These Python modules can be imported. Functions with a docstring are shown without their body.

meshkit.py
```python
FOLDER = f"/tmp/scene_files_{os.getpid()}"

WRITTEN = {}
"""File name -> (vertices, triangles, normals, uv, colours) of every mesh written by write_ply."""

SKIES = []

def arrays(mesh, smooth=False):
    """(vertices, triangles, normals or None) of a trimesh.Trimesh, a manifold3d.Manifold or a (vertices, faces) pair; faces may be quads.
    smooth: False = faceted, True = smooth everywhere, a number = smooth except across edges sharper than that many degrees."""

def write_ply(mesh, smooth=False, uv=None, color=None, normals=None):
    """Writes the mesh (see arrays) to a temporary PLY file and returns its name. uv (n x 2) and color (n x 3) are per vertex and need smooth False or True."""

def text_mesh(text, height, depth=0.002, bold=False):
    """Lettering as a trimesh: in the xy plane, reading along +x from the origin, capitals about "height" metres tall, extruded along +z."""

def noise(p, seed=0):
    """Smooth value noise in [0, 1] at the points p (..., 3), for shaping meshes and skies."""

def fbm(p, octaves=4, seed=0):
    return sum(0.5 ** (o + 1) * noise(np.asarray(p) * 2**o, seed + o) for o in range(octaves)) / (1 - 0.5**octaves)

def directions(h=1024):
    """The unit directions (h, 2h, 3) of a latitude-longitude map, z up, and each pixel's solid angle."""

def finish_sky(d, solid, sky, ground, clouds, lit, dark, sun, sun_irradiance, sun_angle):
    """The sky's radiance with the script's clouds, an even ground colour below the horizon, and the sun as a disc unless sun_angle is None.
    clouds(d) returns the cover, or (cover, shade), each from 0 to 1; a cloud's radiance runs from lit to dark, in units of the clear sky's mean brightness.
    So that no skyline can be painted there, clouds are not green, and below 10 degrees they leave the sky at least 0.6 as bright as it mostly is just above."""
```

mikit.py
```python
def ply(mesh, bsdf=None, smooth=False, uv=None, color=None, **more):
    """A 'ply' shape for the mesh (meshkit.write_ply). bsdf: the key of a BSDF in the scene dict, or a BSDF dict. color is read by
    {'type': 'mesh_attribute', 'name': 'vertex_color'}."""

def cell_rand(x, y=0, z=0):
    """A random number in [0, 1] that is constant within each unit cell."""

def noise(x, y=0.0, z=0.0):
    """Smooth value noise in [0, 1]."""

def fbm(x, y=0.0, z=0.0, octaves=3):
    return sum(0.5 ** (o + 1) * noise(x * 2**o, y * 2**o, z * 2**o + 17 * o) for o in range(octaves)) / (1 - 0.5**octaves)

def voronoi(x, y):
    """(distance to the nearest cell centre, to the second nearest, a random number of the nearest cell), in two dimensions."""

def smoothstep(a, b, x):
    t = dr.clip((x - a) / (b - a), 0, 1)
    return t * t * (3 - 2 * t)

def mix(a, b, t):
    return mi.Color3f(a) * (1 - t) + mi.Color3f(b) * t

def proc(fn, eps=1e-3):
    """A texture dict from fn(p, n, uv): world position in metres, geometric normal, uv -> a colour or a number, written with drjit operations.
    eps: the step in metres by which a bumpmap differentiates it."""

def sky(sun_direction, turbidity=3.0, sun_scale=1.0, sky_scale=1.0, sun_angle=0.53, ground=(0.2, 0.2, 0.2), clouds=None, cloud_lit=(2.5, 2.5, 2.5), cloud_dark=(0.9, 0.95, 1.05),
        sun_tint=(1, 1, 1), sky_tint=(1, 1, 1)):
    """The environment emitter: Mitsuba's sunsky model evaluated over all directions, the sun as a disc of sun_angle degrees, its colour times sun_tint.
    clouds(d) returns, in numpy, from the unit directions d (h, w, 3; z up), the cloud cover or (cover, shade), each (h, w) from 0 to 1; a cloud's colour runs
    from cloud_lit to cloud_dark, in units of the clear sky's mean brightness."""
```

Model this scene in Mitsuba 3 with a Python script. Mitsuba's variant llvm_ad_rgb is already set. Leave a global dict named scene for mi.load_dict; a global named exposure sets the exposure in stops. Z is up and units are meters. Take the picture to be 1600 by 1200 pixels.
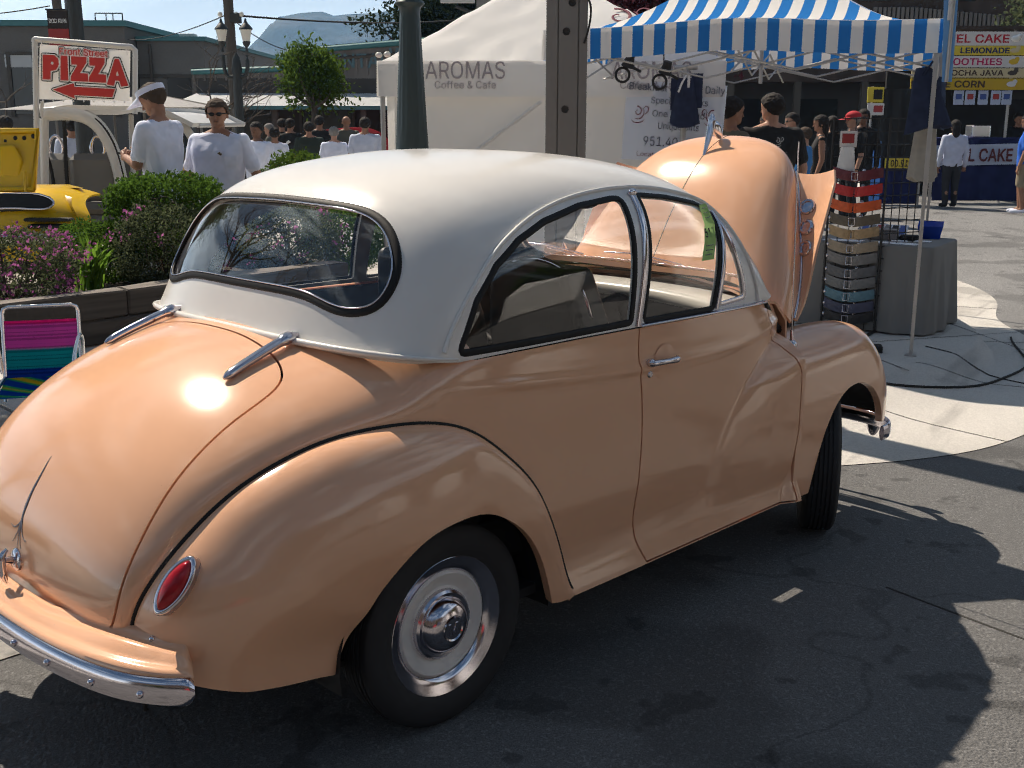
import math, random
import numpy as np, trimesh, shapely
import drjit as dr
import mitsuba as mi
import mikit, meshkit
from mikit import proc, noise, fbm, voronoi, cell_rand, smoothstep, mix
from scipy.interpolate import make_interp_spline, PchipInterpolator
from shapely.geometry import Polygon, LineString, Point
import manifold3d as m3

T = mi.ScalarTransform4f
PI = math.pi
scene, labels = {}, {}

# ---------------------------------------------------------------- camera, sky, exposure
CAM_Z, PITCH, ROLL, FOV = 1.6931, math.radians(13.342), math.radians(0.1175), 49.525
_f = np.array([0, math.cos(PITCH), -math.sin(PITCH)])
_r = np.array([1.0, 0, 0])
_u = np.cross(_r, _f)
_up = -math.sin(ROLL) * _r + math.cos(ROLL) * _u
scene['camera'] = {'type': 'perspective', 'fov': FOV, 'fov_axis': 'x', 'near_clip': 0.05, 'far_clip': 9000.0,
                   'to_world': T().look_at(origin=[0, 0, CAM_Z], target=[0, float(_f[1]), CAM_Z + float(_f[2])], up=[float(v) for v in _up])}
exposure = 2.27
SUN = (-0.4355, 0.456, 0.78)


def milky(d):
    """Thin bright haze low over the horizon all round, thinning upwards, with faint high wisps."""
    az = np.arctan2(d[..., 0], d[..., 1])
    el = np.arcsin(np.clip(d[..., 2], -1, 1))
    q = np.stack([np.cos(az) * 3 + el * 5, el * 16 - np.sin(az) * 3.0, 0 * az], -1)
    c = meshkit.fbm(q + 3.1, 4, seed=5)
    low = np.exp(-np.maximum(el, 0) / math.radians(9))
    return np.clip(0.95 * low + np.clip((c - 0.5) * 1.6, -0.12, 0.3) * (0.4 + 0.6 * (1 - low)), 0, 0.95)


scene['sky'] = mikit.sky(SUN, turbidity=3.0, sky_scale=0.24, sun_tint=(0.95, 1.0, 1.10), clouds=milky, cloud_lit=(19.0, 20.4, 20.4))

# ---------------------------------------------------------------- helpers
_count = {}


def unique(name):
    n = _count.get(name, -1) + 1
    _count[name] = n
    return name if n == 0 else f'{name}_{n:03d}'


class S:
    """An open or closed triangle surface with its own smooth normals."""

    def __init__(s, v, f, n=None):
        s.v, s.f = np.asarray(v, float), np.asarray(f, int)
        s.n = vnormals(s.v, s.f) if n is None else np.asarray(n, float)

    def mir(s):
        k = np.array([1, -1, 1])
        return S(s.v * k, s.f[:, ::-1], s.n * k)

    def move(s, m):
        m = np.asarray(m, float)
        r = m[:3, :3]
        n = s.n @ np.linalg.inv(r)
        n /= np.maximum(np.linalg.norm(n, axis=1, keepdims=True), 1e-12)
        return S(s.v @ r.T + m[:3, 3], s.f, n)


def vnormals(v, f):
    n, fn = np.zeros_like(v), np.cross(v[f[:, 1]] - v[f[:, 0]], v[f[:, 2]] - v[f[:, 0]])
    for k in range(3):
        np.add.at(n, f[:, k], fn)
    return n / np.maximum(np.linalg.norm(n, axis=1, keepdims=True), 1e-12)


def join(*parts):
    parts = [p for p in parts if p is not None and len(p.f)]
    v, f, n, at = [], [], [], 0
    for p in parts:
        v.append(p.v); f.append(p.f + at); n.append(p.n); at += len(p.v)
    return S(np.vstack(v), np.vstack(f), np.vstack(n))


def from_mesh(m, smooth=30):
    v, f, n = meshkit.arrays(m, smooth)
    if n is None:
        v2 = v[f].reshape(-1, 3)
        f2 = np.arange(len(v2)).reshape(-1, 3)
        return S(v2, f2)
    return S(v, f, n)


def grid_faces(nu, nv, closed_u=False, closed_v=False):
    i, j = np.meshgrid(np.arange(nu - (not closed_u)), np.arange(nv - (not closed_v)), indexing='ij')
    i2, j2 = (i + 1) % nu, (j + 1) % nv
    a, b, c, d = i * nv + j, i2 * nv + j, i2 * nv + j2, i * nv + j2
    q = np.stack([a, b, c, d], -1).reshape(-1, 4)
    return np.vstack([q[:, [0, 1, 2]], q[:, [0, 2, 3]]])


def grid(p, closed_u=False, closed_v=False):
    p = np.asarray(p, float)
    return S(p.reshape(-1, 3), grid_faces(p.shape[0], p.shape[1], closed_u, closed_v))


def clip(s, d):
    """Keeps the side where d <= 0, cutting the triangles along d = 0."""
    d = np.where(np.abs(d) < 1e-7, 1e-7, d)
    f = s.f
    ins = d[f] < 0
    cnt = ins.sum(1)
    v, n, out = [s.v], [s.n], [f[cnt == 3]]
    at = len(s.v)
    cache = {}
    nv, nn, ne = [], [], []

    def cut(a, b):
        nonlocal at
        k = (a, b) if a < b else (b, a)
        if k not in cache:
            t = d[k[0]] / (d[k[0]] - d[k[1]])
            nv.append(s.v[k[0]] * (1 - t) + s.v[k[1]] * t)
            nn.append(s.n[k[0]] * (1 - t) + s.n[k[1]] * t)
            cache[k] = at
            at += 1
        return cache[k]

    for tri, i3 in zip(f[(cnt == 1) | (cnt == 2)].tolist(), ins[(cnt == 1) | (cnt == 2)].tolist()):
        if sum(i3) == 1:
            k = i3.index(True)
            a, b, c = tri[k], tri[(k + 1) % 3], tri[(k + 2) % 3]
            ne.append((a, cut(a, b), cut(a, c)))
        else:
            k = i3.index(False)
            a, b, c = tri[k], tri[(k + 1) % 3], tri[(k + 2) % 3]
            p, q = cut(a, b), cut(a, c)
            ne += [(p, b, c), (p, c, q)]
    if nv:
        v.append(np.array(nv)); n.append(np.array(nn)); out.append(np.array(ne))
    v, n, f = np.vstack(v), np.vstack(n), np.vstack(out)
    used = np.unique(f)
    re = np.full(len(v), -1)
    re[used] = np.arange(len(used))
    n = n[used]
    return S(v[used], re[f], n / np.maximum(np.linalg.norm(n, axis=1, keepdims=True), 1e-12))


def sd(poly, xy):
    """Signed distance of points to a polygon: below zero inside."""
    pts = shapely.points(xy)
    dist = shapely.distance(poly.exterior, pts)
    return np.where(shapely.contains_xy(poly, xy[:, 0], xy[:, 1]), -dist, dist)


def boundary_loops(s):
    e = np.vstack([s.f[:, [0, 1]], s.f[:, [1, 2]], s.f[:, [2, 0]]])
    k = np.sort(e, 1)
    _, idx, cnt = np.unique(k, axis=0, return_index=True, return_counts=True)
    return e[idx[cnt == 1]]


def weld(s, tol=1e-6):
    q = np.round(s.v / tol).astype(np.int64)
    _, first, inv = np.unique(q, axis=0, return_index=True, return_inverse=True)
    inv = inv.ravel()
    f = inv[s.f]
    f = f[(f[:, 0] != f[:, 1]) & (f[:, 1] != f[:, 2]) & (f[:, 0] != f[:, 2])]
    return S(s.v[first], f, s.n[first])


def rim(s, depth, sign=-1.0):
    """A strip turned in along the open edges: the edge of a sheet metal panel."""
    e = boundary_loops(s)
    if not len(e):
        return s
    a, b = s.v[e[:, 0]], s.v[e[:, 1]]
    na, nb = s.n[e[:, 0]] * sign * depth, s.n[e[:, 1]] * sign * depth
    v = np.stack([a, b, b + nb, a + na], 1).reshape(-1, 3)
    i = np.arange(len(e)) * 4
    f = np.vstack([np.stack([i, i + 1, i + 2], 1), np.stack([i, i + 2, i + 3], 1)])
    return join(s, S(v, f))


def spline(pts, m, closed=False, k=3):
    pts = np.asarray(pts, float)
    if closed:
        pts = np.vstack([pts, pts[:1]])
    d = np.r_[0, np.cumsum(np.linalg.norm(np.diff(pts, axis=0), axis=1) ** 0.6)]
    if closed:
        sp = make_interp_spline(d, pts, k=k, bc_type='periodic')
        return sp(np.linspace(0, d[-1], m, endpoint=False))
    sp = make_interp_spline(d, pts, k=min(k, len(pts) - 1))
    return sp(np.linspace(0, d[-1], m))


def frames(p, up=(0, 0, 1), closed=False):
    t = (np.roll(p, -1, 0) - np.roll(p, 1, 0)) if closed else np.gradient(p, axis=0)
    t /= np.maximum(np.linalg.norm(t, axis=1, keepdims=True), 1e-12)
    a = np.cross(t, np.broadcast_to(up, p.shape))
    bad = np.linalg.norm(a, axis=1) < 1e-3
    a[bad] = np.cross(t[bad], [1, 0.2, 0])
    a /= np.linalg.norm(a, axis=1, keepdims=True)
    return t, a, np.cross(a, t)


def tube(p, r, sides=8, closed=False, up=(0, 0, 1), flat=(1.0, 1.0), cap=True):
    """A round (or flattened) bar along a polyline; r may vary along it. up may be a normal per point."""
    p = np.asarray(p, float)
    r = np.broadcast_to(r, (len(p),))
    t, a, b = frames(p, up, closed)
    g = np.arange(sides) * 2 * PI / sides
    v = p[:, None] + r[:, None, None] * (np.cos(g)[None, :, None] * a[:, None] * flat[0] + np.sin(g)[None, :, None] * b[:, None] * flat[1])
    s = S(v.reshape(-1, 3), grid_faces(len(p), sides, closed, True)[:, ::-1])
    if cap and not closed:
        for k, rev in ((0, False), (len(p) - 1, True)):
            c = v[k]
            fan = np.array([[0, i, i + 1] for i in range(1, sides - 1)])
            s = join(s, S(c, fan[:, ::-1] if rev else fan))
    return s


def bar(a, b, r, sides=8, r2=None):
    return tube(np.array([a, b], float), np.array([r, r if r2 is None else r2]), sides)


def lathe(prof, sides=32, axis='z'):
    prof = np.asarray(prof, float)
    g = np.arange(sides) * 2 * PI / sides
    p = np.stack([prof[:, 0][:, None] * np.cos(g), prof[:, 0][:, None] * np.sin(g), np.repeat(prof[:, 1][:, None], sides, 1)], -1)
    if axis == 'y':
        p = np.stack([p[..., 0], -p[..., 2], p[..., 1]], -1)
    if axis == 'x':
        p = np.stack([p[..., 2], p[..., 0], p[..., 1]], -1)
    v, f = p.reshape(-1, 3), grid_faces(len(prof), sides, False, True)
    a = np.cross(v[f[:, 1]] - v[f[:, 0]], v[f[:, 2]] - v[f[:, 0]])
    f = f[np.linalg.norm(a, axis=1) > 1e-12]
    return from_mesh(trimesh.Trimesh(v, f, process=False), 35)


def box(x0, x1, y0, y1, z0, z1, bev=0.0):
    if bev <= 0:
        m = trimesh.creation.box(extents=(x1 - x0, y1 - y0, z1 - z0))
        m.apply_translation(((x0 + x1) / 2, (y0 + y1) / 2, (z0 + z1) / 2))
        return from_mesh(m, False)
    h = np.array([x1 - x0, y1 - y0, z1 - z0]) / 2
    c = np.array([x0 + x1, y0 + y1, z0 + z1]) / 2
    b = min(bev, *(h * 0.95))
    pts = []
    for sx in (-1, 1):
        for sy in (-1, 1):
            for sz in (-1, 1):
                q = np.array([sx, sy, sz])
                for k in range(3):
                    w = h - b
                    w[k] = h[k]
                    pts.append(c + q * w)
    return from_mesh(trimesh.convex.convex_hull(np.array(pts)), False)


def prism(poly, depth):
    """A shapely polygon extruded by depth along +z."""
    gs = getattr(poly, 'geoms', [poly])
    return join(*[from_mesh(trimesh.creation.extrude_polygon(g, depth, engine='earcut'), False) for g in gs])


def ellipsoid(c, r, rings=12):
    m = trimesh.creation.uv_sphere(1.0, count=[rings, 2 * rings])
    return from_mesh(trimesh.Trimesh(m.vertices * np.asarray(r) + np.asarray(c), m.faces, process=False), True)


def mat(loc=(0, 0, 0), rz=0.0, rx=0.0, ry=0.0, sc=1.0):
    def R(a, i, j):
        m = np.eye(4)
        m[i, i] = m[j, j] = math.cos(a)
        m[i, j], m[j, i] = -math.sin(a), math.sin(a)
        return m
    m = R(rz, 0, 1) @ R(ry, 2, 0) @ R(rx, 1, 2)
    m[:3, :3] *= sc
    m[:3, 3] = loc
    return m


def write(s, bsdf, m=None, **more):
    path = meshkit.write_ply((s.v, s.f), False, None, None, normals=s.n)
    d = {'type': 'ply', 'filename': path, 'face_normals': False, 'bsdf': {'type': 'ref', 'id': bsdf}, **more}
    if m is not None:
        d['to_world'] = T(np.asarray(m, float).tolist())
    return d


def tag(key, label=None, cat=None, group=None, kind=None):
    d = {}
    if label: d['label'] = label
    if cat: d['category'] = cat
    if group: d['group'] = group
    if kind: d['kind'] = kind
    labels[key] = d
    return key


def solo(name, s, bsdf, label, cat, group=None, m=None, kind=None):
    """A thing that is one mesh."""
    key = unique(name)
    scene[key] = write(s, bsdf, m)
    return tag(key, label, cat, group, kind)


def thing(name, label, cat, group=None):
    return tag(unique(name), label, cat, group)


def part(owner, name, s, bsdf, m=None, label=None, kind=None):
    key = unique(f'{owner}__{name}')
    scene[key] = write(s, bsdf, m)
    if label or kind:
        tag(key, label, kind=kind)
    return key


def copy_thing(src, name, label, cat, group, m):
    key = thing(name, label, cat, group)
    for k in [k for k in scene if k.startswith(src + '__')]:
        old = scene[k].get('_m', np.eye(4))
        scene[key + k[len(src):]] = {**scene[k], 'to_world': T(np.asarray(m, float).tolist())}
    return key


def struct(name, s, bsdf, kind='structure', label=None, m=None):
    key = unique(name)
    scene[key] = write(s, bsdf, m)
    return tag(key, label, kind=kind)


# ---------------------------------------------------------------- materials
def rgb(*c):
    return {'type': 'rgb', 'value': list(c)}


def two(d):
    return {'type': 'twosided', 'b': d}


def mat_p(name, color, rough=0.6, metallic=0.0, spec=0.5, clear=0.0, **more):
    c = proc(color) if callable(color) else rgb(*color)
    scene[name] = two({'type': 'principled', 'base_color': c, 'roughness': rough, 'metallic': metallic, 'specular': spec,
                       **({'clearcoat': clear, 'clearcoat_gloss': 0.95} if clear else {}), **more})
    return name


def bump(name, inner, fn, scale, eps=1e-3):
    scene[name] = two({'type': 'bumpmap', 'arbitrary': proc(fn, eps), 'scale': scale, 'b': inner})
    return name


def gloss(name, color, alpha=0.05, ior=1.5):
    c = proc(color) if callable(color) else rgb(*color)
    scene[name] = two({'type': 'roughplastic', 'diffuse_reflectance': c, 'alpha': alpha, 'int_ior': ior, 'nonlinear': False, 'distribution': 'ggx'})
    return name


def tint(c, amt, f):
    """Base colour c with a gentle noise of +-amt at f cycles per metre."""
    return lambda p, n, uv: mi.Color3f(*c) * (1 + amt * (2 * fbm(p.x * f, p.y * f, p.z * f) - 1))


PEACH = (0.78, 0.44, 0.265)
gloss('peach_paint', PEACH, 0.013, 1.68)
gloss('cream_paint', (0.77, 0.75, 0.71), 0.035, 1.55)
scene['chrome'] = two({'type': 'roughconductor', 'material': 'Cr', 'alpha': 0.03, 'specular_reflectance': 1.0})
scene['steel'] = two({'type': 'roughconductor', 'material': 'Al', 'alpha': 0.18})
mat_p('rubber', (0.013, 0.013, 0.014), 0.6, spec=0.25)
mat_p('tyre_rubber', (0.020, 0.020, 0.021), 0.75)
mat_p('black', (0.012, 0.012, 0.012), 0.7)
mat_p('seam_shadow', (0.02, 0.013, 0.01), 0.6)
scene['pane'] = {'type': 'thindielectric', 'int_ior': 1.52}

# ---------------------------------------------------------------- the parked car (car frame: x forward, y left, z up)
CAR = mat((-0.6727, 3.3834, 0), math.radians(45.4955))


def interp(ctrl, m, k=3):
    """ctrl rows -> m rows along a cubic through them."""
    return spline(ctrl, m, k=k)


def cross_grid(C, E, nexp, nu, nv, lower=None):
    """Sections from the centreline curve C to the side curve E, each a quarter superellipse."""
    CE = spline(np.hstack([C, E, np.asarray(nexp)[:, None]]), nu)
    c, e, n = CE[:, :3], CE[:, 3:6], np.maximum(CE[:, 6], 1.7)
    psi = np.linspace(0, PI / 2, nv)
    sn, cs = np.sin(psi), np.cos(psi)
    r = (np.abs(cs)[None] ** n[:, None] + np.abs(sn)[None] ** n[:, None]) ** (-1 / n[:, None])
    a, b = (r * sn)[..., None], (r * cs)[..., None]
    p = e[:, None] * (1 - b) + c[:, None] * b
    p[..., 1] = e[:, None, 1] * a[..., 0] + c[:, None, 1] * (1 - a[..., 0])
    return p


# lower body and boot: (centre x, centre z, side x, side y, side z, exponent)
TUB = np.array([
    (-0.840, 0.39, -0.800, -0.465, 0.38, 2.8),
    (-0.893, 0.50, -0.830, -0.49, 0.48, 2.7),
    (-0.900, 0.57, -0.826, -0.505, 0.56, 2.6),
    (-0.865, 0.70, -0.773, -0.535, 0.657, 2.3),
    (-0.785, 0.830, -0.695, -0.555, 0.737, 2.1),
    (-0.675, 0.94, -0.592, -0.58, 0.816, 1.9),
    (-0.54, 1.022, -0.462, -0.609, 0.876, 1.85),
    (-0.39, 1.082, -0.331, -0.634, 0.908, 1.85),
    (-0.24, 1.115, -0.187, -0.66, 0.915, 2.05),
    (-0.10, 1.14, -0.054, -0.686, 0.904, 2.8),
    (0.04, 1.16, 0.075, -0.709, 0.86, 4.5),
    (0.15, 1.175, 0.20, -0.725, 0.765, 6.0),
    (0.25, 1.175, 0.30, -0.734, 0.68, 7.0),
    (0.42, 1.175, 0.44, -0.736, 0.62, 8.0),
    (0.62, 1.175, 0.63, -0.737, 0.62, 8.0),
    (0.85, 1.17, 0.85, -0.737, 0.62, 8.0),
    (1.10, 1.165, 1.10, -0.733, 0.62, 8.0),
    (1.35, 1.155, 1.35, -0.722, 0.62, 7.5),
    (1.56, 1.14, 1.56, -0.695, 0.62, 7.0),
    (1.76, 1.10, 1.76, -0.640, 0.62, 6.5)])
LOWZ = np.array([0.62, 0.56, 0.50, 0.44, 0.40, 0.36, 0.33, 0.30, 0.27, 0.24])
LOWY = np.array([0, 0.001, -0.004, -0.012, -0.016, -0.014, -0.008, 0.004, 0.014, 0.018])
_low = PchipInterpolator(LOWZ[::-1], LOWY[::-1])


def smin(a, k):
    return np.where(a > 0, a, 0)


def door_bulge(x, z):
    """How far the tail of the front wing stands out of the door skin."""
    zs = np.array([0.20, 0.30, 0.37, 0.43, 0.54, 0.66, 0.76, 0.83, 0.875, 0.90])
    xs = np.array([1.30, 1.245, 1.215, 1.20, 1.225, 1.315, 1.42, 1.53, 1.64, 1.75])
    xe = np.interp(z, zs, xs, right=2.2)
    slope = np.interp(z, zs, np.gradient(xs, zs))
    d = (x - xe) / np.sqrt(1 + slope ** 2)
    t = np.clip(d / 0.17, 0, 1)
    h = np.where(d > 0, (1 - (1 - t) ** 2.2) ** 0.70, 0)
    top = np.clip((x - 1.16) / (1.75 - 1.16), 0, 1)
    body = np.interp(x, [1.10, 1.35, 1.56, 1.76], [0.733, 0.722, 0.695, 0.640])
    kk = np.clip((0.60 - z) / 0.26, 0, 1)
    body = body + kk * kk * (3 - 2 * kk) * (0.737 - body)
    full = 0.757 + 0.017 * top
    sill = np.clip((z - 0.27) / 0.15, 0, 1)
    sill = np.maximum(sill * sill * (3 - 2 * sill), np.clip((x - 1.665) / 0.065, 0, 1))
    return h * np.maximum(full - body, 0.0) * (0.35 + 0.65 * top ** 0.5) * sill


def make_tub():
    C = np.stack([TUB[:, 0], 0 * TUB[:, 0], TUB[:, 1]], 1)
    E = TUB[:, 2:5]
    p = cross_grid(C, E, TUB[:, 5], 300, 110)
    nlow = 46
    e = p[:, -1]
    tt = np.linspace(0, 1, nlow + 1)[1:]
    z = e[:, None, 2] + (0.24 - e[:, None, 2]) * tt
    y = e[:, None, 1] - np.where(z < 0.62, _low(np.clip(z, 0.24, 0.62)), 0)
    k = np.clip((0.60 - z) / 0.26, 0, 1)
    k = k * k * (3 - 2 * k)
    y = np.where(e[:, None, 0] > 0.9, y + k * (-0.737 - e[:, None, 1]), y)
    low = np.stack([np.repeat(e[:, None, 0], nlow, 1), y, z], -1)
    p = np.concatenate([p, low], 1)
    side = p[..., 0] > 1.1
    wx = np.array([-0.3, 0.0, 0.22, 0.48, 0.79, 1.145, 1.355, 1.60, 1.76])
    wz = np.interp(p[..., 0], wx, [0.985, 0.984, 0.974, 0.951, 0.929, 0.920, 0.922, 0.943, 0.955])
    fade = np.clip((p[..., 0] + 0.02) / 0.25, 0, 1)
    dz = (p[..., 2] - wz) / 0.016
    bead = np.where(np.abs(dz) < 2.2, np.exp(-dz ** 2) * 0.009, 0) * fade
    p[..., 1] -= np.where(p[..., 1] < -0.5, bead, 0)
    p[..., 1] -= np.where(side & (p[..., 1] < -0.4), door_bulge(p[..., 0], p[..., 2]), 0)
    return grid(p)


# roof dome and pillars: rows as in TUB
ROOF = np.array([
    (-0.235, 1.095, 0.05, -0.695, 1.057, 2.7),
    (-0.200, 1.180, 0.09, -0.700, 1.059, 2.65),
    (-0.135, 1.330, 0.15, -0.706, 1.061, 2.65),
    (-0.050, 1.455, 0.24, -0.712, 1.063, 2.75),
    (0.10, 1.538, 0.35, -0.716, 1.064, 2.95),
    (0.34, 1.580, 0.52, -0.717, 1.064, 3.15),
    (0.62, 1.598, 0.72, -0.717, 1.062, 3.3),
    (0.90, 1.588, 0.93, -0.714, 1.058, 3.4),
    (1.14, 1.556, 1.14, -0.709, 1.054, 3.4),
    (1.33, 1.502, 1.32, -0.702, 1.051, 3.3),
    (1.455, 1.425, 1.44, -0.694, 1.048, 3.2),
    (1.60, 1.290, 1.53, -0.685, 1.046, 3.1),
    (1.71, 1.160, 1.575, -0.675, 1.044, 3.0),
    (1.785, 1.080, 1.605, -0.668, 1.042, 3.0)])


def make_roof():
    C = np.stack([ROOF[:, 0], 0 * ROOF[:, 0], ROOF[:, 1]], 1)
    return grid(cross_grid(C, ROOF[:, 2:5], ROOF[:, 5], 260, 110))


# rear wing: seam with the body (x, y, z), how far it stands out, where along the way to the hub it is fullest
SEAM = np.array([
    (0.500, -0.742, 0.245), (0.455, -0.735, 0.32), (0.425, -0.728, 0.42), (0.35, -0.733, 0.583), (0.28, -0.733, 0.685), (0.20, -0.725, 0.765), (0.075, -0.709, 0.86),
    (-0.054, -0.686, 0.904), (-0.187, -0.66, 0.915), (-0.331, -0.634, 0.908), (-0.462, -0.609, 0.876), (-0.592, -0.58, 0.816), (-0.695, -0.555, 0.737),
    (-0.773, -0.535, 0.657), (-0.826, -0.505, 0.56), (-0.835, -0.485, 0.47), (-0.815, -0.47, 0.37), (-0.80, -0.46, 0.25), (-0.78, -0.45, 0.12), (-0.74, -0.45, -0.05)])
OUT = np.array([0.012, 0.02, 0.028, 0.040, 0.047, 0.054, 0.082, 0.118, 0.150, 0.175, 0.195, 0.212, 0.222, 0.230, 0.235, 0.235, 0.24, 0.245, 0.25, 0.25])
FULL = np.array([0.10, 0.12, 0.16, 0.22, 0.27, 0.30, 0.35, 0.40, 0.43, 0.44, 0.44, 0.42, 0.37, 0.32, 0.27, 0.24, 0.22, 0.20, 0.18, 0.18])


def make_rear_wing():
    q = spline(np.hstack([SEAM, OUT[:, None], FULL[:, None]]), 260)
    s, out, full = q[:, :3], q[:, 3], q[:, 4]
    hub = np.array([0.0, -0.75, 0.34])
    k = hub[None] - s
    k[:, 1] = 0
    psi = np.linspace(0, PI / 2, 60)
    n = 2.0
    r = (np.cos(psi) ** n + np.sin(psi) ** n) ** (-1 / n)
    a, b = r * np.sin(psi), r * np.cos(psi)
    p = s[:, None] + k[:, None] * (full[:, None] * (1 - b))[..., None]
    p[..., 1] = s[:, None, 1] - out[:, None] * a
    tt = np.linspace(0, 1, 41)[1:]
    e = p[:, -1]
    q2 = e[:, None] + (k * (1 - full)[:, None] * 0.75)[:, None] * tt[None, :, None]
    q2[..., 1] = e[:, None, 1] + 0.026 * tt[None] ** 1.6
    return grid(np.concatenate([p, q2], 1))


ARCH_R = Polygon(spline([(0.40, 0.20), (0.362, 0.30), (0.325, 0.41), (0.22, 0.55), (0.09, 0.635), (-0.04, 0.66), (-0.175, 0.638), (-0.285, 0.55), (-0.355, 0.42), (-0.395, 0.31), (-0.42, 0.20)], 80).tolist() + [(-0.42, 0.0), (0.40, 0.0)])
BOT_R = Polygon([(-1.5, 0.46), (-0.86, 0.425), (-0.77, 0.395), (-0.66, 0.36), (-0.555, 0.335), (-0.45, 0.315), (-0.37, 0.295), (0.3, 0.262), (0.6, 0.262), (0.6, -0.5), (-1.5, -0.5)])

# front wing: x, crest z, outer half width, middle y
FW = np.array([
    (1.731, 0.872, 0.205, -0.562), (1.90, 0.870, 0.210, -0.562), (2.05, 0.872, 0.212, -0.562), (2.20, 0.874, 0.213, -0.562), (2.33, 0.868, 0.211, -0.562), (2.43, 0.848, 0.205, -0.560),
    (2.49, 0.810, 0.194, -0.556), (2.545, 0.755, 0.176, -0.552), (2.59, 0.690, 0.150, -0.55), (2.615, 0.63, 0.115, -0.55), (2.63, 0.57, 0.06, -0.55), (2.633, 0.54, 0.01, -0.55)])


def make_front_wing():
    q = spline(FW, 160)
    a = np.linspace(-0.95, PI / 2, 70)
    zc = 0.50 + 0 * q[:, 0]
    zc = np.minimum(zc, q[:, 1] - 0.03)
    n = 2.3
    ca, sa = np.cos(a), np.sin(a)
    r = (np.abs(ca) ** n + np.abs(sa) ** n) ** (-1 / n)
    up, outw = r * ca, r * sa
    w = np.where(outw > 0, 1.0, 0.85)
    p = np.stack([np.repeat(q[:, :1], len(a), 1), q[:, 3:4] - q[:, 2:3] * outw * w, zc[:, None] + (q[:, 1] - zc)[:, None] * np.where(outw > 0, up, 1 - (1 - up) * 0.6)], -1)
    tt = np.linspace(0, 1, 31)[1:]
    e = p[:, -1]
    z = e[:, None, 2] + (0.24 - e[:, None, 2]) * tt
    low = np.stack([np.repeat(e[:, None, 0], 30, 1), np.repeat(e[:, None, 1], 30, 1) + 0.012 * tt[None] ** 2, z], -1)
    return grid(np.concatenate([p, low], 1))


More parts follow.
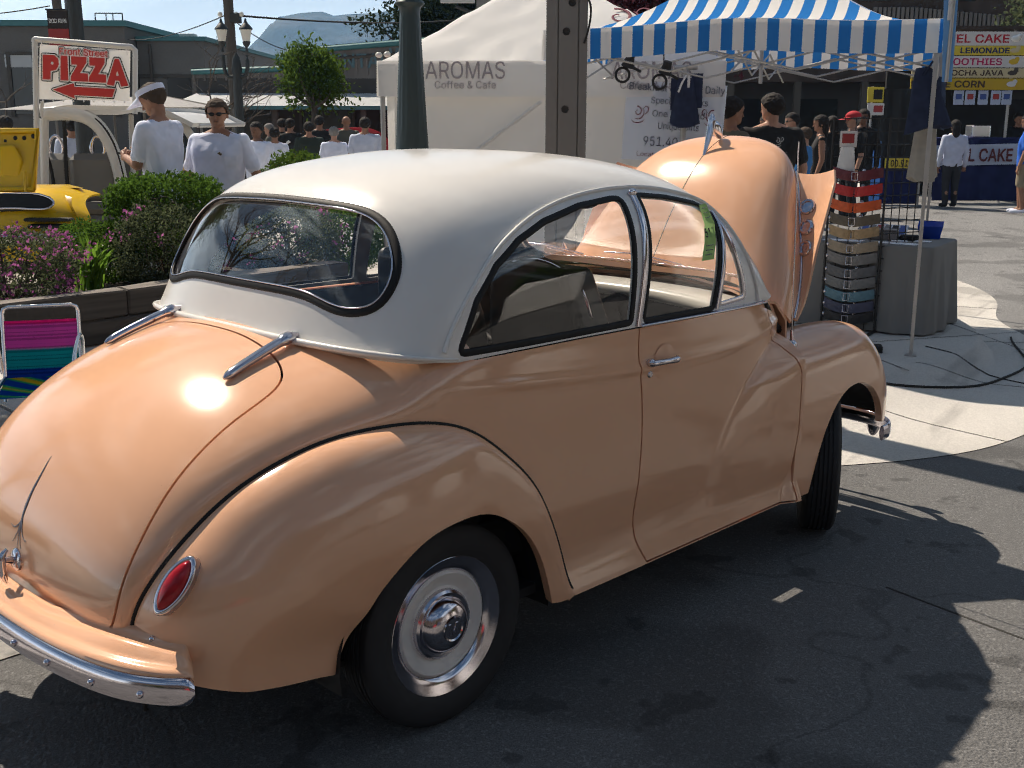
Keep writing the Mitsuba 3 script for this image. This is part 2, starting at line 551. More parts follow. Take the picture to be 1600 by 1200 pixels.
ARCH_F = Polygon(spline([(1.84, 0.20), (1.868, 0.30), (1.93, 0.48), (2.04, 0.605), (2.185, 0.652), (2.33, 0.612), (2.425, 0.50), (2.445, 0.44)], 60).tolist() + [(2.50, 0.435), (3.2, 0.435), (3.2, -0.2), (1.84, -0.2)])
BOT_F = Polygon([(1.5, 0.262), (1.9, 0.262), (1.9, -0.5), (1.5, -0.5)])


def loop_of(s, m=160, smooth=4):
    """The longest open edge of a surface as ordered points with normals."""
    w = weld(s, 1e-5)
    e = boundary_loops(w)
    nxt = {}
    for a, b in e:
        nxt.setdefault(int(a), []).append(int(b))
    best, seen = [], set()
    for st in list(nxt):
        if st in seen:
            continue
        c, k = [], st
        while k in nxt and k not in seen:
            seen.add(k)
            c.append(k)
            k = nxt[k][0]
        if len(c) > len(best):
            best = c
    p, n = w.v[best], w.n[best]
    for _ in range(smooth):
        p = (np.roll(p, 1, 0) + 2 * p + np.roll(p, -1, 0)) / 4
    d = np.r_[0, np.cumsum(np.linalg.norm(np.roll(p, -1, 0) - p, axis=1))]
    t = np.linspace(0, d[-1], m, endpoint=False)
    f = lambda q: np.stack([np.interp(t, d, np.r_[q[:, k], q[:1, k]]) for k in range(3)], 1)
    return f(p), f(n)


def seal(s, r, out=0.0, m=160, flat=(1.0, 1.0), smooth=4):
    p, n = loop_of(s, m, smooth)
    n /= np.linalg.norm(n, axis=1, keepdims=True)
    return tube(p + n * out, r, 10, True, up=n, flat=flat)


def offset(s, d):
    return S(s.v + s.n * d, s.f, s.n)


def outward(s):
    """Normals turned away from the car's middle."""
    c = s.v - np.array([0.8, 0, 0.6])
    if (c * s.n).sum() < 0:
        return S(s.v, s.f[:, ::-1], -s.n)
    return s


def rect_poly(x0, x1, y0, y1, r=0.0):
    p = Polygon([(x0, y0), (x1, y0), (x1, y1), (x0, y1)])
    return p.buffer(-r).buffer(r, 12) if r else p


def xz(s): return s.v[:, [0, 2]]
def yz(s): return s.v[:, [1, 2]]
def xy(s): return s.v[:, [0, 1]]
def both(s): return join(s, s.mir())


TUBS, ROOFS = outward(make_tub()), outward(make_roof())
R_WING = outward(make_rear_wing())
F_WING = outward(make_front_wing())

car = thing('classic_car', 'peach and cream two door vintage saloon with its bonnet raised, nearest the camera', 'car')

# outlines in side view (x, z) and end view (y, z)
Q_WIN = Polygon([(0.045, 1.080), (0.060, 1.110), (0.12, 1.217), (0.205, 1.304), (0.309, 1.366), (0.432, 1.411), (0.604, 1.447), (0.76, 1.460), (0.806, 1.460), (0.812, 1.448), (0.765, 1.078)]).buffer(-0.012).buffer(0.012)
D_WIN = Polygon([(0.826, 1.074), (0.905, 1.466), (1.06, 1.452), (1.243, 1.422), (1.315, 1.396), (1.228, 1.068)]).buffer(-0.01).buffer(0.01)
V_WIN = Polygon([(1.262, 1.076), (1.335, 1.372), (1.350, 1.366), (1.375, 1.299), (1.405, 1.20), (1.418, 1.163), (1.434, 1.10), (1.430, 1.083)]).buffer(-0.012).buffer(0.012)
_rw = [(0.0, 1.212), (0.149, 1.212), (0.293, 1.206), (0.36, 1.193), (0.425, 1.178), (0.501, 1.177), (0.555, 1.206), (0.572, 1.274), (0.553, 1.338), (0.495, 1.410), (0.405, 1.457), (0.285, 1.475), (0.14, 1.481), (0.0, 1.483)]
_rw = spline(np.array([(-y, z) for y, z in _rw[::-1][1:-1]] + _rw)[::1], 120, closed=True)
R_WIN = Polygon(_rw).buffer(-0.016)
W_WIN = Polygon(spline([(0, 1.105), (0.35, 1.102), (0.54, 1.108), (0.585, 1.15), (0.565, 1.27), (0.515, 1.375), (0.43, 1.425), (0.25, 1.448), (0, 1.453), (-0.25, 1.448), (-0.43, 1.425), (-0.515, 1.375), (-0.565, 1.27), (-0.585, 1.15), (-0.54, 1.108), (-0.35, 1.102)], 120, closed=True))
DOOR = Polygon(spline([(1.733, 0.268), (1.731, 0.62), (1.729, 0.76), (1.716, 0.82), (1.688, 0.875), (1.664, 0.94), (1.650, 1.02)], 30).tolist() + [(1.65, 1.3), (0.80, 1.3)] + spline([(0.799, 1.06), (0.782, 0.965), (0.796, 0.879), (0.806, 0.665), (0.789, 0.473), (0.803, 0.355), (0.835, 0.268)], 30).tolist())
SEAM_IN = Polygon(np.vstack([spline(SEAM, 120)[:, [0, 2]], [(0.5, -0.05)]])).buffer(-0.006)


def lid_xy(s):
    t = np.arctan2(s.v[:, 2] - 0.3, -(s.v[:, 0] + 0.1))
    return np.stack([s.v[:, 1], 0.8 * t], 1)


def _lid(y, x, z):
    return (y, 0.8 * math.atan2(z - 0.3, -(x + 0.1)))


_l = [_lid(0, -0.276, 1.10), _lid(0.13, -0.278, 1.105), _lid(0.30, -0.296, 1.088), _lid(0.385, -0.318, 1.068), _lid(0.442, -0.355, 1.043), _lid(0.468, -0.42, 1.010), _lid(0.472, -0.538, 0.955), _lid(0.480, -0.713, 0.82),
      _lid(0.486, -0.812, 0.687), _lid(0.478, -0.855, 0.575), _lid(0.455, -0.872, 0.515), _lid(0.415, -0.880, 0.487), _lid(0.30, -0.888, 0.475), _lid(0, -0.893, 0.470)]
LID = Polygon(spline(np.array(_l + [(-y, t) for y, t in _l[::-1][1:-1]]), 200, closed=True))
CABIN = Polygon(spline([(-0.16, 0), (-0.14, 0.35), (-0.06, 0.54), (0.12, 0.655), (0.7, 0.685), (1.3, 0.675), (1.56, 0.63), (1.66, 0.45), (1.70, 0), (1.66, -0.45), (1.56, -0.63), (1.3, -0.675), (0.7, -0.685), (0.12, -0.655), (-0.06, -0.54), (-0.14, -0.35)], 160, closed=True))

# body
half = clip(TUBS, -sd(SEAM_IN, xz(TUBS)))
half = clip(half, half.v[:, 0] * 0 + np.where(half.v[:, 2] < 0.62, 0.262 - half.v[:, 2] - 0 * half.v[:, 0], -1))
half = clip(half, np.where(half.v[:, 0] < -0.4, 0.372 - half.v[:, 2], -1.0))
cab = np.where(half.v[:, 2] > 0.95, -sd(CABIN, xy(half)), -1)
half = clip(half, cab)
_zt = np.interp(half.v[:, 0], ROOF[:, 2], ROOF[:, 4]) - 0.003
half = clip(half, np.where((half.v[:, 0] > 0.10) & (half.v[:, 0] < 1.60), half.v[:, 2] - _zt, -0.02))
mat_p('inner_trim', (0.07, 0.068, 0.064), 0.8)
part(car, 'inner_trim', offset(both(clip(clip(half, 0.3 - half.v[:, 2]), -0.05 - clip(half, 0.3 - half.v[:, 2]).v[:, 0])), -0.026), 'inner_trim', CAR)
GAP = 0.0032
shell = clip(half, -sd(DOOR.buffer(GAP), xz(half)) * 1.0)
shell = clip(shell, -sd(LID.buffer(GAP), lid_xy(shell)))
part(car, 'body_shell', rim(both(shell), 0.022), 'peach_paint', CAR, 'peach body shell with the rear quarters')
sill = clip(half, sd(rect_poly(0.5, 1.75, 0.0, 0.26), xz(half)))
door = clip(half, sd(DOOR.buffer(-GAP), xz(half)))
dkey = {}
for side, s in (('right', door), ('left', door.mir())):
    k = part(car, 'door', rim(s, 0.022), 'peach_paint', CAR)
    dkey[side] = k
lidh = clip(half, sd(LID.buffer(-GAP), lid_xy(half)))
lid = part(car, 'boot_lid', rim(both(lidh), 0.018), 'peach_paint', CAR, 'rounded peach boot lid with two chrome hinges')

# wings with their black piping
rwg = clip(R_WING, -sd(ARCH_R, xz(R_WING)))
rwg = clip(rwg, -sd(BOT_R, xz(rwg)))
rwg = rim(rwg, 0.028)
fwg = clip(F_WING, -sd(ARCH_F, xz(F_WING)))
fwg = clip(fwg, -sd(BOT_F, xz(fwg)))
fwg = rim(fwg, 0.028)
pipe = spline(SEAM, 200)
pipe = pipe[(pipe[:, 2] > 0.27)]
pipe_s = tube(pipe + np.array([0, -0.002, 0.001]), 0.0058, 8)
wing_keys = []
for q in (False, True):
    a = part(car, 'rear_wing', rwg.mir() if q else rwg, 'peach_paint', CAR)
    part(a, 'piping', pipe_s.mir() if q else pipe_s, 'rubber', CAR)
    b = part(car, 'front_wing', fwg.mir() if q else fwg, 'peach_paint', CAR)
    wing_keys.append((a, b))

# roof shell and glass
def win_sd(s, grow=0.0):
    d = np.full(len(s.v), 1e3)
    for w in (Q_WIN, D_WIN, V_WIN):
        d = np.minimum(d, sd(w.buffer(grow), xz(s)))
    rear = s.v[:, 0] < 0.4
    d = np.minimum(d, np.where(rear, sd(R_WIN.buffer(grow), yz(s)), 1e3))
    return np.minimum(d, np.where(s.v[:, 0] > 1.1, sd(W_WIN.buffer(grow), yz(s)), 1e3))


def split_roof(s, fn):
    return clip(s, np.clip(fn(s), -0.2, 0.2))


rs = ROOFS
for w in (Q_WIN, D_WIN, V_WIN):
    rs = split_roof(rs, lambda s: -sd(w, xz(s)))
rs = split_roof(rs, lambda s: np.where(s.v[:, 0] < 0.4, -sd(R_WIN, yz(s)), -0.2))
rs = split_roof(rs, lambda s: np.where(s.v[:, 0] > 1.1, -sd(W_WIN, yz(s)), -0.2))
rs2 = both(rs)
roof = part(car, 'roof', rim(rs2, 0.02), 'cream_paint', CAR, 'cream domed roof')
lin = offset(both(rs), -0.018)
mat_p('headlining', (0.20, 0.19, 0.175), 0.9)
part(roof, 'headlining', lin, 'headlining', CAR)
# moulded bead where the roof meets the boot
bead = ROOFS.v.reshape(260, 110, 3)[0][np.linspace(0, 109, 80).astype(int)]
fade = np.linspace(1, 0, 80) ** 0.5
bead = np.vstack([bead[::-1] * [1, -1, 1], bead[1:]])
bfade = np.r_[fade[::-1], fade[1:]]
part(roof, 'moulded_bead', tube(bead + np.array([-0.006, 0, 0.010]), 0.0125 * np.maximum(bfade, 0.3), 12), 'cream_paint', CAR)

GLASS = {}


def win_edge(s, name):
    return sd((R_WIN if name == 'rear_window' else W_WIN).buffer(-0.009), yz(s))


for name, w, fn, two_sides in (('rear_window', R_WIN, lambda s: np.where(s.v[:, 0] < 0.4, sd(R_WIN, yz(s)), 1), False), ('windscreen', W_WIN, lambda s: np.where(s.v[:, 0] > 1.1, sd(W_WIN, yz(s)), 1), False),
                               ('quarter_window', Q_WIN, lambda s: sd(Q_WIN, xz(s)), True), ('door_window', D_WIN, lambda s: sd(D_WIN, xz(s)), True), ('vent_window', V_WIN, lambda s: sd(V_WIN, xz(s)), True)):
    g = clip(ROOFS, np.clip(fn(ROOFS), -0.2, 0.2))
    GLASS[name] = g
    if not two_sides:
        full = weld(both(g), 1e-4)
        full = S(full.v, full.f, full.n)
        k = part(car, name, offset(full, -0.006), 'pane', CAR)
        part(k, 'rubber_seal', seal(full, 0.0135, 0.001, 260, flat=(1.0, 0.5)), 'rubber', CAR)
        part(k, 'chrome_trim', seal(clip(full, win_edge(full, name)), 0.0025, 0.007, 260), 'chrome', CAR)
    else:
        for m in (False, True):
            gg = g.mir() if m else g
            own = dkey['left' if m else 'right'] if name != 'quarter_window' else car
            k = part(own, name, offset(gg, -0.006), 'pane', CAR)
            if own == car:
                part(k, 'rubber_seal', seal(gg, 0.0088, -0.003, 200, flat=(1.3, 0.6)), 'rubber', CAR)
            else:
                part(own, 'rubber_seal', seal(gg, 0.008, -0.003, 200, flat=(1.3, 0.6)), 'chrome' if name == 'vent_window' else 'rubber', CAR)
# bright drip strips and pillar trims


def on_roof(pts, out=0.004):
    """Points (x, z) in side view laid onto the right side of the roof."""
    side = ROOFS.v[:, 2] > 1.03
    v, n = ROOFS.v[side], ROOFS.n[side]
    res, nn = [], []
    for x, z in pts:
        d = (v[:, 0] - x) ** 2 + (v[:, 2] - z) ** 2
        i = np.argsort(d)[:4]
        w = 1 / (d[i] + 1e-7)
        w /= w.sum()
        nrm = (n[i] * w[:, None]).sum(0)
        nrm /= np.linalg.norm(nrm)
        res.append(np.array([x, (v[i, 1] * w).sum(), z]) + nrm * out)
        nn.append(nrm)
    return np.array(res), np.array(nn)


for m in (False, True):
    own = dkey['left' if m else 'right']
    p, n = on_roof(np.stack([np.linspace(0.795, 0.872, 30), np.linspace(1.062, 1.466, 30)], 1))
    s = tube(p, 0.011, 8, up=n, flat=(1.2, 0.5))
    part(own, 'pillar_trim', s.mir() if m else s, 'chrome', CAR)
    s = ellipsoid(p[-1] + n[-1] * 0.004, (0.020, 0.010, 0.014), 10)
    part(own, 'trim_cap', s.mir() if m else s, 'chrome', CAR)
    p, n = on_roof(np.stack([np.linspace(1.243, 1.327, 30), np.linspace(1.066, 1.385, 30)], 1))
    s = tube(p, 0.008, 8, up=n, flat=(1.2, 0.6))
    part(own, 'vent_pillar', s.mir() if m else s, 'chrome', CAR)
    p, n = on_roof(np.stack([np.linspace(0.80, 1.60, 60), 1.064 - 0.016 * np.linspace(0, 1, 60)], 1), 0.005)
    s = tube(p, 0.012, 8, up=n, flat=(0.45, 1.0))
    part(own, 'waist_strip', s.mir() if m else s, 'chrome', CAR)
    # drip rail over the side windows
    rail = spline([(0.0, 1.09), (0.04, 1.16), (0.11, 1.245), (0.20, 1.330), (0.31, 1.392), (0.43, 1.436), (0.60, 1.471), (0.80, 1.486), (1.0, 1.479), (1.2, 1.448), (1.32, 1.415), (1.39, 1.365), (1.45, 1.26), (1.50, 1.15), (1.53, 1.06)], 120)
    p, n = on_roof(rail, 0.002)
    s = tube(p, 0.008, 8, up=n, flat=(0.8, 1.0))
    part(roof, 'drip_rail', s.mir() if m else s, 'cream_paint', CAR)

# boot lid fittings


def hinge_mesh(y):
    p = spline([(-0.455, y * 1.03, 1.036), (-0.40, y * 1.02, 1.060), (-0.31, y, 1.092), (-0.245, y * 0.985, 1.112), (-0.200, y * 0.975, 1.119)], 30)
    r = np.interp(np.linspace(0, 1, 30), [0, 0.08, 0.5, 0.72, 0.74, 0.86, 0.88, 1.0], [0.005, 0.013, 0.015, 0.015, 0.019, 0.019, 0.014, 0.004])
    return tube(p, r, 14, flat=(1.0, 0.9))


for y in (-0.325, 0.325):
    part(lid, 'hinge', hinge_mesh(y), 'chrome', CAR)
h = lathe([(0.0, 0.0), (0.030, 0.0), (0.030, 0.006), (0.022, 0.012), (0.010, 0.014), (0.010, 0.035), (0.0, 0.036)], 20, 'x').mir()
h = S(h.v * [-1, 1, 1], h.f, h.n * [-1, 1, 1])
hb = spline([(-0.030, 0.0, 0.030), (-0.042, 0, 0.012), (-0.042, 0, -0.012), (-0.034, 0.0, -0.045), (-0.026, 0, -0.062)], 24)
hb = tube(hb, np.interp(np.linspace(0, 1, 24), [0, 0.3, 0.7, 1], [0.005, 0.011, 0.011, 0.003]), 10, up=(0, 1, 0))
part(lid, 'handle', join(h, hb), 'chrome', CAR @ mat((-0.898, 0, 0.565), ry=math.radians(8)))

# pinstriped dart on the boot lid
lidv = both(lidh)


def on_lid(y, t):
    """A point of the boot lid at cross position y and angle t (degrees) about the boot's middle."""
    tt = np.degrees(np.arctan2(lidv.v[:, 2] - 0.3, -(lidv.v[:, 0] + 0.1)))
    d = (lidv.v[:, 1] - y) ** 2 + ((tt - t) * 0.0135) ** 2
    i = np.argsort(d)[:5]
    w = 1 / (d[i] + 1e-7)
    w /= w.sum()
    return (lidv.v[i] * w[:, None]).sum(0) + (lidv.n[i] * w[:, None]).sum(0) * 0.0012


mat_p('pinstripe', (0.10, 0.10, 0.14), 0.4)
ps = []
for path, wid in (([(-0.01, 37.5), (-0.006, 33), (0.0, 28), (0.0, 23.5)], [0.0008, 0.004, 0.006, 0.002]), ([(0, 26.5), (0.010, 24.5), (0.035, 23.6), (0.052, 24.0)], [0.003, 0.003, 0.002, 0.001]), ([(0, 26.5), (-0.010, 24.5), (-0.035, 22.6), (-0.050, 22.4)], [0.003, 0.003, 0.002, 0.001]),
                  ([(0.004, 25), (0.012, 22.6), (0.030, 21.2)], [0.002, 0.002, 0.001]), ([(-0.004, 25), (-0.010, 22.6), (-0.022, 20.6)], [0.002, 0.002, 0.001]), ([(0, 24.5), (0, 22), (-0.004, 19.4)], [0.002, 0.0015, 0.0008])):
    pp = spline(path, 26, k=2)
    p3 = np.array([on_lid(*q) for q in pp])
    p3[1:-1] = (p3[:-2] + p3[1:-1] + p3[2:]) / 3
    ps.append(tube(p3, np.interp(np.linspace(0, 1, 26), np.linspace(0, 1, len(wid)), wid), 6, up=(-1, 0, 0.3), flat=(1.0, 0.22)))
part(lid, 'pinstripe_dart', join(*ps), 'pinstripe', CAR)

# tail lamps
scene['red_lens'] = two({'type': 'roughplastic', 'diffuse_reflectance': proc(lambda p, n, uv: mi.Color3f(0.34, 0.008, 0.016) * (0.55 + 0.9 * fbm(p.x * 40, p.y * 40, p.z * 40))), 'alpha': 0.04})
def lamp_frame(top, bot, nrm):
    top, bot, nrm = map(np.array, (top, bot, nrm))
    a = (top - bot) / np.linalg.norm(top - bot)
    n = nrm - a * (nrm @ a)
    n /= np.linalg.norm(n)
    m = np.eye(4)
    m[:3, 0], m[:3, 1], m[:3, 2], m[:3, 3] = np.cross(a, n), a, n, (top + bot) / 2
    return m, np.linalg.norm(top - bot) / 2


lf, lh = lamp_frame((-0.735, -0.628, 0.695), (-0.815, -0.606, 0.586), (-0.86, -0.35, 0.36))
g_ = np.linspace(0, 2 * PI, 48, endpoint=False)
alm = np.stack([0.036 * np.sign(np.sin(g_)) * np.abs(np.sin(g_)) ** 1.25 * 0.78, lh * np.cos(g_), 0 * g_ + 0.004], 1)
rings = np.linspace(0, 1, 9)
dome = np.stack([np.stack([alm[:, 0] * (1 - r), alm[:, 1] * (1 - r), 0.010 + 0.022 * np.sqrt(1 - (1 - r) ** 2) + 0 * g_], 1) for r in rings])
lens = grid(dome, False, True)
if (lens.n[:, 2]).mean() < 0:
    lens = S(lens.v, lens.f[:, ::-1], -lens.n)
back = np.stack([np.stack([alm[:, 0] * k, alm[:, 1] * k, 0 * g_ + z], 1) for k, z in ((1.12, -0.03), (1.12, 0.006))])
bez = join(tube(alm * [1.08, 1.03, 1] + [0, 0, 0.006], 0.0075, 8, True, up=(0, 0, 1), flat=(1, 0.9)), grid(back, False, True))
for m in (False, True):
    a = wing_keys[int(m)][0]
    k = part(a, 'tail_lamp', (lens.move(lf).mir() if m else lens.move(lf)), 'red_lens', CAR)
    part(a, 'lamp_bezel', (bez.move(lf).mir() if m else bez.move(lf)), 'chrome', CAR)
    s = ellipsoid((-0.826, -0.575, 0.510), (0.008, 0.008, 0.008), 6)
    part(a, 'bolt', s.mir() if m else s, 'chrome', CAR)

# rear bumper: chrome blade and painted apron
bp = spline([(-0.985, 0), (-0.976, -0.25), (-0.955, -0.42), (-0.915, -0.58), (-0.870, -0.665), (-0.838, -0.705), (-0.808, -0.726)], 70, k=3)
bp = np.vstack([bp[::-1] * [1, -1], bp[1:]])
btan = np.gradient(bp, axis=0)
btan /= np.linalg.norm(btan, axis=1, keepdims=True)
bnor = np.stack([btan[:, 1], -btan[:, 0]], 1)
if bnor[len(bnor) // 2, 0] > 0:
    bnor = -bnor


def sweep(prof, rz=None, taper=None):
    prof = np.asarray(prof)
    p = np.zeros((len(bp), len(prof), 3))
    k = np.ones(len(bp)) if taper is None else taper
    p[..., :2] = bp[:, None] + bnor[:, None] * (prof[None, :, 0:1] * k[:, None, None])
    p[..., 2] = prof[None, :, 1]
    return p


blade = sweep([(-0.012, 0.392), (0.004, 0.394), (0.014, 0.402), (0.019, 0.425), (0.016, 0.448), (0.008, 0.462), (-0.006, 0.468), (-0.014, 0.462)])
_s = np.abs(np.linspace(-1, 1, len(bp)))
_k = np.sqrt(np.clip(1 - np.clip((_s - 0.93) / 0.07, 0, 1) ** 2, 0.02, 1))
blade[..., 2] = 0.432 + (blade[..., 2] - 0.432) * (0.35 + 0.65 * _k)[:, None]
bumper = part(car, 'rear_bumper', weld(grid(blade)), 'chrome', CAR, 'chrome bumper blade with a painted apron over it')
bl = grid(blade)
s_ = np.abs(np.linspace(-1, 1, len(bp)))
ap = sweep([(0.004, 0.466), (0.002, 0.476), (-0.010, 0.484), (-0.022, 0.482), (-0.034, 0.490), (-0.046, 0.502), (-0.060, 0.506), (-0.074, 0.505), (-0.086, 0.514), (-0.098, 0.520), (-0.108, 0.514), (-0.112, 0.495)])
widen = 1 - 0.28 * np.clip((0.42 - s_) / 0.2, 0, 1) - 0.25 * np.clip((s_ - 0.8) / 0.2, 0, 1)
ap[..., :2] = bp[:, None] + (ap[..., :2] - bp[:, None]) * widen[:, None, None]
ap[..., 2] = 0.466 + (ap[..., 2] - 0.466) * (0.75 + 0.35 * np.exp(-((s_ - 0.62) / 0.22) ** 2))[:, None]
endk = np.sqrt(np.clip(1 - np.clip((s_ - 0.90) / 0.10, 0, 1) ** 2, 0.0, 1))
ap[..., 2] = 0.462 + (ap[..., 2] - 0.462) * np.maximum(endk, 0.06)[:, None]
part(bumper, 'painted_apron', rim(grid(ap), 0.003), 'peach_paint', CAR, 'wavy peach apron above the chrome blade')
for i in np.linspace(0.11, 0.89, 9):
    j = int(i * (len(bp) - 1))
    c = np.array([*(bp[j] + bnor[j] * 0.019), 0.426])
    part(bumper, 'bolt', ellipsoid(c, (0.009, 0.009, 0.009), 6), 'chrome', CAR)
mat_p('plate_face', (0.30, 0.33, 0.36), 0.5)
pl = box(-0.914, -0.906, -0.30, 0.02, 0.40, 0.475, 0.003)
plate = part(car, 'number_plate', pl, 'plate_face', CAR)
for j in range(5):
    y = -0.03 - j * 0.052
    part(plate, 'character', join(box(-0.917, -0.9135, y - 0.036, y - 0.028, 0.412, 0.462), box(-0.9168, -0.9134, y - 0.030, y - 0.008, 0.455 - 0.018 * (j % 3), 0.463 - 0.018 * (j % 3)), box(-0.9166, -0.9133, y - 0.010, y - 0.002, 0.412, 0.462)), 'black', CAR)
part(car, 'exhaust_pipe', bar((-0.93, 0.30, 0.24), (-0.3, 0.30, 0.26), 0.019, 12), 'steel', CAR)

# wheels
def tyre():
    r, w = 0.300, 0.072
    pr = [(0.195, -w * 0.72), (0.215, -w * 0.92), (0.245, -w), (0.275, -w * 0.95), (0.291, -w * 0.82)]
    for k in range(6):
        z0 = -w * 0.72 + k * w * 1.44 / 6
        z1 = z0 + w * 1.44 / 6
        pr += [(r - 0.004 * abs(k - 2.5) / 2.5, z0 + 0.0015), (r - 0.004 * abs(k - 2.5) / 2.5, z1 - 0.0045), (r - 0.009, z1 - 0.004), (r - 0.009, z1 + 0.0005)] if k < 5 else [(r - 0.004, z0 + 0.0015), (r - 0.004, z1)]
    pr += [(0.291, w * 0.82), (0.275, w * 0.95), (0.245, w), (0.215, w * 0.92), (0.195, w * 0.72)]
    return lathe(pr, 96, 'y')


TYRE = tyre()
DISC = lathe([(0.0, 0.030), (0.095, 0.030), (0.110, 0.026), (0.128, 0.034), (0.150, 0.040), (0.160, 0.034), (0.172, 0.020), (0.176, -0.02), (0.195, -0.03)], 64, 'y')
RING = lathe([(0.160, 0.036), (0.168, 0.046), (0.180, 0.050), (0.193, 0.056), (0.204, 0.060), (0.209, 0.056), (0.206, 0.046)], 72, 'y')
CAP = lathe([(0.103, 0.028), (0.101, 0.040), (0.094, 0.046), (0.084, 0.044), (0.080, 0.047), (0.074, 0.062), (0.060, 0.074), (0.040, 0.081), (0.037, 0.081), (0.035, 0.085), (0.031, 0.082), (0.0, 0.083)], 64, 'y')
EMB = meshkit.text_mesh('M', 0.032, 0.004, True)
EMB.apply_translation((-EMB.bounds[:, 0].mean(), -EMB.bounds[:, 1].mean(), 0))
EMB = from_mesh(EMB, False).move(np.array([[1, 0, 0, 0], [0, 0, -1, -0.081], [0, 1, 0, 0], [0, 0, 0, 1.0]]))
gloss('wheel_paint', (0.72, 0.70, 0.66), 0.06)


def wheel(x, y, steer=0.0, flip=False):
    m = CAR @ mat((x, y, 0.300), math.radians(steer) + (PI if flip else 0))
    k = part(car, 'wheel', DISC, 'wheel_paint', m)
    part(k, 'tyre', TYRE, 'tyre_rubber', m)
    part(k, 'beauty_ring', RING, 'chrome', m)
    part(k, 'hub_cap', CAP, 'chrome', m)
    part(k, 'emblem', EMB, 'chrome', m)


# DISC faces -y at +offset: the tyre's centre plane lies 0.05 inside the ring
wheel(0.0, -0.632)
wheel(0.0, 0.632, flip=True)
wheel(2.184, -0.618, 33)
wheel(2.184, 0.618, 33, flip=True)

# dark inner arches, floor and engine bay
well = []
for sgn in (1, -1):
    for cx, rr in ((0.0, 0.40), (2.184, 0.40)):
        a = np.linspace(-0.15, PI + 0.15, 24) if cx < 1 else np.linspace(0.42, PI + 0.15, 24)
        ys = np.linspace(0.40, 0.715, 2)
        p = np.stack([np.stack([cx + rr * np.cos(a) * (1.0 if cx > 1 else 0.99), 0 * a + sgn * y, 0.30 + (rr - 0.02) * np.sin(a)], 1) for y in ys])
        well.append(grid(p))
        d = np.vstack([p[0], [[cx, sgn * 0.40, 0.2]]])
        well.append(S(d, np.array([[i, i + 1, len(d) - 1] for i in range(len(d) - 2)])))
well.append(box(-0.45, 2.40, -0.60, 0.60, 0.255, 0.27))
well.append(box(-0.78, -0.42, -0.44, 0.44, 0.33, 0.42))
part(car, 'underbody', join(*well), 'black', CAR)

# ---------------------------------------------------------------- cabin, bonnet and engine bay
mat_p('seat_hide', (0.020, 0.022, 0.022), 0.4)
mat_p('trim_card', (0.10, 0.10, 0.095), 0.7)
mat_p('carpet', (0.03, 0.03, 0.03), 0.95)
gloss('dash_cream', (0.62, 0.60, 0.54), 0.08)


def hull_pts(pts, r=0.02):
    """A softly rounded solid round a set of points."""
    sp = trimesh.creation.icosphere(2, r).vertices
    return from_mesh(trimesh.convex.convex_hull(np.vstack([sp + np.asarray(q) for q in pts])), True)


def back_rest(x, z0, z1, y0, y1, lean, th):
    pts = []
    for z, dx, w in ((z0, 0, 0.94), (z0 + (z1 - z0) * 0.7, lean * 0.7, 1.0), (z1, lean, 0.72)):
        yc, hw = (y0 + y1) / 2, (y1 - y0) / 2 * w
        for sy in (-1, 1):
            for k in (0, th):
                pts.append((x + k - dx, yc + sy * hw, z))
    return hull_pts(pts, 0.035)


for y0, y1 in ((-0.56, -0.06), (0.06, 0.56)):
    st = part(car, 'front_seat', back_rest(0.88, 0.52, 1.19, y0 + 0.05, y1 - 0.05, 0.14, 0.09), 'seat_hide', CAR)
    part(st, 'cushion', hull_pts([(x, y, z) for x in (0.86, 1.32) for y in (y0 + 0.04, y1 - 0.04) for z in (0.44, 0.53)], 0.035), 'seat_hide', CAR)
    part(st, 'rail', tube(spline([(0.90, y0 + 0.03, 0.5), (0.82, y0 + 0.04, 0.95), (0.775, y0 + 0.09, 1.185), (0.76, (y0 + y1) / 2, 1.245), (0.775, y1 - 0.09, 1.185), (0.82, y1 - 0.04, 0.95), (0.90, y1 - 0.03, 0.5)], 50), 0.009, 8, up=(1, 0, 0.2)), 'chrome', CAR)
part(car, 'rear_seat', join(back_rest(0.12, 0.5, 1.02, -0.60, 0.60, 0.22, 0.1), hull_pts([(x, y, z) for x in (0.15, 0.55) for y in (-0.58, 0.58) for z in (0.42, 0.50)], 0.04)), 'seat_hide', CAR)
part(car, 'parcel_shelf', box(-0.12, 0.04, -0.50, 0.50, 1.03, 1.045), 'trim_card', CAR)
part(car, 'cabin_floor', box(0.1, 1.72, -0.66, 0.66, 0.27, 0.30), 'carpet', CAR)
part(car, 'bulkhead', box(1.70, 1.73, -0.56, 0.56, 0.27, 1.0), 'trim_card', CAR)
for sg in (1, -1):
    part(car, 'door_card', grid(np.array([[(x, sg * y, z) for z, y in ((0.28, 0.685), (0.62, 0.69), (0.95, 0.69), (1.05, 0.672))] for x in (0.47, 0.9, 1.2)])), 'trim_card', CAR)
dsh = []
for y in np.linspace(-0.62, 0.62, 41):
    k = (y / 0.62) ** 2
    x0 = 1.735 - 0.17 * k
    sag = 0.0
    dsh.append([(x0, y, 1.050), (x0 - 0.07, y, 1.056), (x0 - 0.135, y, 1.045), (x0 - 0.150, y, 1.030), (x0 - 0.155, y, 1.008), (x0 - 0.145, y, 0.995), (x0 - 0.115, y, 0.94), (x0 - 0.10, y, 0.82), (x0 - 0.05, y, 0.78)])
dsh = np.array(dsh)
dash = part(car, 'dashboard', grid(dsh[:, :6]), 'dash_cream', CAR, 'cream topped dashboard')
part(dash, 'lower_panel', grid(dsh[:, 5:]), 'trim_card', CAR)
part(dash, 'glovebox_handle', tube(np.array([(1.52, -0.40, 0.93), (1.51, -0.33, 0.935)]), 0.010, 8), 'chrome', CAR)
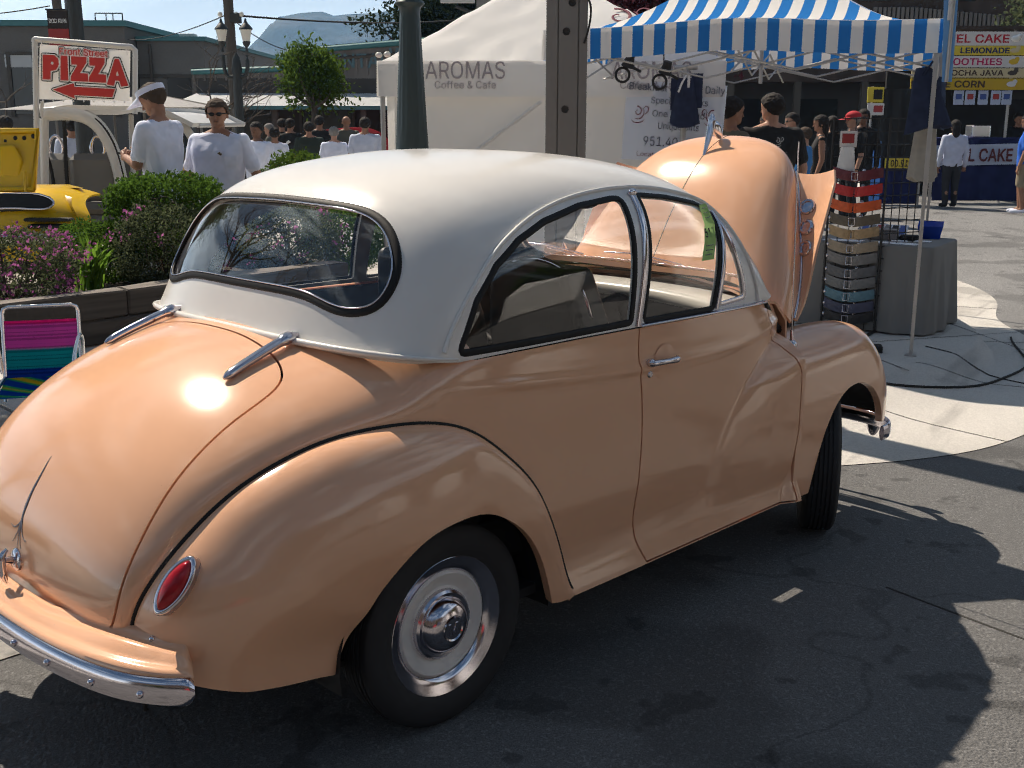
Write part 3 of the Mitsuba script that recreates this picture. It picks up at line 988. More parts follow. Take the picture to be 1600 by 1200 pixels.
part(dash, 'instrument', lathe([(0, 0), (0.075, 0), (0.085, 0.01), (0.08, 0.02), (0, 0.012)], 28, 'x').move(mat((1.60, 0.0, 0.93), rz=PI)), 'chrome', CAR)
wh = tube(np.stack([0 * np.linspace(0, 1, 40), 0.20 * np.cos(np.linspace(0, 2 * PI, 40, endpoint=False)), 0.20 * np.sin(np.linspace(0, 2 * PI, 40, endpoint=False))], 1), 0.012, 8, True, up=(1, 0, 0))
spk = [bar((0.01, 0, 0), (0, 0.2 * math.cos(a), 0.2 * math.sin(a)), 0.007, 6) for a in (0.2, PI - 0.2, -PI / 2)]
part(car, 'steering_wheel', join(wh, *spk, bar((0.0, 0, 0), (0.35, 0, -0.02), 0.018, 8)), 'black', CAR @ mat((1.30, 0.33, 0.99), ry=math.radians(24)))
part(car, 'rear_view_mirror', ellipsoid((1.32, -0.02, 1.395), (0.018, 0.085, 0.032), 10), 'chrome', CAR)
for y, hd in ((-0.27, -0.20), (0.25, 0.33)):
    part(car, 'wiper', join(bar((1.80, y, 1.085), (1.745, hd + 0.22, 1.14), 0.005, 6), tube(np.array([(1.762, hd + 0.02, 1.122), (1.735, hd + 0.22, 1.152), (1.728, hd + 0.40, 1.148)]), 0.005, 6)), 'chrome', CAR)
# windscreen surround and cowl
cw = []
for y in np.linspace(-0.63, 0.63, 41):
    k = (y / 0.63) ** 2
    cw.append([(1.735 - 0.155 * k ** 1.1, y, 1.088 - 0.045 * k), (1.80 - 0.05 * k, y, 1.075 - 0.06 * k), (1.86 - 0.03 * k, y, 1.03 - 0.09 * k), (1.87 - 0.03 * k, y, 0.90 - 0.06 * k), (1.84, y, 0.5)])
part(car, 'scuttle_panel', rim(grid(np.array(cw)), 0.01), 'peach_paint', CAR)
for sg in (1, -1):
    b = spline([(1.80, sg * 0.475, 1.055), (1.795, sg * 0.477, 1.09), (1.785, sg * 0.479, 1.13), (1.772, sg * 0.48, 1.168)], 20)
    part(car, 'chrome_fin', tube(b, np.interp(np.linspace(0, 1, 20), [0, 0.35, 0.8, 1], [0.012, 0.026, 0.014, 0.002]), 12, up=(0, 1, 0), flat=(0.8, 0.6)), 'chrome', CAR)
    part(car, 'hinge_gap_seal', tube(spline([(1.63, sg * 0.655, 1.03), (1.70, sg * 0.63, 0.995), (1.77, sg * 0.61, 0.945), (1.84, sg * 0.60, 0.90)], 20), 0.014, 8), 'rubber', CAR)

# engine bay: inner wings, slam panel, grille and a dark engine
bay = [grid(np.array([[(x, sg * 0.40, z) for z in (0.26, 0.55, 0.80)] for x in (1.80, 2.2, 2.55)])) for sg in (1, -1)]
part(car, 'inner_wings', join(*bay), 'black', CAR)
eng = [box(1.95, 2.42, -0.20, 0.20, 0.35, 0.80, 0.03), box(2.0, 2.36, -0.11, 0.11, 0.78, 0.875, 0.02), bar((2.02, -0.16, 0.86), (2.26, -0.16, 0.86), 0.055, 14), box(2.46, 2.53, -0.27, 0.27, 0.35, 0.84, 0.01), box(1.80, 1.92, -0.36, -0.14, 0.60, 0.82, 0.01)]
part(car, 'engine', join(*eng), 'black', CAR)
fp = []
for y in np.linspace(-0.44, 0.44, 31):
    k = (y / 0.44) ** 2
    fp.append([(2.66 - 0.05 * k, y, z) for z in (0.42, 0.50, 0.60, 0.68)] + [(2.58 - 0.05 * k, y, 0.72)])
gr = part(car, 'front_panel', grid(np.array(fp)), 'peach_paint', CAR)
for j in range(7):
    z = 0.47 + j * 0.03
    part(gr, 'grille_bar', tube(np.array([(2.672 - 0.05 * (y / 0.44) ** 2, y, z) for y in np.linspace(-0.30, 0.30, 13)]), 0.006, 6), 'cream_paint', CAR)
fb = spline([(2.50, 0.74), (2.62, 0.71), (2.70, 0.60), (2.73, 0.35), (2.74, 0.0)], 30)
fb = np.vstack([fb, fb[::-1][1:] * [1, -1]])
part(car, 'front_bumper', tube(np.hstack([fb, np.full((len(fb), 1), 0.375)]), 0.034, 12, flat=(0.35, 1.0)), 'chrome', CAR)
for sg in (1, -1):
    part(wing_keys[0 if sg < 0 else 1][1], 'headlamp', lathe([(0, 0.03), (0.05, 0.022), (0.08, 0.0), (0.095, -0.002), (0.098, -0.02)], 28, 'x').move(mat((2.632, sg * 0.555, 0.62))), 'chrome', CAR)
    part(car, 'overrider', ellipsoid((2.735, sg * 0.585, 0.365), (0.026, 0.034, 0.080), 12), 'chrome', CAR)

# bonnet, hinged at the scuttle and raised
BON = CAR @ mat((1.76, 0, 1.055), ry=math.radians(-49.5))
LL = np.array([0.0, 0.12, 0.28, 0.44, 0.58, 0.68, 0.75, 0.80, 0.825])
HC = np.array([0.0, 0.022, 0.044, 0.050, 0.040, 0.014, -0.018, -0.052, -0.085])
WW = np.array([0.605, 0.580, 0.530, 0.472, 0.418, 0.360, 0.290, 0.180, 0.03])
HE = np.array([-0.215, -0.215, -0.200, -0.155, -0.120, -0.110, -0.105, -0.100, -0.095])
bq = spline(np.stack([LL, HC, WW, HE], 1), 90)
psi = np.linspace(-PI / 2, PI / 2, 81)
n_ = 2.8
r_ = (np.abs(np.cos(psi)) ** n_ + np.abs(np.sin(psi)) ** n_) ** (-1 / n_)
a_, b_ = r_ * np.sin(psi), r_ * np.cos(psi)
crown = np.stack([np.repeat(bq[:, :1], 81, 1), bq[:, 2:3] * a_, bq[:, 3:4] + (bq[:, 1:2] - bq[:, 3:4]) * b_], -1)
crown_s = grid(crown)
if crown_s.n[:, 2].mean() < 0:
    crown_s = S(crown_s.v, crown_s.f[:, ::-1], -crown_s.n)
bon = part(car, 'bonnet', rim(crown_s, 0.012), 'peach_paint', BON, 'raised peach bonnet with three chrome portholes')
gloss('bonnet_inside', (0.20, 0.12, 0.08), 0.2)
part(bon, 'lining', offset(crown_s, -0.012), 'bonnet_inside', BON)
part(bon, 'centre_crease', tube(np.stack([bq[2:-4, 0], 0 * bq[2:-4, 0], bq[2:-4, 1] + 0.0005], 1), 0.0022, 6, up=(0, 0, 1), flat=(1, 0.5)), 'seam_shadow', BON)
edge = bq[:, [0, 2, 3]]
for sg in (1, -1):
    sel = (bq[:, 0] > 0.015) & (bq[:, 0] < 0.66)
    e = edge[sel]
    ow = np.interp(e[:, 0], [0.0, 0.15, 0.31, 0.47, 0.60, 0.66], [0.615, 0.612, 0.607, 0.603, 0.590, 0.565])
    oh = np.interp(e[:, 0], [0.0, 0.10, 0.31, 0.47, 0.60, 0.66], [-0.225, -0.220, -0.145, -0.105, -0.085, -0.080])
    tt = np.linspace(0, 1, 12)
    fl = np.stack([np.repeat(e[:, :1], 12, 1), sg * (e[:, 1:2] + (ow - e[:, 1])[:, None] * tt), e[:, 2:3] + (oh - e[:, 2])[:, None] * tt - 0.018 * np.sin(PI * tt)[None] * np.clip((ow - e[:, 1]) / 0.15, 0, 1)[:, None]], -1)
    fs = grid(fl)
    if fs.n[:, 2].mean() < 0:
        fs = S(fs.v, fs.f[:, ::-1], -fs.n)
    k = part(bon, 'flared_side', rim(fs, 0.010), 'peach_paint', BON)
    part(bon, 'side_trim', tube(np.stack([e[:, 0], sg * (e[:, 1] + 0.004), e[:, 2] + 0.004], 1), 0.0065, 8), 'chrome', BON)
    for L in (0.335, 0.425, 0.505):
        i = np.argmin(np.abs(e[:, 0] - L))
        c = fl[i, 3]
        nn = fs.n.reshape(-1, 12, 3)[i, 3]
        ax = np.array([1.0, 0, 0]) - nn * nn[0]
        ax /= np.linalg.norm(ax)
        m = np.eye(4)
        m[:3, 0], m[:3, 1], m[:3, 2], m[:3, 3] = ax, np.cross(nn, ax), nn, c
        part(bon, 'porthole', lathe([(0.034, 0.0), (0.034, 0.010), (0.030, 0.015), (0.023, 0.015), (0.021, 0.006), (0.0, 0.004)], 28).move(m), 'chrome', BON)
orn = spline([(0.60, 0, 0.022), (0.66, 0, 0.040), (0.72, 0, 0.062), (0.765, 0, 0.085), (0.79, 0, 0.105)], 24)
part(bon, 'ornament', join(tube(orn, np.interp(np.linspace(0, 1, 24), [0, 0.5, 0.85, 1], [0.003, 0.017, 0.020, 0.008]), 12, up=(0, 1, 0), flat=(0.5, 1.0)), ellipsoid((0.765, 0, 0.03), (0.03, 0.016, 0.05), 8)), 'chrome', BON)
prop = bar((2.30, -0.33, 0.82), (2.12, -0.36, 1.32), 0.006, 8)
part(car, 'bonnet_stay', prop, 'steel', CAR)

# door furniture, aerial, ticket
for sg in (1, -1):
    own = dkey['right' if sg < 0 else 'left']
    y = -0.737
    esc = lathe([(0.0, 0.006), (0.02, 0.005), (0.045, 0.002), (0.058, 0.0005)], 30, 'y').move(mat((0.915, y, 0.935)))
    h = join(ellipsoid((0.832, y - 0.010, 0.944), (0.016, 0.018, 0.014), 8), tube(spline([(0.830, y - 0.022, 0.944), (0.86, y - 0.030, 0.945), (0.91, y - 0.034, 0.944), (0.955, y - 0.026, 0.943)], 20), np.interp(np.linspace(0, 1, 20), [0, 0.5, 0.9, 1], [0.010, 0.009, 0.012, 0.006]), 10))
    lk = lathe([(0.0, 0.006), (0.009, 0.006), (0.012, 0.002), (0.012, -0.004)], 16, 'y').move(mat((0.838, y, 0.905)))
    for nm, s, b in (('handle_dish', esc, 'peach_paint'), ('handle', h, 'chrome'), ('lock', lk, 'chrome')):
        part(own, nm, s if sg < 0 else s.mir(), b, CAR)
aer = part(car, 'aerial', join(ellipsoid((1.845, -0.655, 0.845), (0.022, 0.022, 0.022), 10), bar((1.845, -0.655, 0.86), (1.845, -0.652, 0.905), 0.008, 8, 0.006), bar((1.845, -0.652, 0.90), (1.80, -0.66, 1.62), 0.0028, 6)), 'chrome', CAR)
scene['ticket_green'] = {'type': 'principledthin', 'base_color': rgb(0.50, 0.78, 0.30), 'roughness': 0.8, 'diff_trans': 1.2, 'eta': 1.3}
tp = np.array([[(1.150 + 0.075 * u - 0.09 * (1 - v) * 0 + dx, 0, z) for u in (0, 0.5, 1)] for v, z, dx in ((1, 1.408, 0.070), (0.66, 1.35, 0.042), (0.33, 1.295, 0.012), (0, 1.238, -0.016))])
gsd = ROOFS
flat = []
for row in tp:
    p, n = on_roof([(q[0], q[2]) for q in row], 0.012)
    flat.append(p)
flat = np.array(flat)
tk = part(car, 'entry_ticket', grid(flat), 'ticket_green', CAR, 'green paper ticket hung in the door window')


def print_on(quad, text, h, depth=0.0012, bold=True):
    """Flat lettering laid on a quad (top left, top right, bottom left), centred."""
    m = meshkit.text_mesh(text, h, depth, bold)
    tl, tr, bl = map(np.array, quad)
    ex = (tr - tl) / np.linalg.norm(tr - tl)
    ey = (tl - bl)
    ey = ey - ex * (ey @ ex)
    ey /= np.linalg.norm(ey)
    ez = np.cross(ex, ey)
    c = m.bounds.mean(0)
    v = m.vertices - [c[0], c[1], 0]
    o = (tr + bl) / 2
    return S(v[:, :1] * ex + v[:, 1:2] * ey + (v[:, 2:] + 0.001) * ez + o, m.faces) if False else from_mesh(trimesh.Trimesh(v[:, :1] * ex + v[:, 1:2] * ey + (v[:, 2:] + 0.001) * ez + o, m.faces, process=False), False)


part(tk, 'number', print_on((flat[1, 0], flat[1, 2], flat[2, 0]), '513', 0.030, 0.0006), 'black', CAR)
for v in (0, 2):
    for j in range(3):
        a = flat[v, 0] * (1 - 0.2 - j * 0.25) + flat[v + 1, 0] * (0.2 + j * 0.25)
        b = flat[v, 2] * (1 - 0.2 - j * 0.25) + flat[v + 1, 2] * (0.2 + j * 0.25)
        d = (b - a)
        part(tk, 'printed_line', tube(np.array([a + d * 0.2, a + d * 0.8]) + [0, -0.0012, 0], 0.0016, 4, up=(0, 0, 1), flat=(0.3, 1)), 'pinstripe', CAR)

# ---------------------------------------------------------------- the place
def P(px, py, y):
    """Where the sight line through a point of a 1600 x 1200 frame meets the upright plane at distance y: used to plan the layout."""
    k = 1734.3
    d = _f + (px - 800) / k * (math.cos(ROLL) * _r + math.sin(ROLL) * _u) - (py - 600) / k * _up
    t = y / d[1]
    return np.array([d[0] * t, y, CAM_Z + d[2] * t])


SA, CA = math.sin(math.radians(45.4955)), math.cos(math.radians(45.4955))


def cw_(x, y):
    return np.array([-0.6727 + x * CA - y * SA, 3.3834 + x * SA + y * CA])


def asphalt(p, n, uv):
    g = noise(p.x * 330, p.y * 330, 3.0)
    g2 = noise(p.x * 130, p.y * 130, 9.0)
    big = fbm(p.x * 0.5, p.y * 0.5, 2.0, 4)
    spot = smoothstep(0.58, 0.70, fbm(p.x * 1.6 + 7, p.y * 1.6, 5.0, 3)) * 0.30
    drip = smoothstep(0.70, 0.78, fbm(p.x * 7.0, p.y * 7.0, 2.0, 3)) * 0.35
    wx_, wy_ = p.x * 0.55 + 0.35 * fbm(p.x * 2, p.y * 2, 1.0, 3), p.y * 0.55 + 0.35 * fbm(p.x * 2, p.y * 2, 6.0, 3)
    d1, d2, _ = voronoi(wx_, wy_)
    crack = (1 - smoothstep(0.004, 0.016, d2 - d1)) * smoothstep(0.42, 0.60, fbm(p.x * 0.35, p.y * 0.35, 11.0, 2)) * 0.22
    base = dr.lerp(mi.Float(0.125), mi.Float(0.215), smoothstep(5.5, 11.0, p.y + 0.8 * (big - 0.5)))
    v = base * (0.72 + 0.35 * big) * (0.62 + 0.50 * g + 0.42 * smoothstep(0.66, 0.94, g2)) * (1 - spot) * (1 - drip) * (1 - crack)
    return mi.Color3f(v, v, v)


def concrete_c(p, n, uv):
    big = fbm(p.x * 0.8, p.y * 0.8, 1.0, 4)
    g = noise(p.x * 150, p.y * 150, 1.0)
    stain = smoothstep(0.54, 0.72, fbm(p.x * 1.7, p.y * 1.7, 8.0, 5)) * 0.30
    along = p.x * 0.55 + p.y * 0.83
    scuff = smoothstep(0.60, 0.78, fbm(along * 0.9, (p.x * 0.83 - p.y * 0.55) * 9.0, 4.0, 3)) * 0.22
    stain = stain + scuff * (1 - stain)
    v = 0.46 * (0.74 + 0.45 * big) * (0.88 + 0.22 * g) * (1 - stain)
    return mi.Color3f(v * 1.03, v * 0.99, v * 0.92)


mat_p('asphalt_in', asphalt, 0.82, spec=0.35)
bump('asphalt', scene.pop('asphalt_in')['b'], lambda p, n, uv: noise(p.x * 120, p.y * 120, 0.0) + 0.5 * noise(p.x * 260, p.y * 260, 4.0), 0.0035, 2e-3)
mat_p('concrete_in', concrete_c, 0.85, spec=0.3)
bump('concrete', scene.pop('concrete_in')['b'], lambda p, n, uv: fbm(p.x * 40, p.y * 40, 0.0, 3), 0.002, 3e-3)


def sheet(poly, z, step=None):
    v, f = trimesh.creation.triangulate_polygon(poly, engine='earcut')
    s = S(np.hstack([v, np.full((len(v), 1), z)]), f)
    if s.n[:, 2].mean() < 0:
        s = S(s.v, s.f[:, ::-1])
    return s


struct('street', sheet(Polygon([(-2600, -300), (2600, -300), (2600, 2600), (-2600, 2600)]), 0.0), 'asphalt')

# concrete gutter, ramp and paved corner
B = spline([cw_(-14, 0.64), cw_(-8, 0.63), cw_(-3, 0.62), cw_(-0.7, 0.61), cw_(0.8, 0.58), cw_(1.7, 0.42), cw_(2.4, 0.10), cw_(2.95, -0.22), cw_(3.3, -0.44), cw_(3.75, -0.64), cw_(4.28, -0.72), cw_(5.0, -0.66), cw_(6.0, -0.35),
            cw_(7.0, 0.15), cw_(7.9, 0.84), cw_(8.9, 1.25), cw_(10.3, 2.35), cw_(11.6, 4.3), cw_(12.5, 7.5), cw_(12.6, 12), cw_(11, 17)], 420)
tb = np.gradient(B, axis=0)
tb /= np.linalg.norm(tb, axis=1, keepdims=True)
nb = np.stack([-tb[:, 1], tb[:, 0]], 1)
cx_ = np.array([(q - np.array([-0.6727, 3.3834])) @ np.array([CA, SA]) for q in B])
rampw = 0.06 + 1.1 * np.exp(-((cx_ - 4.0) / 1.6) ** 2)
KERB = 0.10
rows = []
for d, h in ((0.0, 0.004), (0.42, 0.004)):
    rows.append(np.hstack([B + nb * d, np.full((len(B), 1), h)]))
for t in np.linspace(0, 1, 9)[1:]:
    rows.append(np.hstack([B + nb * (0.42 + rampw * t)[:, None], np.full((len(B), 1), 0.004 + KERB * (t * t * (3 - 2 * t)))]))
inner = rows[-1][:, :2]
gut = grid(np.array(rows))
if gut.n[:, 2].mean() < 0:
    gut = S(gut.v, gut.f[:, ::-1], -gut.n)
struct('gutter_and_kerb', gut, 'concrete')
pav = Polygon(np.vstack([inner, [[-6.0, 24.0], [-40, 24], [-40, -6]]])).buffer(0)
pav = max(getattr(pav, 'geoms', [pav]), key=lambda g: g.area)
struct('pavement', sheet(pav, KERB + 0.004), 'concrete')
PZ = KERB + 0.004
mat_p('joint_dark', (0.05, 0.048, 0.045), 0.9)


def strip(pts, w, z=None):
    pts = np.asarray(pts, float)
    if pts.shape[1] == 2:
        pts = np.hstack([pts, np.full((len(pts), 1), z)])
    return tube(pts, w, 4, up=(0, 0, 1), flat=(1.0, 0.25), cap=False)


joints = []
for i in range(20, 400, 24):
    joints.append(strip(np.vstack([gut.v.reshape(10, 420, 3)[:, i]]) + [0, 0, 0.0012], 0.005))
struct('kerb_joints', join(*joints), 'joint_dark')
pj = [strip([a, b], 0.005, PZ + 0.0012) for a, b in (((1.2, 7.6), (4.3, 8.6)), ((0.4, 9.6), (4.6, 11.2)), ((2.6, 7.1), (1.6, 11.5)), ((3.7, 7.4), (3.2, 12)))]
struct('paving_joints', join(*pj), 'joint_dark')
struct('road_crack', strip(spline([(1.40, 3.86), (1.55, 3.66), (1.72, 3.44), (2.0, 3.10), (2.3, 2.85)], 20, k=2), 0.006, 0.001), 'joint_dark')
far_kerb = Polygon([(2.5, 29.3), (9.6, 27.6), (11.3, 27.4), (12.6, 28.4), (14.5, 30.0), (40, 30.5), (40, 70), (2.5, 70)])
struct('far_pavement', sheet(far_kerb, 0.09), 'concrete')

# hills behind the town
hx = np.linspace(-1500, 1500, 160)
hy = np.linspace(1500, 2500, 60)
gx, gy = np.meshgrid(hx, hy, indexing='ij')
pxh = 800 + 1734.3 * gx / 1900
ridge = np.interp(pxh, [-1200, -300, 250, 330, 375, 400, 425, 445, 470, 500, 560, 620, 900, 1500, 2600], [20, 30, 30, 62, 96, 112, 142, 166, 174, 178, 176, 186, 170, 90, 40])
across = np.exp(-((gy - 1950) / 280) ** 2)
gz = ridge * across + (meshkit.fbm(np.stack([gx / 90, gy / 90, 0 * gx], -1), 4, 3) - 0.5) * 26 * np.minimum(across * 2, 1) + 7 * (meshkit.noise(np.stack([gx / 14, gy / 14, 0 * gx], -1), 8) - 0.5) - 4
mat_p('hill_scrub', lambda p, n, uv: mix((0.030, 0.042, 0.030), (0.075, 0.075, 0.055), smoothstep(0.4, 0.65, fbm(p.x / 60, p.y / 60, p.z / 40, 4))), 0.95)
hs = grid(np.stack([gx, gy, gz], -1))
if hs.n[:, 2].mean() < 0:
    hs = S(hs.v, hs.f[:, ::-1], -hs.n)
struct('hills', hs, 'hill_scrub')

# ---------------------------------------------------------------- buildings
def stucco(c, f=3.0):
    return lambda p, n, uv: mi.Color3f(*c) * (0.75 + 0.35 * fbm(p.x * 0.6, p.y * 0.6, p.z * 0.9, 4) + 0.15 * noise(p.x * 30, p.y * 30, p.z * 30))


mat_p('brown_stucco', stucco((0.125, 0.115, 0.105)), 0.9)
mat_p('brown_stucco_dark', stucco((0.145, 0.137, 0.128)), 0.9)
mat_p('old_boards', lambda p, n, uv: mi.Color3f(0.125, 0.112, 0.102) * (0.6 + 0.8 * noise(p.x * 3.3, 0.0, p.z * 0.2) + 0.2 * noise(p.x * 20, p.y * 3, p.z * 1.5)), 0.9)
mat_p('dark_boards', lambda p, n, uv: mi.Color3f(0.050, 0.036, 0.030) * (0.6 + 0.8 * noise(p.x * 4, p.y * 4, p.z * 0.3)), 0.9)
mat_p('metal_roofing', (0.42, 0.43, 0.43), 0.45, spec=0.5)
mat_p('teal_trim', (0.05, 0.16, 0.17), 0.6)
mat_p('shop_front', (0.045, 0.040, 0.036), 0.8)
mat_p('post_brown', (0.07, 0.06, 0.05), 0.8)
scene['dark_glass'] = two({'type': 'roughplastic', 'diffuse_reflectance': rgb(0.012, 0.013, 0.015), 'alpha': 0.04})

x0, x1 = P(-1500, 0, 38)[0], P(191, 0, 38)[0]
z1 = P(100, 41, 38)[2]
bA = thing('brown_building', 'tall brown stucco building at the far left behind the pizza banner', 'building')
part(bA, 'wall', box(x0, x1, 38, 52, 0, z1), 'brown_stucco')
part(bA, 'coping', box(x0 - 0.1, x1 + 0.1, 37.85, 52.1, z1, z1 + 0.18), 'teal_trim')
for a, b, c, d in ((8, 52, 86, 178), (-110, -40, 90, 178), (120, 170, 100, 178), (-400, -250, 90, 178), (-700, -560, 90, 178), (-1100, -960, 90, 178)):
    xa, xb, za, zb = P(a, 0, 38)[0], P(b, 0, 38)[0], P(0, d, 38)[2], P(0, c, 38)[2]
    w = part(bA, 'window', box(xa, xb, 37.95, 38.05, za, zb), 'dark_glass')
    part(w, 'frame', join(box(xa - 0.12, xa, 37.90, 38.02, za - 0.1, zb + 0.1), box(xb, xb + 0.12, 37.90, 38.02, za - 0.1, zb + 0.1), box(xa, xb, 37.90, 38.02, zb, zb + 0.1)), 'post_brown')
for xv in (x1 - 2.2, x1 - 6.5, x1 - 11.0):
    part(bA, 'downpipe', bar((xv, 37.90, 0), (xv, 37.90, z1 - 0.1), 0.06, 8), 'post_brown')
for xv, wv in ((x1 - 1.4, 0.5), (x1 - 4.0, 0.9)):
    part(bA, 'wall_vent', box(xv, xv + wv, 37.94, 38.0, z1 - 1.3, z1 - 0.9, 0.01), 'metal_roofing')
ant = P(162, 30, 38)
part(bA, 'roof_ladder', join(*[bar((ant[0] + k * 0.45, 38.5, z1), (ant[0] + k * 0.45, 38.5, z1 + 0.45), 0.02, 5) for k in (-1, -0.2, 0.3, 1)], bar((ant[0] - 0.45, 38.5, z1 + 0.45), (ant[0] + 0.45, 38.5, z1 + 0.45), 0.02, 5)), 'post_brown')
xb2 = P(314, 0, 39)[0]
z2 = P(250, 64, 39)[2]
bB = thing('brown_building', 'lower brown building with a flat roof, right of the tall brown building', 'building')
part(bB, 'wall', box(x1 + 0.05, xb2, 39, 52, 0, z2), 'brown_stucco_dark')
part(bB, 'coping', box(x1 + 0.05, xb2 + 0.1, 38.88, 52.1, z2, z2 + 0.14), 'teal_trim')
part(bB, 'string_course', box(x1 + 0.05, xb2, 38.93, 39, z2 - 1.2, z2 - 1.08), 'post_brown')
part(bB, 'downpipe', bar((x1 + 0.5, 38.9, 0), (x1 + 0.5, 38.9, z2 - 0.1), 0.05, 8), 'post_brown')
part(bB, 'roof_vent', box(x1 + 1.2, x1 + 1.7, 40, 40.5, z2 + 0.1, z2 + 0.32, 0.02), 'metal_roofing')
part(bB, 'window', box(x1 + 1.0, x1 + 1.8, 38.95, 39.02, 1.9, 3.2), 'dark_glass')

# western false-front store with a metal awning
store = thing('wooden_store', 'long dark wooden store with a stepped false front and pale metal awning', 'building')
SY = 34.0
tops = [(300, 112), (438, 108), (449, 92), (452, 80), (470, 79), (760, 56), (900, 56)]
poly = [(P(px, py, SY)[0], P(px, py, SY)[2]) for px, py in tops]
zb0 = 0.0
wallp = Polygon([(poly[0][0], zb0)] + poly + [(poly[-1][0], zb0)])
ws = prism(wallp, 0.25).move(np.array([[1, 0, 0, 0], [0, 0, -1, SY + 0.25], [0, 1, 0, 0], [0, 0, 0, 1.0]]))
part(store, 'false_front', ws, 'old_boards')
xs_ = np.arange(poly[0][0] + 0.05, poly[-1][0], 0.32)
for x in xs_:
    zt = np.interp(x, [q[0] for q in poly], [q[1] for q in poly])
    part(store, 'batten', box(x - 0.03, x + 0.03, SY - 0.035, SY + 0.001, 3.0, zt - 0.28), 'old_boards')
cap = np.array([(x, SY - 0.05, z) for x, z in poly])
part(store, 'coping', tube(cap, 0.09, 4, up=(0, 1, 0)), 'teal_trim')
part(store, 'fascia_band', tube(np.array([(P(px, py + 17, SY)[0], SY - 0.03, P(px, py + 17, SY)[2]) for px, py in tops if px > 451]), 0.06, 4, up=(0, 1, 0)), 'post_brown')
ax0, ax1 = P(250, 0, 31)[0], P(900, 0, 31)[0]
za, zb = P(450, 166, 31)[2], P(450, 146, SY)[2]
aw = grid(np.array([[(x, 31.0, za + 0.012 * (i % 2)), (x, SY - 0.02, zb + 0.012 * (i % 2))] for i, x in enumerate(np.arange(ax0, ax1, 0.2))]))
awk = part(store, 'awning_roof', aw, 'metal_roofing')
part(awk, 'gutter', box(ax0, ax1, 30.92, 31.0, za - 0.09, za + 0.01), 'teal_trim')
for x in np.arange(ax0 + 0.5, ax1, 2.4):
    part(store, 'awning_post', box(x - 0.07, x + 0.07, 31.05, 31.19, 0.0, za - 0.02), 'post_brown')
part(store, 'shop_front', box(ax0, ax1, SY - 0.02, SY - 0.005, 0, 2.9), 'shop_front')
rng = np.random.default_rng(4)
for x in np.arange(ax0 + 0.7, ax1 - 2, 2.4):
    w = part(store, 'shop_window', box(x, x + 1.5, SY - 0.06, SY - 0.03, 0.9, 2.3), 'dark_glass')
    part(w, 'frame', join(box(x - 0.08, x, SY - 0.10, SY - 0.02, 0.8, 2.4), box(x + 1.5, x + 1.58, SY - 0.10, SY - 0.02, 0.8, 2.4), box(x, x + 1.5, SY - 0.10, SY - 0.02, 2.3, 2.4)), 'post_brown')
mat_p('teal_letters', (0.07, 0.13, 0.15), 0.7)


def text_at(text, h, centre, yaw=0.0, depth=0.004, bold=True, width=None, pitch=0.0):
    """Upright lettering facing the viewer (towards -y, turned by yaw), centred on a point."""
    m = meshkit.text_mesh(text, h, depth, bold)
    c = (m.bounds[0] + m.bounds[1]) / 2
    v = m.vertices - [c[0], c[1], 0]
    if width:
        v[:, 0] *= width / (m.bounds[1, 0] - m.bounds[0, 0])
    v = np.stack([v[:, 0], -v[:, 2], v[:, 1]], 1)
    return from_mesh(trimesh.Trimesh(v, m.faces, process=False), False).move(mat(centre, yaw, pitch))


for t, px, py in (('MINTAR', 555, 95), ('WORK', 650, 86)):
    part(store, 'lettering', text_at(t, 0.38, P(px, py, SY - 0.05)), 'teal_letters')
scene['lantern_glass'] = two({'type': 'roughplastic', 'diffuse_reflectance': rgb(0.75, 0.72, 0.62), 'alpha': 0.08})
mat_p('lamp_iron', (0.022, 0.026, 0.026), 0.5)
for px, py in ((592, 86), (605, 85)):
    part(store, 'globe_lamp', ellipsoid(P(px, py, 31.5), (0.10, 0.10, 0.08), 8), 'lantern_glass')

# dark building on the right behind the canopy
dk = thing('dark_wooden_building', 'dark brown wooden building with a slatted fascia, behind the striped canopy', 'building')
dy = 36.0
xa, xb = P(905, 0, dy)[0], P(1900, 0, dy)[0]
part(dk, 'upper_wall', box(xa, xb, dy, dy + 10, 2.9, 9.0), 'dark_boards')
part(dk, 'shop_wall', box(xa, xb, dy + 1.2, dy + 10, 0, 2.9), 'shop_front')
fp0, fp1 = P(1365, 0, dy)[0], P(1570, 0, dy)[0]
zt0, zb0_ = P(1400, 12, dy)[2], P(1400, 46, dy)[2]
for i, x in enumerate(np.arange(fp0, fp1, 0.14)):
    part(dk, 'fascia_slat', box(x, x + 0.09, dy - 0.16, dy - 0.05, zb0_, zt0 - 0.35 * max(0, (x - fp0) / (fp1 - fp0) - 0.3)), 'old_boards')
for x in np.arange(xa + 0.6, xb, 2.1):
    part(dk, 'porch_post', box(x - 0.1, x + 0.1, dy - 0.02, dy + 0.18, 0, 2.9), 'post_brown')
for x in np.arange(xa + 1.0, xb - 1, 2.1):
    part(dk, 'window', box(x, x + 1.2, dy + 1.15, dy + 1.21, 0.7, 2.4), 'dark_glass')
for i, z in enumerate((4.3, 6.2)):
    for x in np.arange(xa + 0.8, xb - 1, 2.6):
        part(dk, 'window', box(x, x + 1.0, dy - 0.03, dy + 0.02, z + 1.0, z + 2.1), 'dark_glass')

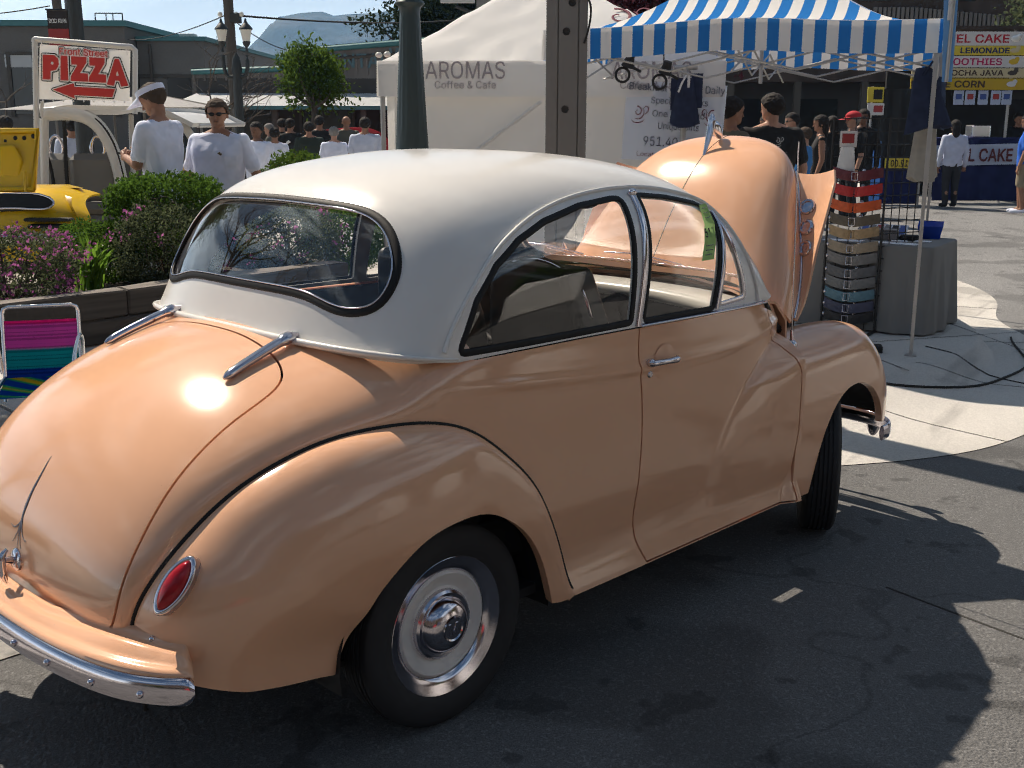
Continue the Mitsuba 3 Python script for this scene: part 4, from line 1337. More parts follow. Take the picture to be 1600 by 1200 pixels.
# what the paint and glass reflect: the far side of the street behind and beside the viewer
opp = thing('street_front', 'tall dark shop row across the street, behind the viewer', 'building')
part(opp, 'wall', box(-30, 34, -26, -20, 0, 11.0), 'dark_boards')
part(opp, 'awning', box(-30, 34, -20, -18.2, 2.9, 3.05), 'metal_roofing')
for x in np.arange(-28, 33, 3.2):
    part(opp, 'window', box(x, x + 2.0, -20.02, -19.95, 0.7, 2.4), 'dark_glass')
side_b = thing('street_front', 'tall brown shop row on the far right, outside the frame', 'building')
part(side_b, 'wall', box(22, 30, -18, 24, 0, 8.5), 'dark_boards')
for y in np.arange(-16, 22, 3.2):
    part(side_b, 'window', box(21.95, 22.02, y, y + 2.0, 0.7, 2.4), 'dark_glass')

# ---------------------------------------------------------------- trees and planting
def leafmat(name, c, trans=0.5, amt=0.5, f=9.0, rough=0.5):
    col = proc(lambda p, n, uv: mi.Color3f(*c) * (1 - amt + 2 * amt * fbm(p.x * f, p.y * f, p.z * f, 3)))
    scene[name] = {'type': 'principledthin', 'base_color': col, 'roughness': rough, 'spec_trans': 0.0, 'diff_trans': 2 * trans, 'spec_tint': 0.0, 'eta': 1.45}
    return name


leafmat('leaf_green', (0.075, 0.125, 0.022), 0.45)
leafmat('leaf_hedge', (0.080, 0.15, 0.024), 0.45)
leafmat('leaf_dark', (0.028, 0.040, 0.018), 0.25)
leafmat('leaf_grey', (0.115, 0.14, 0.075), 0.4)
leafmat('leaf_lime', (0.13, 0.24, 0.03), 0.55, 0.3)
leafmat('leaf_purple', (0.085, 0.030, 0.042), 0.35)
leafmat('petal_pink', (0.42, 0.13, 0.34), 0.45, 0.35)
mat_p('bark', lambda p, n, uv: mi.Color3f(0.085, 0.070, 0.058) * (0.5 + 0.9 * noise(p.x * 30, p.y * 30, p.z * 5)), 0.95)


def leaves(pts, size, rng, aspect=0.5, up=0.3, fold=0.25):
    m = len(pts)
    d = rng.normal(size=(m, 3)); d[:, 2] += up
    d /= np.linalg.norm(d, axis=1, keepdims=True)
    a = np.cross(d, rng.normal(size=(m, 3)))
    a /= np.maximum(np.linalg.norm(a, axis=1, keepdims=True), 1e-9)
    b = np.cross(d, a)
    s = size * rng.uniform(0.6, 1.25, (m, 1))
    mid = pts + d * s * 0.5
    v = np.stack([pts, mid + a * s * aspect * 0.5 + b * s * fold * 0.5, pts + d * s, mid - a * s * aspect * 0.5 + b * s * fold * 0.5], 1).reshape(-1, 3)
    i = np.arange(m) * 4
    f = np.vstack([np.stack([i, i + 1, i + 2], 1), np.stack([i, i + 2, i + 3], 1)])
    return S(v, f)


def clump_points(rng, centre, radii, clumps, per, cr, shell=0.5, lump=0.35):
    u = rng.normal(size=(clumps, 3))
    u /= np.linalg.norm(u, axis=1, keepdims=True)
    r = rng.uniform(shell, 1.0, (clumps, 1)) ** 0.7
    wob = 1 - lump + 2 * lump * meshkit.noise(u * 2.1 + centre[0], 3)[:, None]
    c = np.asarray(centre) + u * r * wob * np.asarray(radii)
    k = rng.normal(size=(clumps, per, 3)) * cr * rng.uniform(0.6, 1.3, (clumps, 1, 1))
    return (c[:, None] + k).reshape(-1, 3), c


def limbs(rng, base, fork, targets, r0):
    parts = [tube(spline([base, (np.asarray(base) + fork) / 2 + rng.normal(size=3) * 0.03, fork], 10, k=2), np.linspace(r0 * 1.25, r0 * 0.8, 10), 9)]
    for t in targets:
        m = (np.asarray(fork) * 0.5 + np.asarray(t) * 0.5) + rng.normal(size=3) * np.linalg.norm(np.asarray(t) - fork) * 0.10
        parts.append(tube(spline([fork, m, t], 9, k=2), np.linspace(r0 * 0.55, r0 * 0.10, 9), 6))
    return join(*parts)


def leafy_tree(name, label, base, fork_z, centre, radii, clumps, per, cr, leaf, bsdf, seed, r0, group=None, shell=0.35, aspect=0.5):
    rng = np.random.default_rng(seed)
    pts, c = clump_points(rng, centre, radii, clumps, per, cr, shell, 0.55)
    t = thing(name, label, 'tree', group)
    fork = np.array([base[0] + (centre[0] - base[0]) * 0.4, base[1], fork_z])
    part(t, 'trunk', limbs(rng, base, fork, c[rng.choice(len(c), min(14, len(c)), False)], r0), 'bark')
    part(t, 'crown', leaves(pts, leaf, rng, aspect), bsdf)
    return t


def bare_tree(name, label, base, height, spread, seed, r0, bsdf='bark', depth=5, group=None, lean=(0, 0)):
    rng = np.random.default_rng(seed)
    big, fine = [], []

    def grow(p, d, ln, r, k):
        q = [np.array(p)]
        dd = np.array(d)
        for _ in range(3):
            dd = dd + rng.normal(size=3) * 0.13
            dd[2] += 0.03
            dd /= np.linalg.norm(dd)
            q.append(q[-1] + dd * ln / 3)
        (big if k < 2 else fine).append(tube(np.array(q), np.linspace(r, r * 0.62, 4), 7 if k < 2 else 4, cap=False))
        if k >= depth:
            return
        for _ in range(3 if k < 3 else 2):
            nd = dd + rng.normal(size=3) * spread
            nd[2] = abs(nd[2]) * 0.8 + 0.12
            nd /= np.linalg.norm(nd)
            grow(q[-1 if rng.random() < 0.7 else -2], nd, ln * rng.uniform(0.62, 0.86), r * 0.58, k + 1)

    grow(base, np.array([lean[0], lean[1], 1.0]), height * 0.30, r0, 0)
    t = thing(name, label, 'tree', group)
    part(t, 'trunk', join(*big), bsdf)
    part(t, 'twigs', join(*fine), bsdf)
    return t


# green tree in front of the store
c = P(490, 122, 27)
leafy_tree('street_tree', 'small bright green leafy tree in front of the wooden store', (P(485, 0, 27)[0], 27, 0), 2.0, c, (0.78, 0.75, 0.80), 80, 60, 0.14, 0.13, 'leaf_green', 11, 0.09, shell=0.25, aspect=0.45)
# dark evergreen behind the store and purple plum behind the tents
c = P(690, 22, 46)
leafy_tree('evergreen_tree', 'dark evergreen tree behind the wooden store roof', (c[0], 46, 0), 3.5, c, (2.3, 1.8, 1.35), 170, 60, 0.30, 0.22, 'leaf_dark', 12, 0.25, shell=0.2)
c = P(985, -8, 17)
leafy_tree('purple_plum_tree', 'purple leaved plum tree behind the white tent', (P(1000, 0, 17)[0], 17, 0), 2.2, c, (1.75, 1.2, 0.85), 230, 70, 0.19, 0.10, 'leaf_purple', 13, 0.12, shell=0.15)
c = P(1608, 22, 26)
leafy_tree('street_tree', 'olive green tree at the top right corner above the food booth', (c[0] + 0.8, 26, 0), 2.6, c + [0.25, 0, 0], (0.72, 0.7, 0.6), 50, 60, 0.15, 0.12, 'leaf_grey', 14, 0.10, shell=0.2)
# bare trees
b = P(296, 0, 22)
bare_tree('bare_tree', 'leafless tree in front of the brown buildings, behind the two men', (b[0], 22, 0), 3.5, 0.62, 21, 0.075, depth=5)
b = P(28, 0, 20)
bare_tree('bare_tree', 'leafless tree left of the pizza banner', (b[0], 20, 0), 3.3, 0.60, 22, 0.07, depth=5)
bare_tree('bare_tree', 'leafless tree beside the planter, left of the frame', (-6.0, 5.0, 0.0), 5.6, 0.50, 25, 0.10, depth=5)
bare_tree('bare_tree', 'leafless tree behind the viewer', (-5.5, -7.5, 0.0), 8.5, 0.55, 26, 0.16, depth=5)
for i, (x, y, r) in enumerate(((-14, -17, 2.6), (9, -17.5, 2.3), (17, 15, 2.2), (18, 3, 2.0))):
    leafy_tree('street_tree', ['round green tree behind the viewer on the left', 'round green tree behind the viewer on the right', 'round green tree far off to the right of the frame', 'round green tree nearer on the right of the frame'][i], (x, y, 0), 2.3, (x, y, 3.6), (r, r, r * 0.8), 60, 40, 0.4, 0.3, 'leaf_green', 40 + i, 0.14, 'trees outside the frame', shell=0.3)


leafy_tree('street_tree', 'leafy tree in the planter that shades the beach chair, left of the frame', (-4.75, 7.7, 0.4), 1.9, np.array((-4.15, 7.45, 3.0)), (0.95, 0.95, 0.80), 70, 60, 0.17, 0.12, 'leaf_green', 61, 0.08, shell=0.25)
# planter wall beside the kerb
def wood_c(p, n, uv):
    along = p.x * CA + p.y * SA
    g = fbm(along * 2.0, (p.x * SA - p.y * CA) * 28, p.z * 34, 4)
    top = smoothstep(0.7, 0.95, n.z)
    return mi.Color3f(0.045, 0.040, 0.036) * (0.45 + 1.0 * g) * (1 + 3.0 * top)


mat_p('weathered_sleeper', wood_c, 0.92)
pw = thing('planter_wall', 'low weathered timber planter wall behind the parked car', 'planter')
w0, w1 = np.array([-4.9, 5.62]), np.array([-1.42, 9.66])
dv = (w1 - w0) / np.linalg.norm(w1 - w0)
nv_ = np.array([-dv[1], dv[0]])
L = np.linalg.norm(w1 - w0)
WM = np.eye(4)
WM[:2, 0], WM[:2, 1], WM[:2, 3] = dv, nv_, w0
WM[2, 3] = PZ
for j in range(2):
    at, k = -2.5, 0
    rr = np.random.default_rng(50 + j)
    while at < L:
        e = min(L, at + 1.9 + rr.uniform(-0.4, 0.4))
        b = box(at, e - 0.008, -0.004 * j, 0.22 - 0.004 * j, j * 0.195, j * 0.195 + 0.19, 0.014)
        m = trimesh.Trimesh(b.v, b.f, process=True).subdivide_to_size(0.12)
        m.vertices += (meshkit.noise(m.vertices * [2.5, 9, 9] + j * 7, 5)[:, None] - 0.5) * 0.022
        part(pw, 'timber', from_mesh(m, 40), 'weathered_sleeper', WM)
        at = e
e = box(L - 0.22, L, 0.22, 1.3, 0.0, 0.38, 0.014)
part(pw, 'timber', e, 'weathered_sleeper', WM)
mat_p('soil', (0.035, 0.026, 0.020), 0.95)
struct('planting_bed', grid(np.array([[(x, y, 0.30) for y in (0.2, 0.7, 1.25)] for x in np.linspace(-2.5, L - 0.2, 6)])), 'soil', m=WM)


def shrub(name, label, centre, radii, n, leaf, bsdf, seed, flowers=0, box_like=1.0, aspect=0.5, group=None, lump=0.22, dark_core=True, fsize=0.030):
    rng = np.random.default_rng(seed)
    u = rng.normal(size=(n, 3))
    u = np.sign(u) * np.abs(u) ** (1 / box_like)
    u /= (np.abs(u) ** (2 * box_like)).sum(1, keepdims=True) ** (1 / (2 * box_like))
    r = rng.uniform(0.45, 1.0, (n, 1)) ** 0.45
    wob = 1 - lump + 2 * lump * meshkit.fbm(u * 2.6 + seed, 3, 2)[:, None]
    pts = np.asarray(centre) + u * r * wob * np.asarray(radii)
    pts = pts[pts[:, 2] > 0.30]
    t = thing(name, label, 'shrub', group)
    part(t, 'foliage', leaves(pts, leaf, rng, aspect), bsdf)
    st = [tube(np.array([(centre[0] + rng.normal() * 0.05, centre[1] + rng.normal() * 0.05, 0.33), pts[rng.integers(len(pts))] * 0.6 + np.asarray(centre) * 0.4, pts[rng.integers(len(pts))]]), [0.012, 0.007, 0.003], 5) for _ in range(14)]
    part(t, 'stems', join(*st), 'bark')
    if flowers:
        q = np.asarray(centre) + u[:flowers] * wob[:flowers] * np.asarray(radii) * 1.03
        q = q[(q[:, 2] > 0.45)]
        heads = q[:, None] + rng.normal(size=(len(q), 7, 3)) * 0.022
        part(t, 'blossom', leaves(heads.reshape(-1, 3), fsize, rng, 0.8), 'petal_pink')
    return t


c = P(258, 322, 8.55)
shrub('clipped_shrub', 'clipped glossy green shrub at the feet of the two men', (P(258, 300, 9.35)[0], 9.35, 0.90), (0.49, 0.42, 0.37), 9000, 0.042, 'leaf_hedge', 31, box_like=1.5, lump=0.12, aspect=0.6)
c = P(262, 400, 8.1)
shrub('flowering_shrub', 'grey green small leaved shrub with few pink flowers, before the clipped shrub', (P(258, 300, 8.98)[0], 8.98, 0.69), (0.43, 0.38, 0.37), 10500, 0.030, 'leaf_grey', 32, flowers=26, box_like=1.2, lump=0.16)
c = P(26, 425, 7.2)
shrub('flowering_shrub', 'loose shrub covered in pink blossom, above the beach chair', (P(18, 420, 8.1)[0], 8.1, 0.62), (0.50, 0.40, 0.31), 6500, 0.034, 'leaf_grey', 33, flowers=150, lump=0.30)
shrub('flowering_shrub', 'loose shrub covered in pink blossom, just left of the frame', (P(18, 420, 8.1)[0] - 0.75, 7.3, 0.66), (0.5, 0.45, 0.40), 5000, 0.036, 'leaf_grey', 34, flowers=200, lump=0.30)
shrub('flowering_shrub', 'grey green flowering shrub seen only through the windows of the car', (-1.98, 9.92, 0.64), (0.46, 0.36, 0.36), 9000, 0.032, 'leaf_grey', 38, flowers=40, lump=0.2)
shrub('low_shrub', 'dark green shrub seen only through the windows of the car', (-1.55, 10.40, 0.62), (0.42, 0.32, 0.34), 8000, 0.036, 'leaf_hedge', 39, lump=0.2)
c = P(465, 245, 12)
shrub('low_shrub', 'low green shrub behind the rear of the cream roof', (c[0], 12.0, 1.02), (0.40, 0.35, 0.36), 3200, 0.055, 'leaf_green', 35, lump=0.3)
shrub('low_shrub', 'low green shrub hidden behind the cream roof', (c[0] + 0.75, 11.8, 0.95), (0.42, 0.35, 0.34), 2200, 0.06, 'leaf_green', 36, lump=0.3)

shrub('low_shrub', 'low dark green shrub behind the strap leaved plant', (P(150, 430, 9.1)[0], 9.1, 0.60), (0.42, 0.3, 0.30), 6500, 0.036, 'leaf_hedge', 41, lump=0.25)
# strap leaved plant
rng = np.random.default_rng(37)
c = P(150, 452, 7.4)
lily = thing('strap_leaved_plant', 'bright green plant with arching strap leaves between the shrubs', 'plant')
for i in range(34):
    a = rng.uniform(0, 2 * PI)
    ln, sp = rng.uniform(0.34, 0.56), rng.uniform(0.08, 0.34)
    o = np.array([P(146, 450, 8.6)[0] + rng.normal() * 0.05, 8.55 + rng.normal() * 0.05, 0.40])
    tt = np.linspace(0, 1, 8)
    mid = o + np.stack([np.cos(a) * sp * tt ** 1.6, np.sin(a) * sp * tt ** 1.6, ln * (tt - 0.30 * sp / 0.3 * tt ** 3)], 1)
    wdt = 0.016 * np.sin(PI * np.clip(tt * 0.85 + 0.15, 0, 1)) + 0.001
    side = np.array([-np.sin(a), np.cos(a), 0])
    up = np.array([np.cos(a), np.sin(a), 0]) * -0.4 + [0, 0, 0.2]
    part(lily, 'leaf', grid(np.stack([mid - side * wdt[:, None], mid + up * wdt[:, None] * 0.6, mid + side * wdt[:, None]], 1)), 'leaf_lime')

# ---------------------------------------------------------------- street furniture
def tex_steel(p, n, uv):
    return mi.Color3f(0.15, 0.148, 0.142) * (0.8 + 0.4 * fbm(p.x * 6, p.y * 6, p.z * 1.2, 3))


mat_p('painted_steel', tex_steel, 0.6)
post = thing('steel_post', 'tall square grey brown steel post with bolt holes, behind the car roof', 'post')
pc_ = np.array([0.345, 7.35])
pm = mat((pc_[0], pc_[1], PZ), math.radians(-4))
hw = 0.128
part(post, 'core', box(-hw, hw, -hw + 0.015, hw, 0, 5.2, 0.006), 'painted_steel', pm)
for a, b in ((-hw, -0.055), (-0.050, 0.072), (0.077, hw)):
    part(post, 'face_strip', box(a, b, -hw - 0.004, -hw + 0.017, 0, 5.2, 0.004), 'painted_steel', pm)
for x, z in ((-0.005, 1.66), (-0.002, 2.13), (0.032, 2.30), (-0.018, 2.56), (0.03, 3.0), (-0.01, 3.4), (-0.02, 1.2)):
    part(post, 'bolt_hole', lathe([(0.0, 0.004), (0.017, 0.004), (0.022, 0.0065), (0.024, 0.0)], 18, 'y').move(mat((x, -hw - 0.002, z))), 'black', pm)
cord = thing('rope', 'black cord knotted round the steel post', 'rope')
for dz, tilt in ((0, 0.012), (0.012, -0.010), (0.026, 0.02)):
    q = np.array([(-hw - 0.012, -hw - 0.012, 2.36 + dz - tilt), (hw + 0.012, -hw - 0.012, 2.36 + dz + tilt), (hw + 0.012, hw + 0.012, 2.36 + dz), (-hw - 0.012, hw + 0.012, 2.36 + dz)])
    part(cord, 'turn', tube(np.vstack([q[i] * (1 - t) + q[(i + 1) % 4] * t for i in range(4) for t in np.linspace(0, 1, 6, endpoint=False)]), 0.009, 6, True), 'black', pm)
part(cord, 'knot', ellipsoid((0.05, -hw - 0.022, 2.345), (0.030, 0.018, 0.022), 8), 'black', pm)
part(cord, 'loose_end', tube(spline([(hw + 0.015, -hw - 0.015, 2.42), (0.04, -hw - 0.024, 2.35), (0.10, -hw - 0.02, 2.335), (hw + 0.012, -hw - 0.015, 2.30), (hw + 0.008, -hw - 0.01, 2.15), (hw - 0.02, -hw - 0.014, 2.06)], 26), 0.007, 6), 'black', pm)

lp = thing('lamp_post', 'dark green tapered lamp post base in front of the white tent', 'lamp post')
b = P(640, 225, 8.6)
lpm = mat((b[0] + 0.02, 8.6, PZ))
mat_p('dark_green_iron', (0.030, 0.048, 0.050), 0.4, spec=0.5)
fl = []
zz = np.array([0.0, 0.10, 0.11, 0.35, 0.40, 1.30, 1.34, 1.38, 2.36, 2.39, 2.42, 2.46, 2.50, 2.56, 2.62])
rr_ = np.array([0.20, 0.20, 0.18, 0.16, 0.145, 0.132, 0.145, 0.124, 0.074, 0.080, 0.092, 0.088, 0.080, 0.094, 0.090])
zf = np.unique(np.r_[zz, np.linspace(0, 2.6, 40)])
rf = np.interp(zf, zz, rr_)
g = np.linspace(0, 2 * PI, 64, endpoint=False)
flute = np.where(((zf > 0.4) & (zf < 1.36)) | ((zf > 1.5) & (zf < 2.26)), 1.0, 0.0)
rad = rf[:, None] * (1 - 0.045 * flute[:, None] * (0.5 + 0.5 * np.cos(16 * g))[None])
part(lp, 'shaft', grid(np.stack([rad * np.cos(g), rad * np.sin(g), np.repeat(zf[:, None], 64, 1)], -1), False, True), 'dark_green_iron', lpm)
part(lp, 'cap', lathe([(0.09, 2.615), (0.06, 2.64), (0.0, 2.66)], 24), 'dark_green_iron', lpm)
part(lp, 'collar', lathe([(0.08, 2.40), (0.10, 2.415), (0.108, 2.43), (0.10, 2.445), (0.08, 2.46)], 32), 'dark_green_iron', lpm)


def lantern(owner, m):
    k = part(owner, 'lantern', lathe([(0.0, 0.0), (0.10, 0.0), (0.17, 0.36), (0.0, 0.36)], 8), 'lantern_glass', m)
    part(k, 'roof', lathe([(0.20, 0.35), (0.19, 0.40), (0.08, 0.52), (0.05, 0.56), (0.02, 0.66), (0.0, 0.68)], 10), 'lamp_iron', m)
    part(k, 'holder', lathe([(0.0, -0.28), (0.05, -0.26), (0.03, -0.16), (0.09, -0.08), (0.12, 0.0), (0.10, 0.03), (0.0, 0.03)], 12), 'lamp_iron', m)
    return k


tl = thing('street_lamp', 'twin lantern street lamp beside the tall utility pole', 'street lamp')
ly = 21.0
b = P(369, 90, ly)
part(tl, 'post', lathe([(0.12, 0), (0.12, 0.5), (0.09, 0.6), (0.08, b[2] - 0.3), (0.10, b[2] - 0.2), (0.06, b[2]), (0.0, b[2] + 0.1)], 14), 'lamp_iron', mat((b[0], ly, 0)))
for px in (347, 385):
    q = P(px, 66, ly)
    part(tl, 'arm', tube(spline([(b[0], ly, b[2] - 0.28), (b[0] * 0.4 + q[0] * 0.6, ly, b[2] - 0.34), (q[0], ly, q[2] - 0.22)], 12), 0.035, 8), 'lamp_iron')
    lantern(tl, mat((q[0], ly, q[2]), 0, 0, 0, 0.62))
up_ = thing('utility_pole', 'tall dark utility pole carrying wires, left of the hills', 'pole')
q0, q1 = P(360, 0, 23), P(353, 0, 23)
part(up_, 'pole', bar((q0[0] + 0.02, 23, 0), (q1[0] - 0.02, 23, 7.5), 0.115, 12, 0.085), 'post_brown')
zt = P(0, 22, 23)[2]
part(up_, 'insulator', join(*[ellipsoid((q1[0] + dx, 22.95, zt), (0.05, 0.05, 0.05), 6) for dx in (-0.12, 0.2, 0.3)]), 'lantern_glass')
part(up_, 'transformer_box', box(q1[0] + 0.08, q1[0] + 0.27, 22.9, 23.1, zt - 0.16, zt + 0.02, 0.01), 'lamp_iron')
fl_ = thing('street_lamp', 'dark street lamp with curved arms behind the pizza banner, carrying a small banner', 'street lamp')
by_ = 17.0
b = P(117, 40, by_)
part(fl_, 'post', lathe([(0.13, 0), (0.12, 3.05), (0.115, 3.5), (0.07, 3.52), (0.065, 5.5)], 14), 'lamp_iron', mat((b[0], by_, 0)))
for sx in (-1, 1):
    part(fl_, 'arm', tube(spline([(b[0], by_, 3.62), (b[0] + sx * 0.14, by_, 3.63), (b[0] + sx * 0.24, by_, 3.76), (b[0] + sx * 0.28, by_, 4.2)], 14), 0.02, 8), 'lamp_iron')
q = P(93, 60, by_ - 0.1)
mat_p('banner_black', (0.018, 0.014, 0.014), 0.8)
mat_p('banner_red', (0.25, 0.03, 0.03), 0.8)
mat_p('white_print', (0.75, 0.75, 0.74), 0.7)
bn = thing('street_banner', 'small black banner with white lettering hung on the street lamp', 'banner')
part(bn, 'cloth', box(q[0] - 0.15, q[0] + 0.15, by_ - 0.11, by_ - 0.10, 2.70, 3.24, 0.002), 'banner_black')
part(bn, 'red_band', box(q[0] - 0.15, q[0] + 0.15, by_ - 0.114, by_ - 0.1105, 2.74, 2.98), 'banner_red')
part(bn, 'lettering', text_at('ROD RUN', 0.060, (q[0], by_ - 0.113, 3.09), width=0.25, bold=False), 'white_print')
part(bn, 'bracket', bar((q[0] - 0.17, by_ - 0.105, 3.25), (b[0], by_ - 0.02, 3.25), 0.012, 6), 'lamp_iron')
up2 = thing('utility_pole', 'slightly leaning dark pole left of the street lamp with the banner', 'pole')
b = P(84, 10, 24)
part(up2, 'pole', bar((b[0] + 0.25, 24, 0), (b[0] - 0.10, 24, 7.6), 0.10, 12, 0.085), 'post_brown')


def wire(a, b, sag, r=0.012):
    a, b = np.array(a), np.array(b)
    t = np.linspace(0, 1, 16)[:, None]
    return tube(a * (1 - t) + b * t - np.array([0, 0, 1.0]) * (4 * sag * t * (1 - t)), r, 4, cap=False)


tw = np.array([q1[0], 23, zt])
solo('overhead_wire', wire(tw, P(200, 62, 38), 0.15), 'black', 'overhead wire falling left from the utility pole to the brown building', 'wire')
solo('overhead_wire', wire(tw, P(780, 24, 40), 0.2, 0.02), 'black', 'overhead wire running right from the utility pole past the hills', 'wire')
solo('overhead_wire', wire(tw, P(500, 74, 34), 0.35), 'black', 'overhead wire dropping to the wooden store roof', 'wire')
solo('overhead_wire', wire(P(-150, 26, 24), (b[0] - 0.08, 24, P(0, 9, 24)[2]), 0.08), 'black', 'overhead wire at the top left corner', 'wire')
# tall board and pale post above the white tent
tb_ = thing('sign_post', 'pale wooden sign post and board rising behind the white tent', 'sign post')
q = P(757, 20, 15)
part(tb_, 'post', box(q[0] - 0.105, q[0] + 0.105, 15, 15.2, 0, 4.4, 0.01), 'painted_steel')
part(tb_, 'board', box(P(688, 0, 15)[0], P(742, 0, 15)[0], 15.0, 15.05, P(0, 3, 15)[2], P(0, -12, 15)[2], 0.005), 'metal_roofing')
part(tb_, 'brace', bar((P(712, 8, 15)[0], 15.03, P(0, 8, 15)[2]), (q[0], 15.03, P(0, 26, 15)[2]), 0.025, 6), 'lamp_iron')
# shade canopies far off between the men
mat_p('canvas_grey', (0.30, 0.29, 0.28), 0.9)
for (px, py, w, y, lab) in ((150, 172, 210, 19.5, 'small pale pitched stall canopy left behind the shuttle cart'), (240, 168, 190, 18.5, 'small pale pitched stall canopy behind the man in the visor')):
    a = P(px, py - 22, y)
    e = w / 1734 * y / 2
    zt_, ze = a[2], P(0, py, y)[2]
    cc = [(a[0] - e, y - e), (a[0] + e, y - e), (a[0] + e, y + e), (a[0] - e, y + e)]
    k = thing('stall_canopy', lab, 'canopy')
    part(k, 'roof', S([(*q, ze) for q in cc] + [(a[0], y, zt_)], [(0, 1, 4), (1, 2, 4), (2, 3, 4), (3, 0, 4)]), 'canvas_grey')
    for q in cc:
        part(k, 'leg', bar((*q, 0), (*q, ze), 0.025, 6), 'painted_steel')

# ---------------------------------------------------------------- tents and stalls
scene['canvas_white'] = {'type': 'principledthin', 'base_color': proc(lambda p, n, uv: mi.Color3f(0.80, 0.79, 0.77) * (0.94 + 0.08 * fbm(p.x * 3, p.y * 3, p.z * 3))), 'roughness': 0.8, 'diff_trans': 0.50, 'eta': 1.3}
mat_p('grey_print', (0.33, 0.29, 0.30), 0.8)
mat_p('maroon_print', (0.17, 0.045, 0.065), 0.8)
mat_p('blue_grey_print', (0.06, 0.065, 0.10), 0.8)
scene['banner_vinyl'] = {'type': 'principledthin', 'base_color': rgb(0.80, 0.85, 0.95), 'roughness': 0.5, 'diff_trans': 0.9, 'eta': 1.4}
mat_p('alu_frame', (0.45, 0.44, 0.42), 0.45, metallic=0.6)


def canopy_frame(origin, yaw, w, d):
    m = mat((*origin, 0), yaw)
    return m


def roof_surface(w, d, ze, za, n=24, droop=0.35, ins=0.0):
    """A four sided hip canopy over [0, w] x [0, d], slightly sagging between apex and eaves."""
    u, v = np.meshgrid(np.linspace(0, 1, n), np.linspace(0, 1, n), indexing='ij')
    e = np.minimum(np.minimum(u, 1 - u), np.minimum(v, 1 - v)) * 2
    z = ze + (za - ze) * (e ** (1 + droop))
    edge = np.maximum(np.abs(u - 0.5), np.abs(v - 0.5)) * 2
    other = np.minimum(np.abs(u - 0.5), np.abs(v - 0.5)) * 2
    z = z + 0.10 * edge ** 6 * other ** 3 * 0 - 0.0 * u
    return np.stack([u * w, v * d, z], -1)


def swirl_cup(scale, m, flip=1):
    """The coffee cup emblem: a spiral cup, a handle and a saucer in brush strokes."""
    t = np.linspace(0, 1, 60)
    a = 1.2 + t * 4.4 * PI / 2
    r = 0.06 + 0.30 * t
    sp = np.stack([flip * (r * np.cos(a) * 0.9), 0 * t, r * np.sin(a) + 0.15], 1)
    cup = spline([(0.34, 0.38), (0.44, 0.10), (0.30, -0.25), (0.05, -0.36), (-0.2, -0.30)], 24)
    hand = spline([(0.40, 0.30), (0.62, 0.52), (0.74, 0.36), (0.60, 0.05), (0.42, 0.0)], 24)
    sau = spline([(-0.42, -0.46), (0.0, -0.62), (0.40, -0.50), (0.5, -0.38)], 24)
    ps = [tube(sp, np.linspace(0.02, 0.05, 60), 5, up=(0, 1, 0), flat=(1, 0.1))]
    for c in (cup, hand, sau):
        ps.append(tube(np.stack([flip * c[:, 0], 0 * c[:, 0], c[:, 1]], 1), 0.045 * np.sin(np.linspace(0.3, PI - 0.3, 24)), 5, up=(0, 1, 0), flat=(1, 0.1)))
    s = join(*ps)
    return S(s.v * scale, s.f, s.n).move(m)


# the white coffee tent
TW, TD, TZ, TA = 3.05, 3.0, 2.20, 3.14
TM = mat((-1.185, 10.15, 0), math.radians(-1.2))
tent = thing('white_tent', 'white canopy tent of the coffee stall with grey lettering on its valance', 'tent')
rp = roof_surface(TW, TD, TZ, TA, 31, 0.0)
rip = meshkit.noise(rp * [7, 7, 0] + 2, 4) - 0.5
rp[..., 2] += 0.05 * rip
part(tent, 'roof', grid(rp), 'canvas_white', TM)


def valance(w, z0, z1, seed, amp=0.02, n=40):
    x = np.linspace(0, w, n)
    zz = np.linspace(z1, z0, 6)
    p = np.stack([np.repeat(x[:, None], 6, 1), np.repeat(amp * np.sin(x * 5 + seed)[:, None], 6, 1) * np.linspace(0.1, 1, 6)[None], np.repeat(zz[None], n, 0)], -1)
    return grid(p)


for k, (mm, w) in enumerate(((mat((0, -0.01, 0)), TW), (mat((TW + 0.01, 0, 0), PI / 2), TD), (mat((TW, TD + 0.01, 0), PI), TW), (mat((-0.01, TD, 0), -PI / 2), TD))):
    part(tent, 'valance', valance(w, TZ - 0.30, TZ + 0.005, k, 0.012), 'canvas_white', TM @ mm)
for x in (0.03, TW - 0.03):
    for y in (0.03, TD - 0.03):
        part(tent, 'leg', bar((x, y, 0.1), (x, y, TZ - 0.01), 0.022, 8), 'alu_frame', TM)
x = np.linspace(0.13, TW - 0.1, 60)
zz = np.linspace(TZ - 0.27, 0.15, 24)
wall = np.stack([np.repeat(x[:, None], 24, 1), 0.03 + 0.11 * meshkit.fbm(np.stack([np.repeat(x[:, None], 24, 1) * 1.6, np.repeat(zz[None], 60, 0) * 0.7, 0 * np.zeros((60, 24))], -1), 3, 7) + 0 * zz[None], np.repeat(zz[None], 60, 0)], -1)
part(tent, 'front_wall', grid(wall), 'canvas_white', TM)
part(tent, 'side_wall', grid(np.stack([np.full((30, 12), 0.06), np.repeat(np.linspace(0.1, TD - 0.1, 30)[:, None], 12, 1), np.repeat(np.linspace(TZ - 0.27, 0.15, 12)[None], 30, 0)], -1)), 'canvas_white', TM)
part(tent, 'pulled_rope', bar((0.75, 0.02, 1.35), (1.44, 0.0, 1.86), 0.016, 8), 'canvas_white', TM)
part(tent, 'lettering', join(text_at('AROMAS', 0.145, (0.77, -0.026, TZ - 0.075), bold=False, width=0.70), text_at('Coffee & Cafe', 0.062, (0.77, -0.026, TZ - 0.20), bold=False, width=0.54)), 'grey_print', TM)
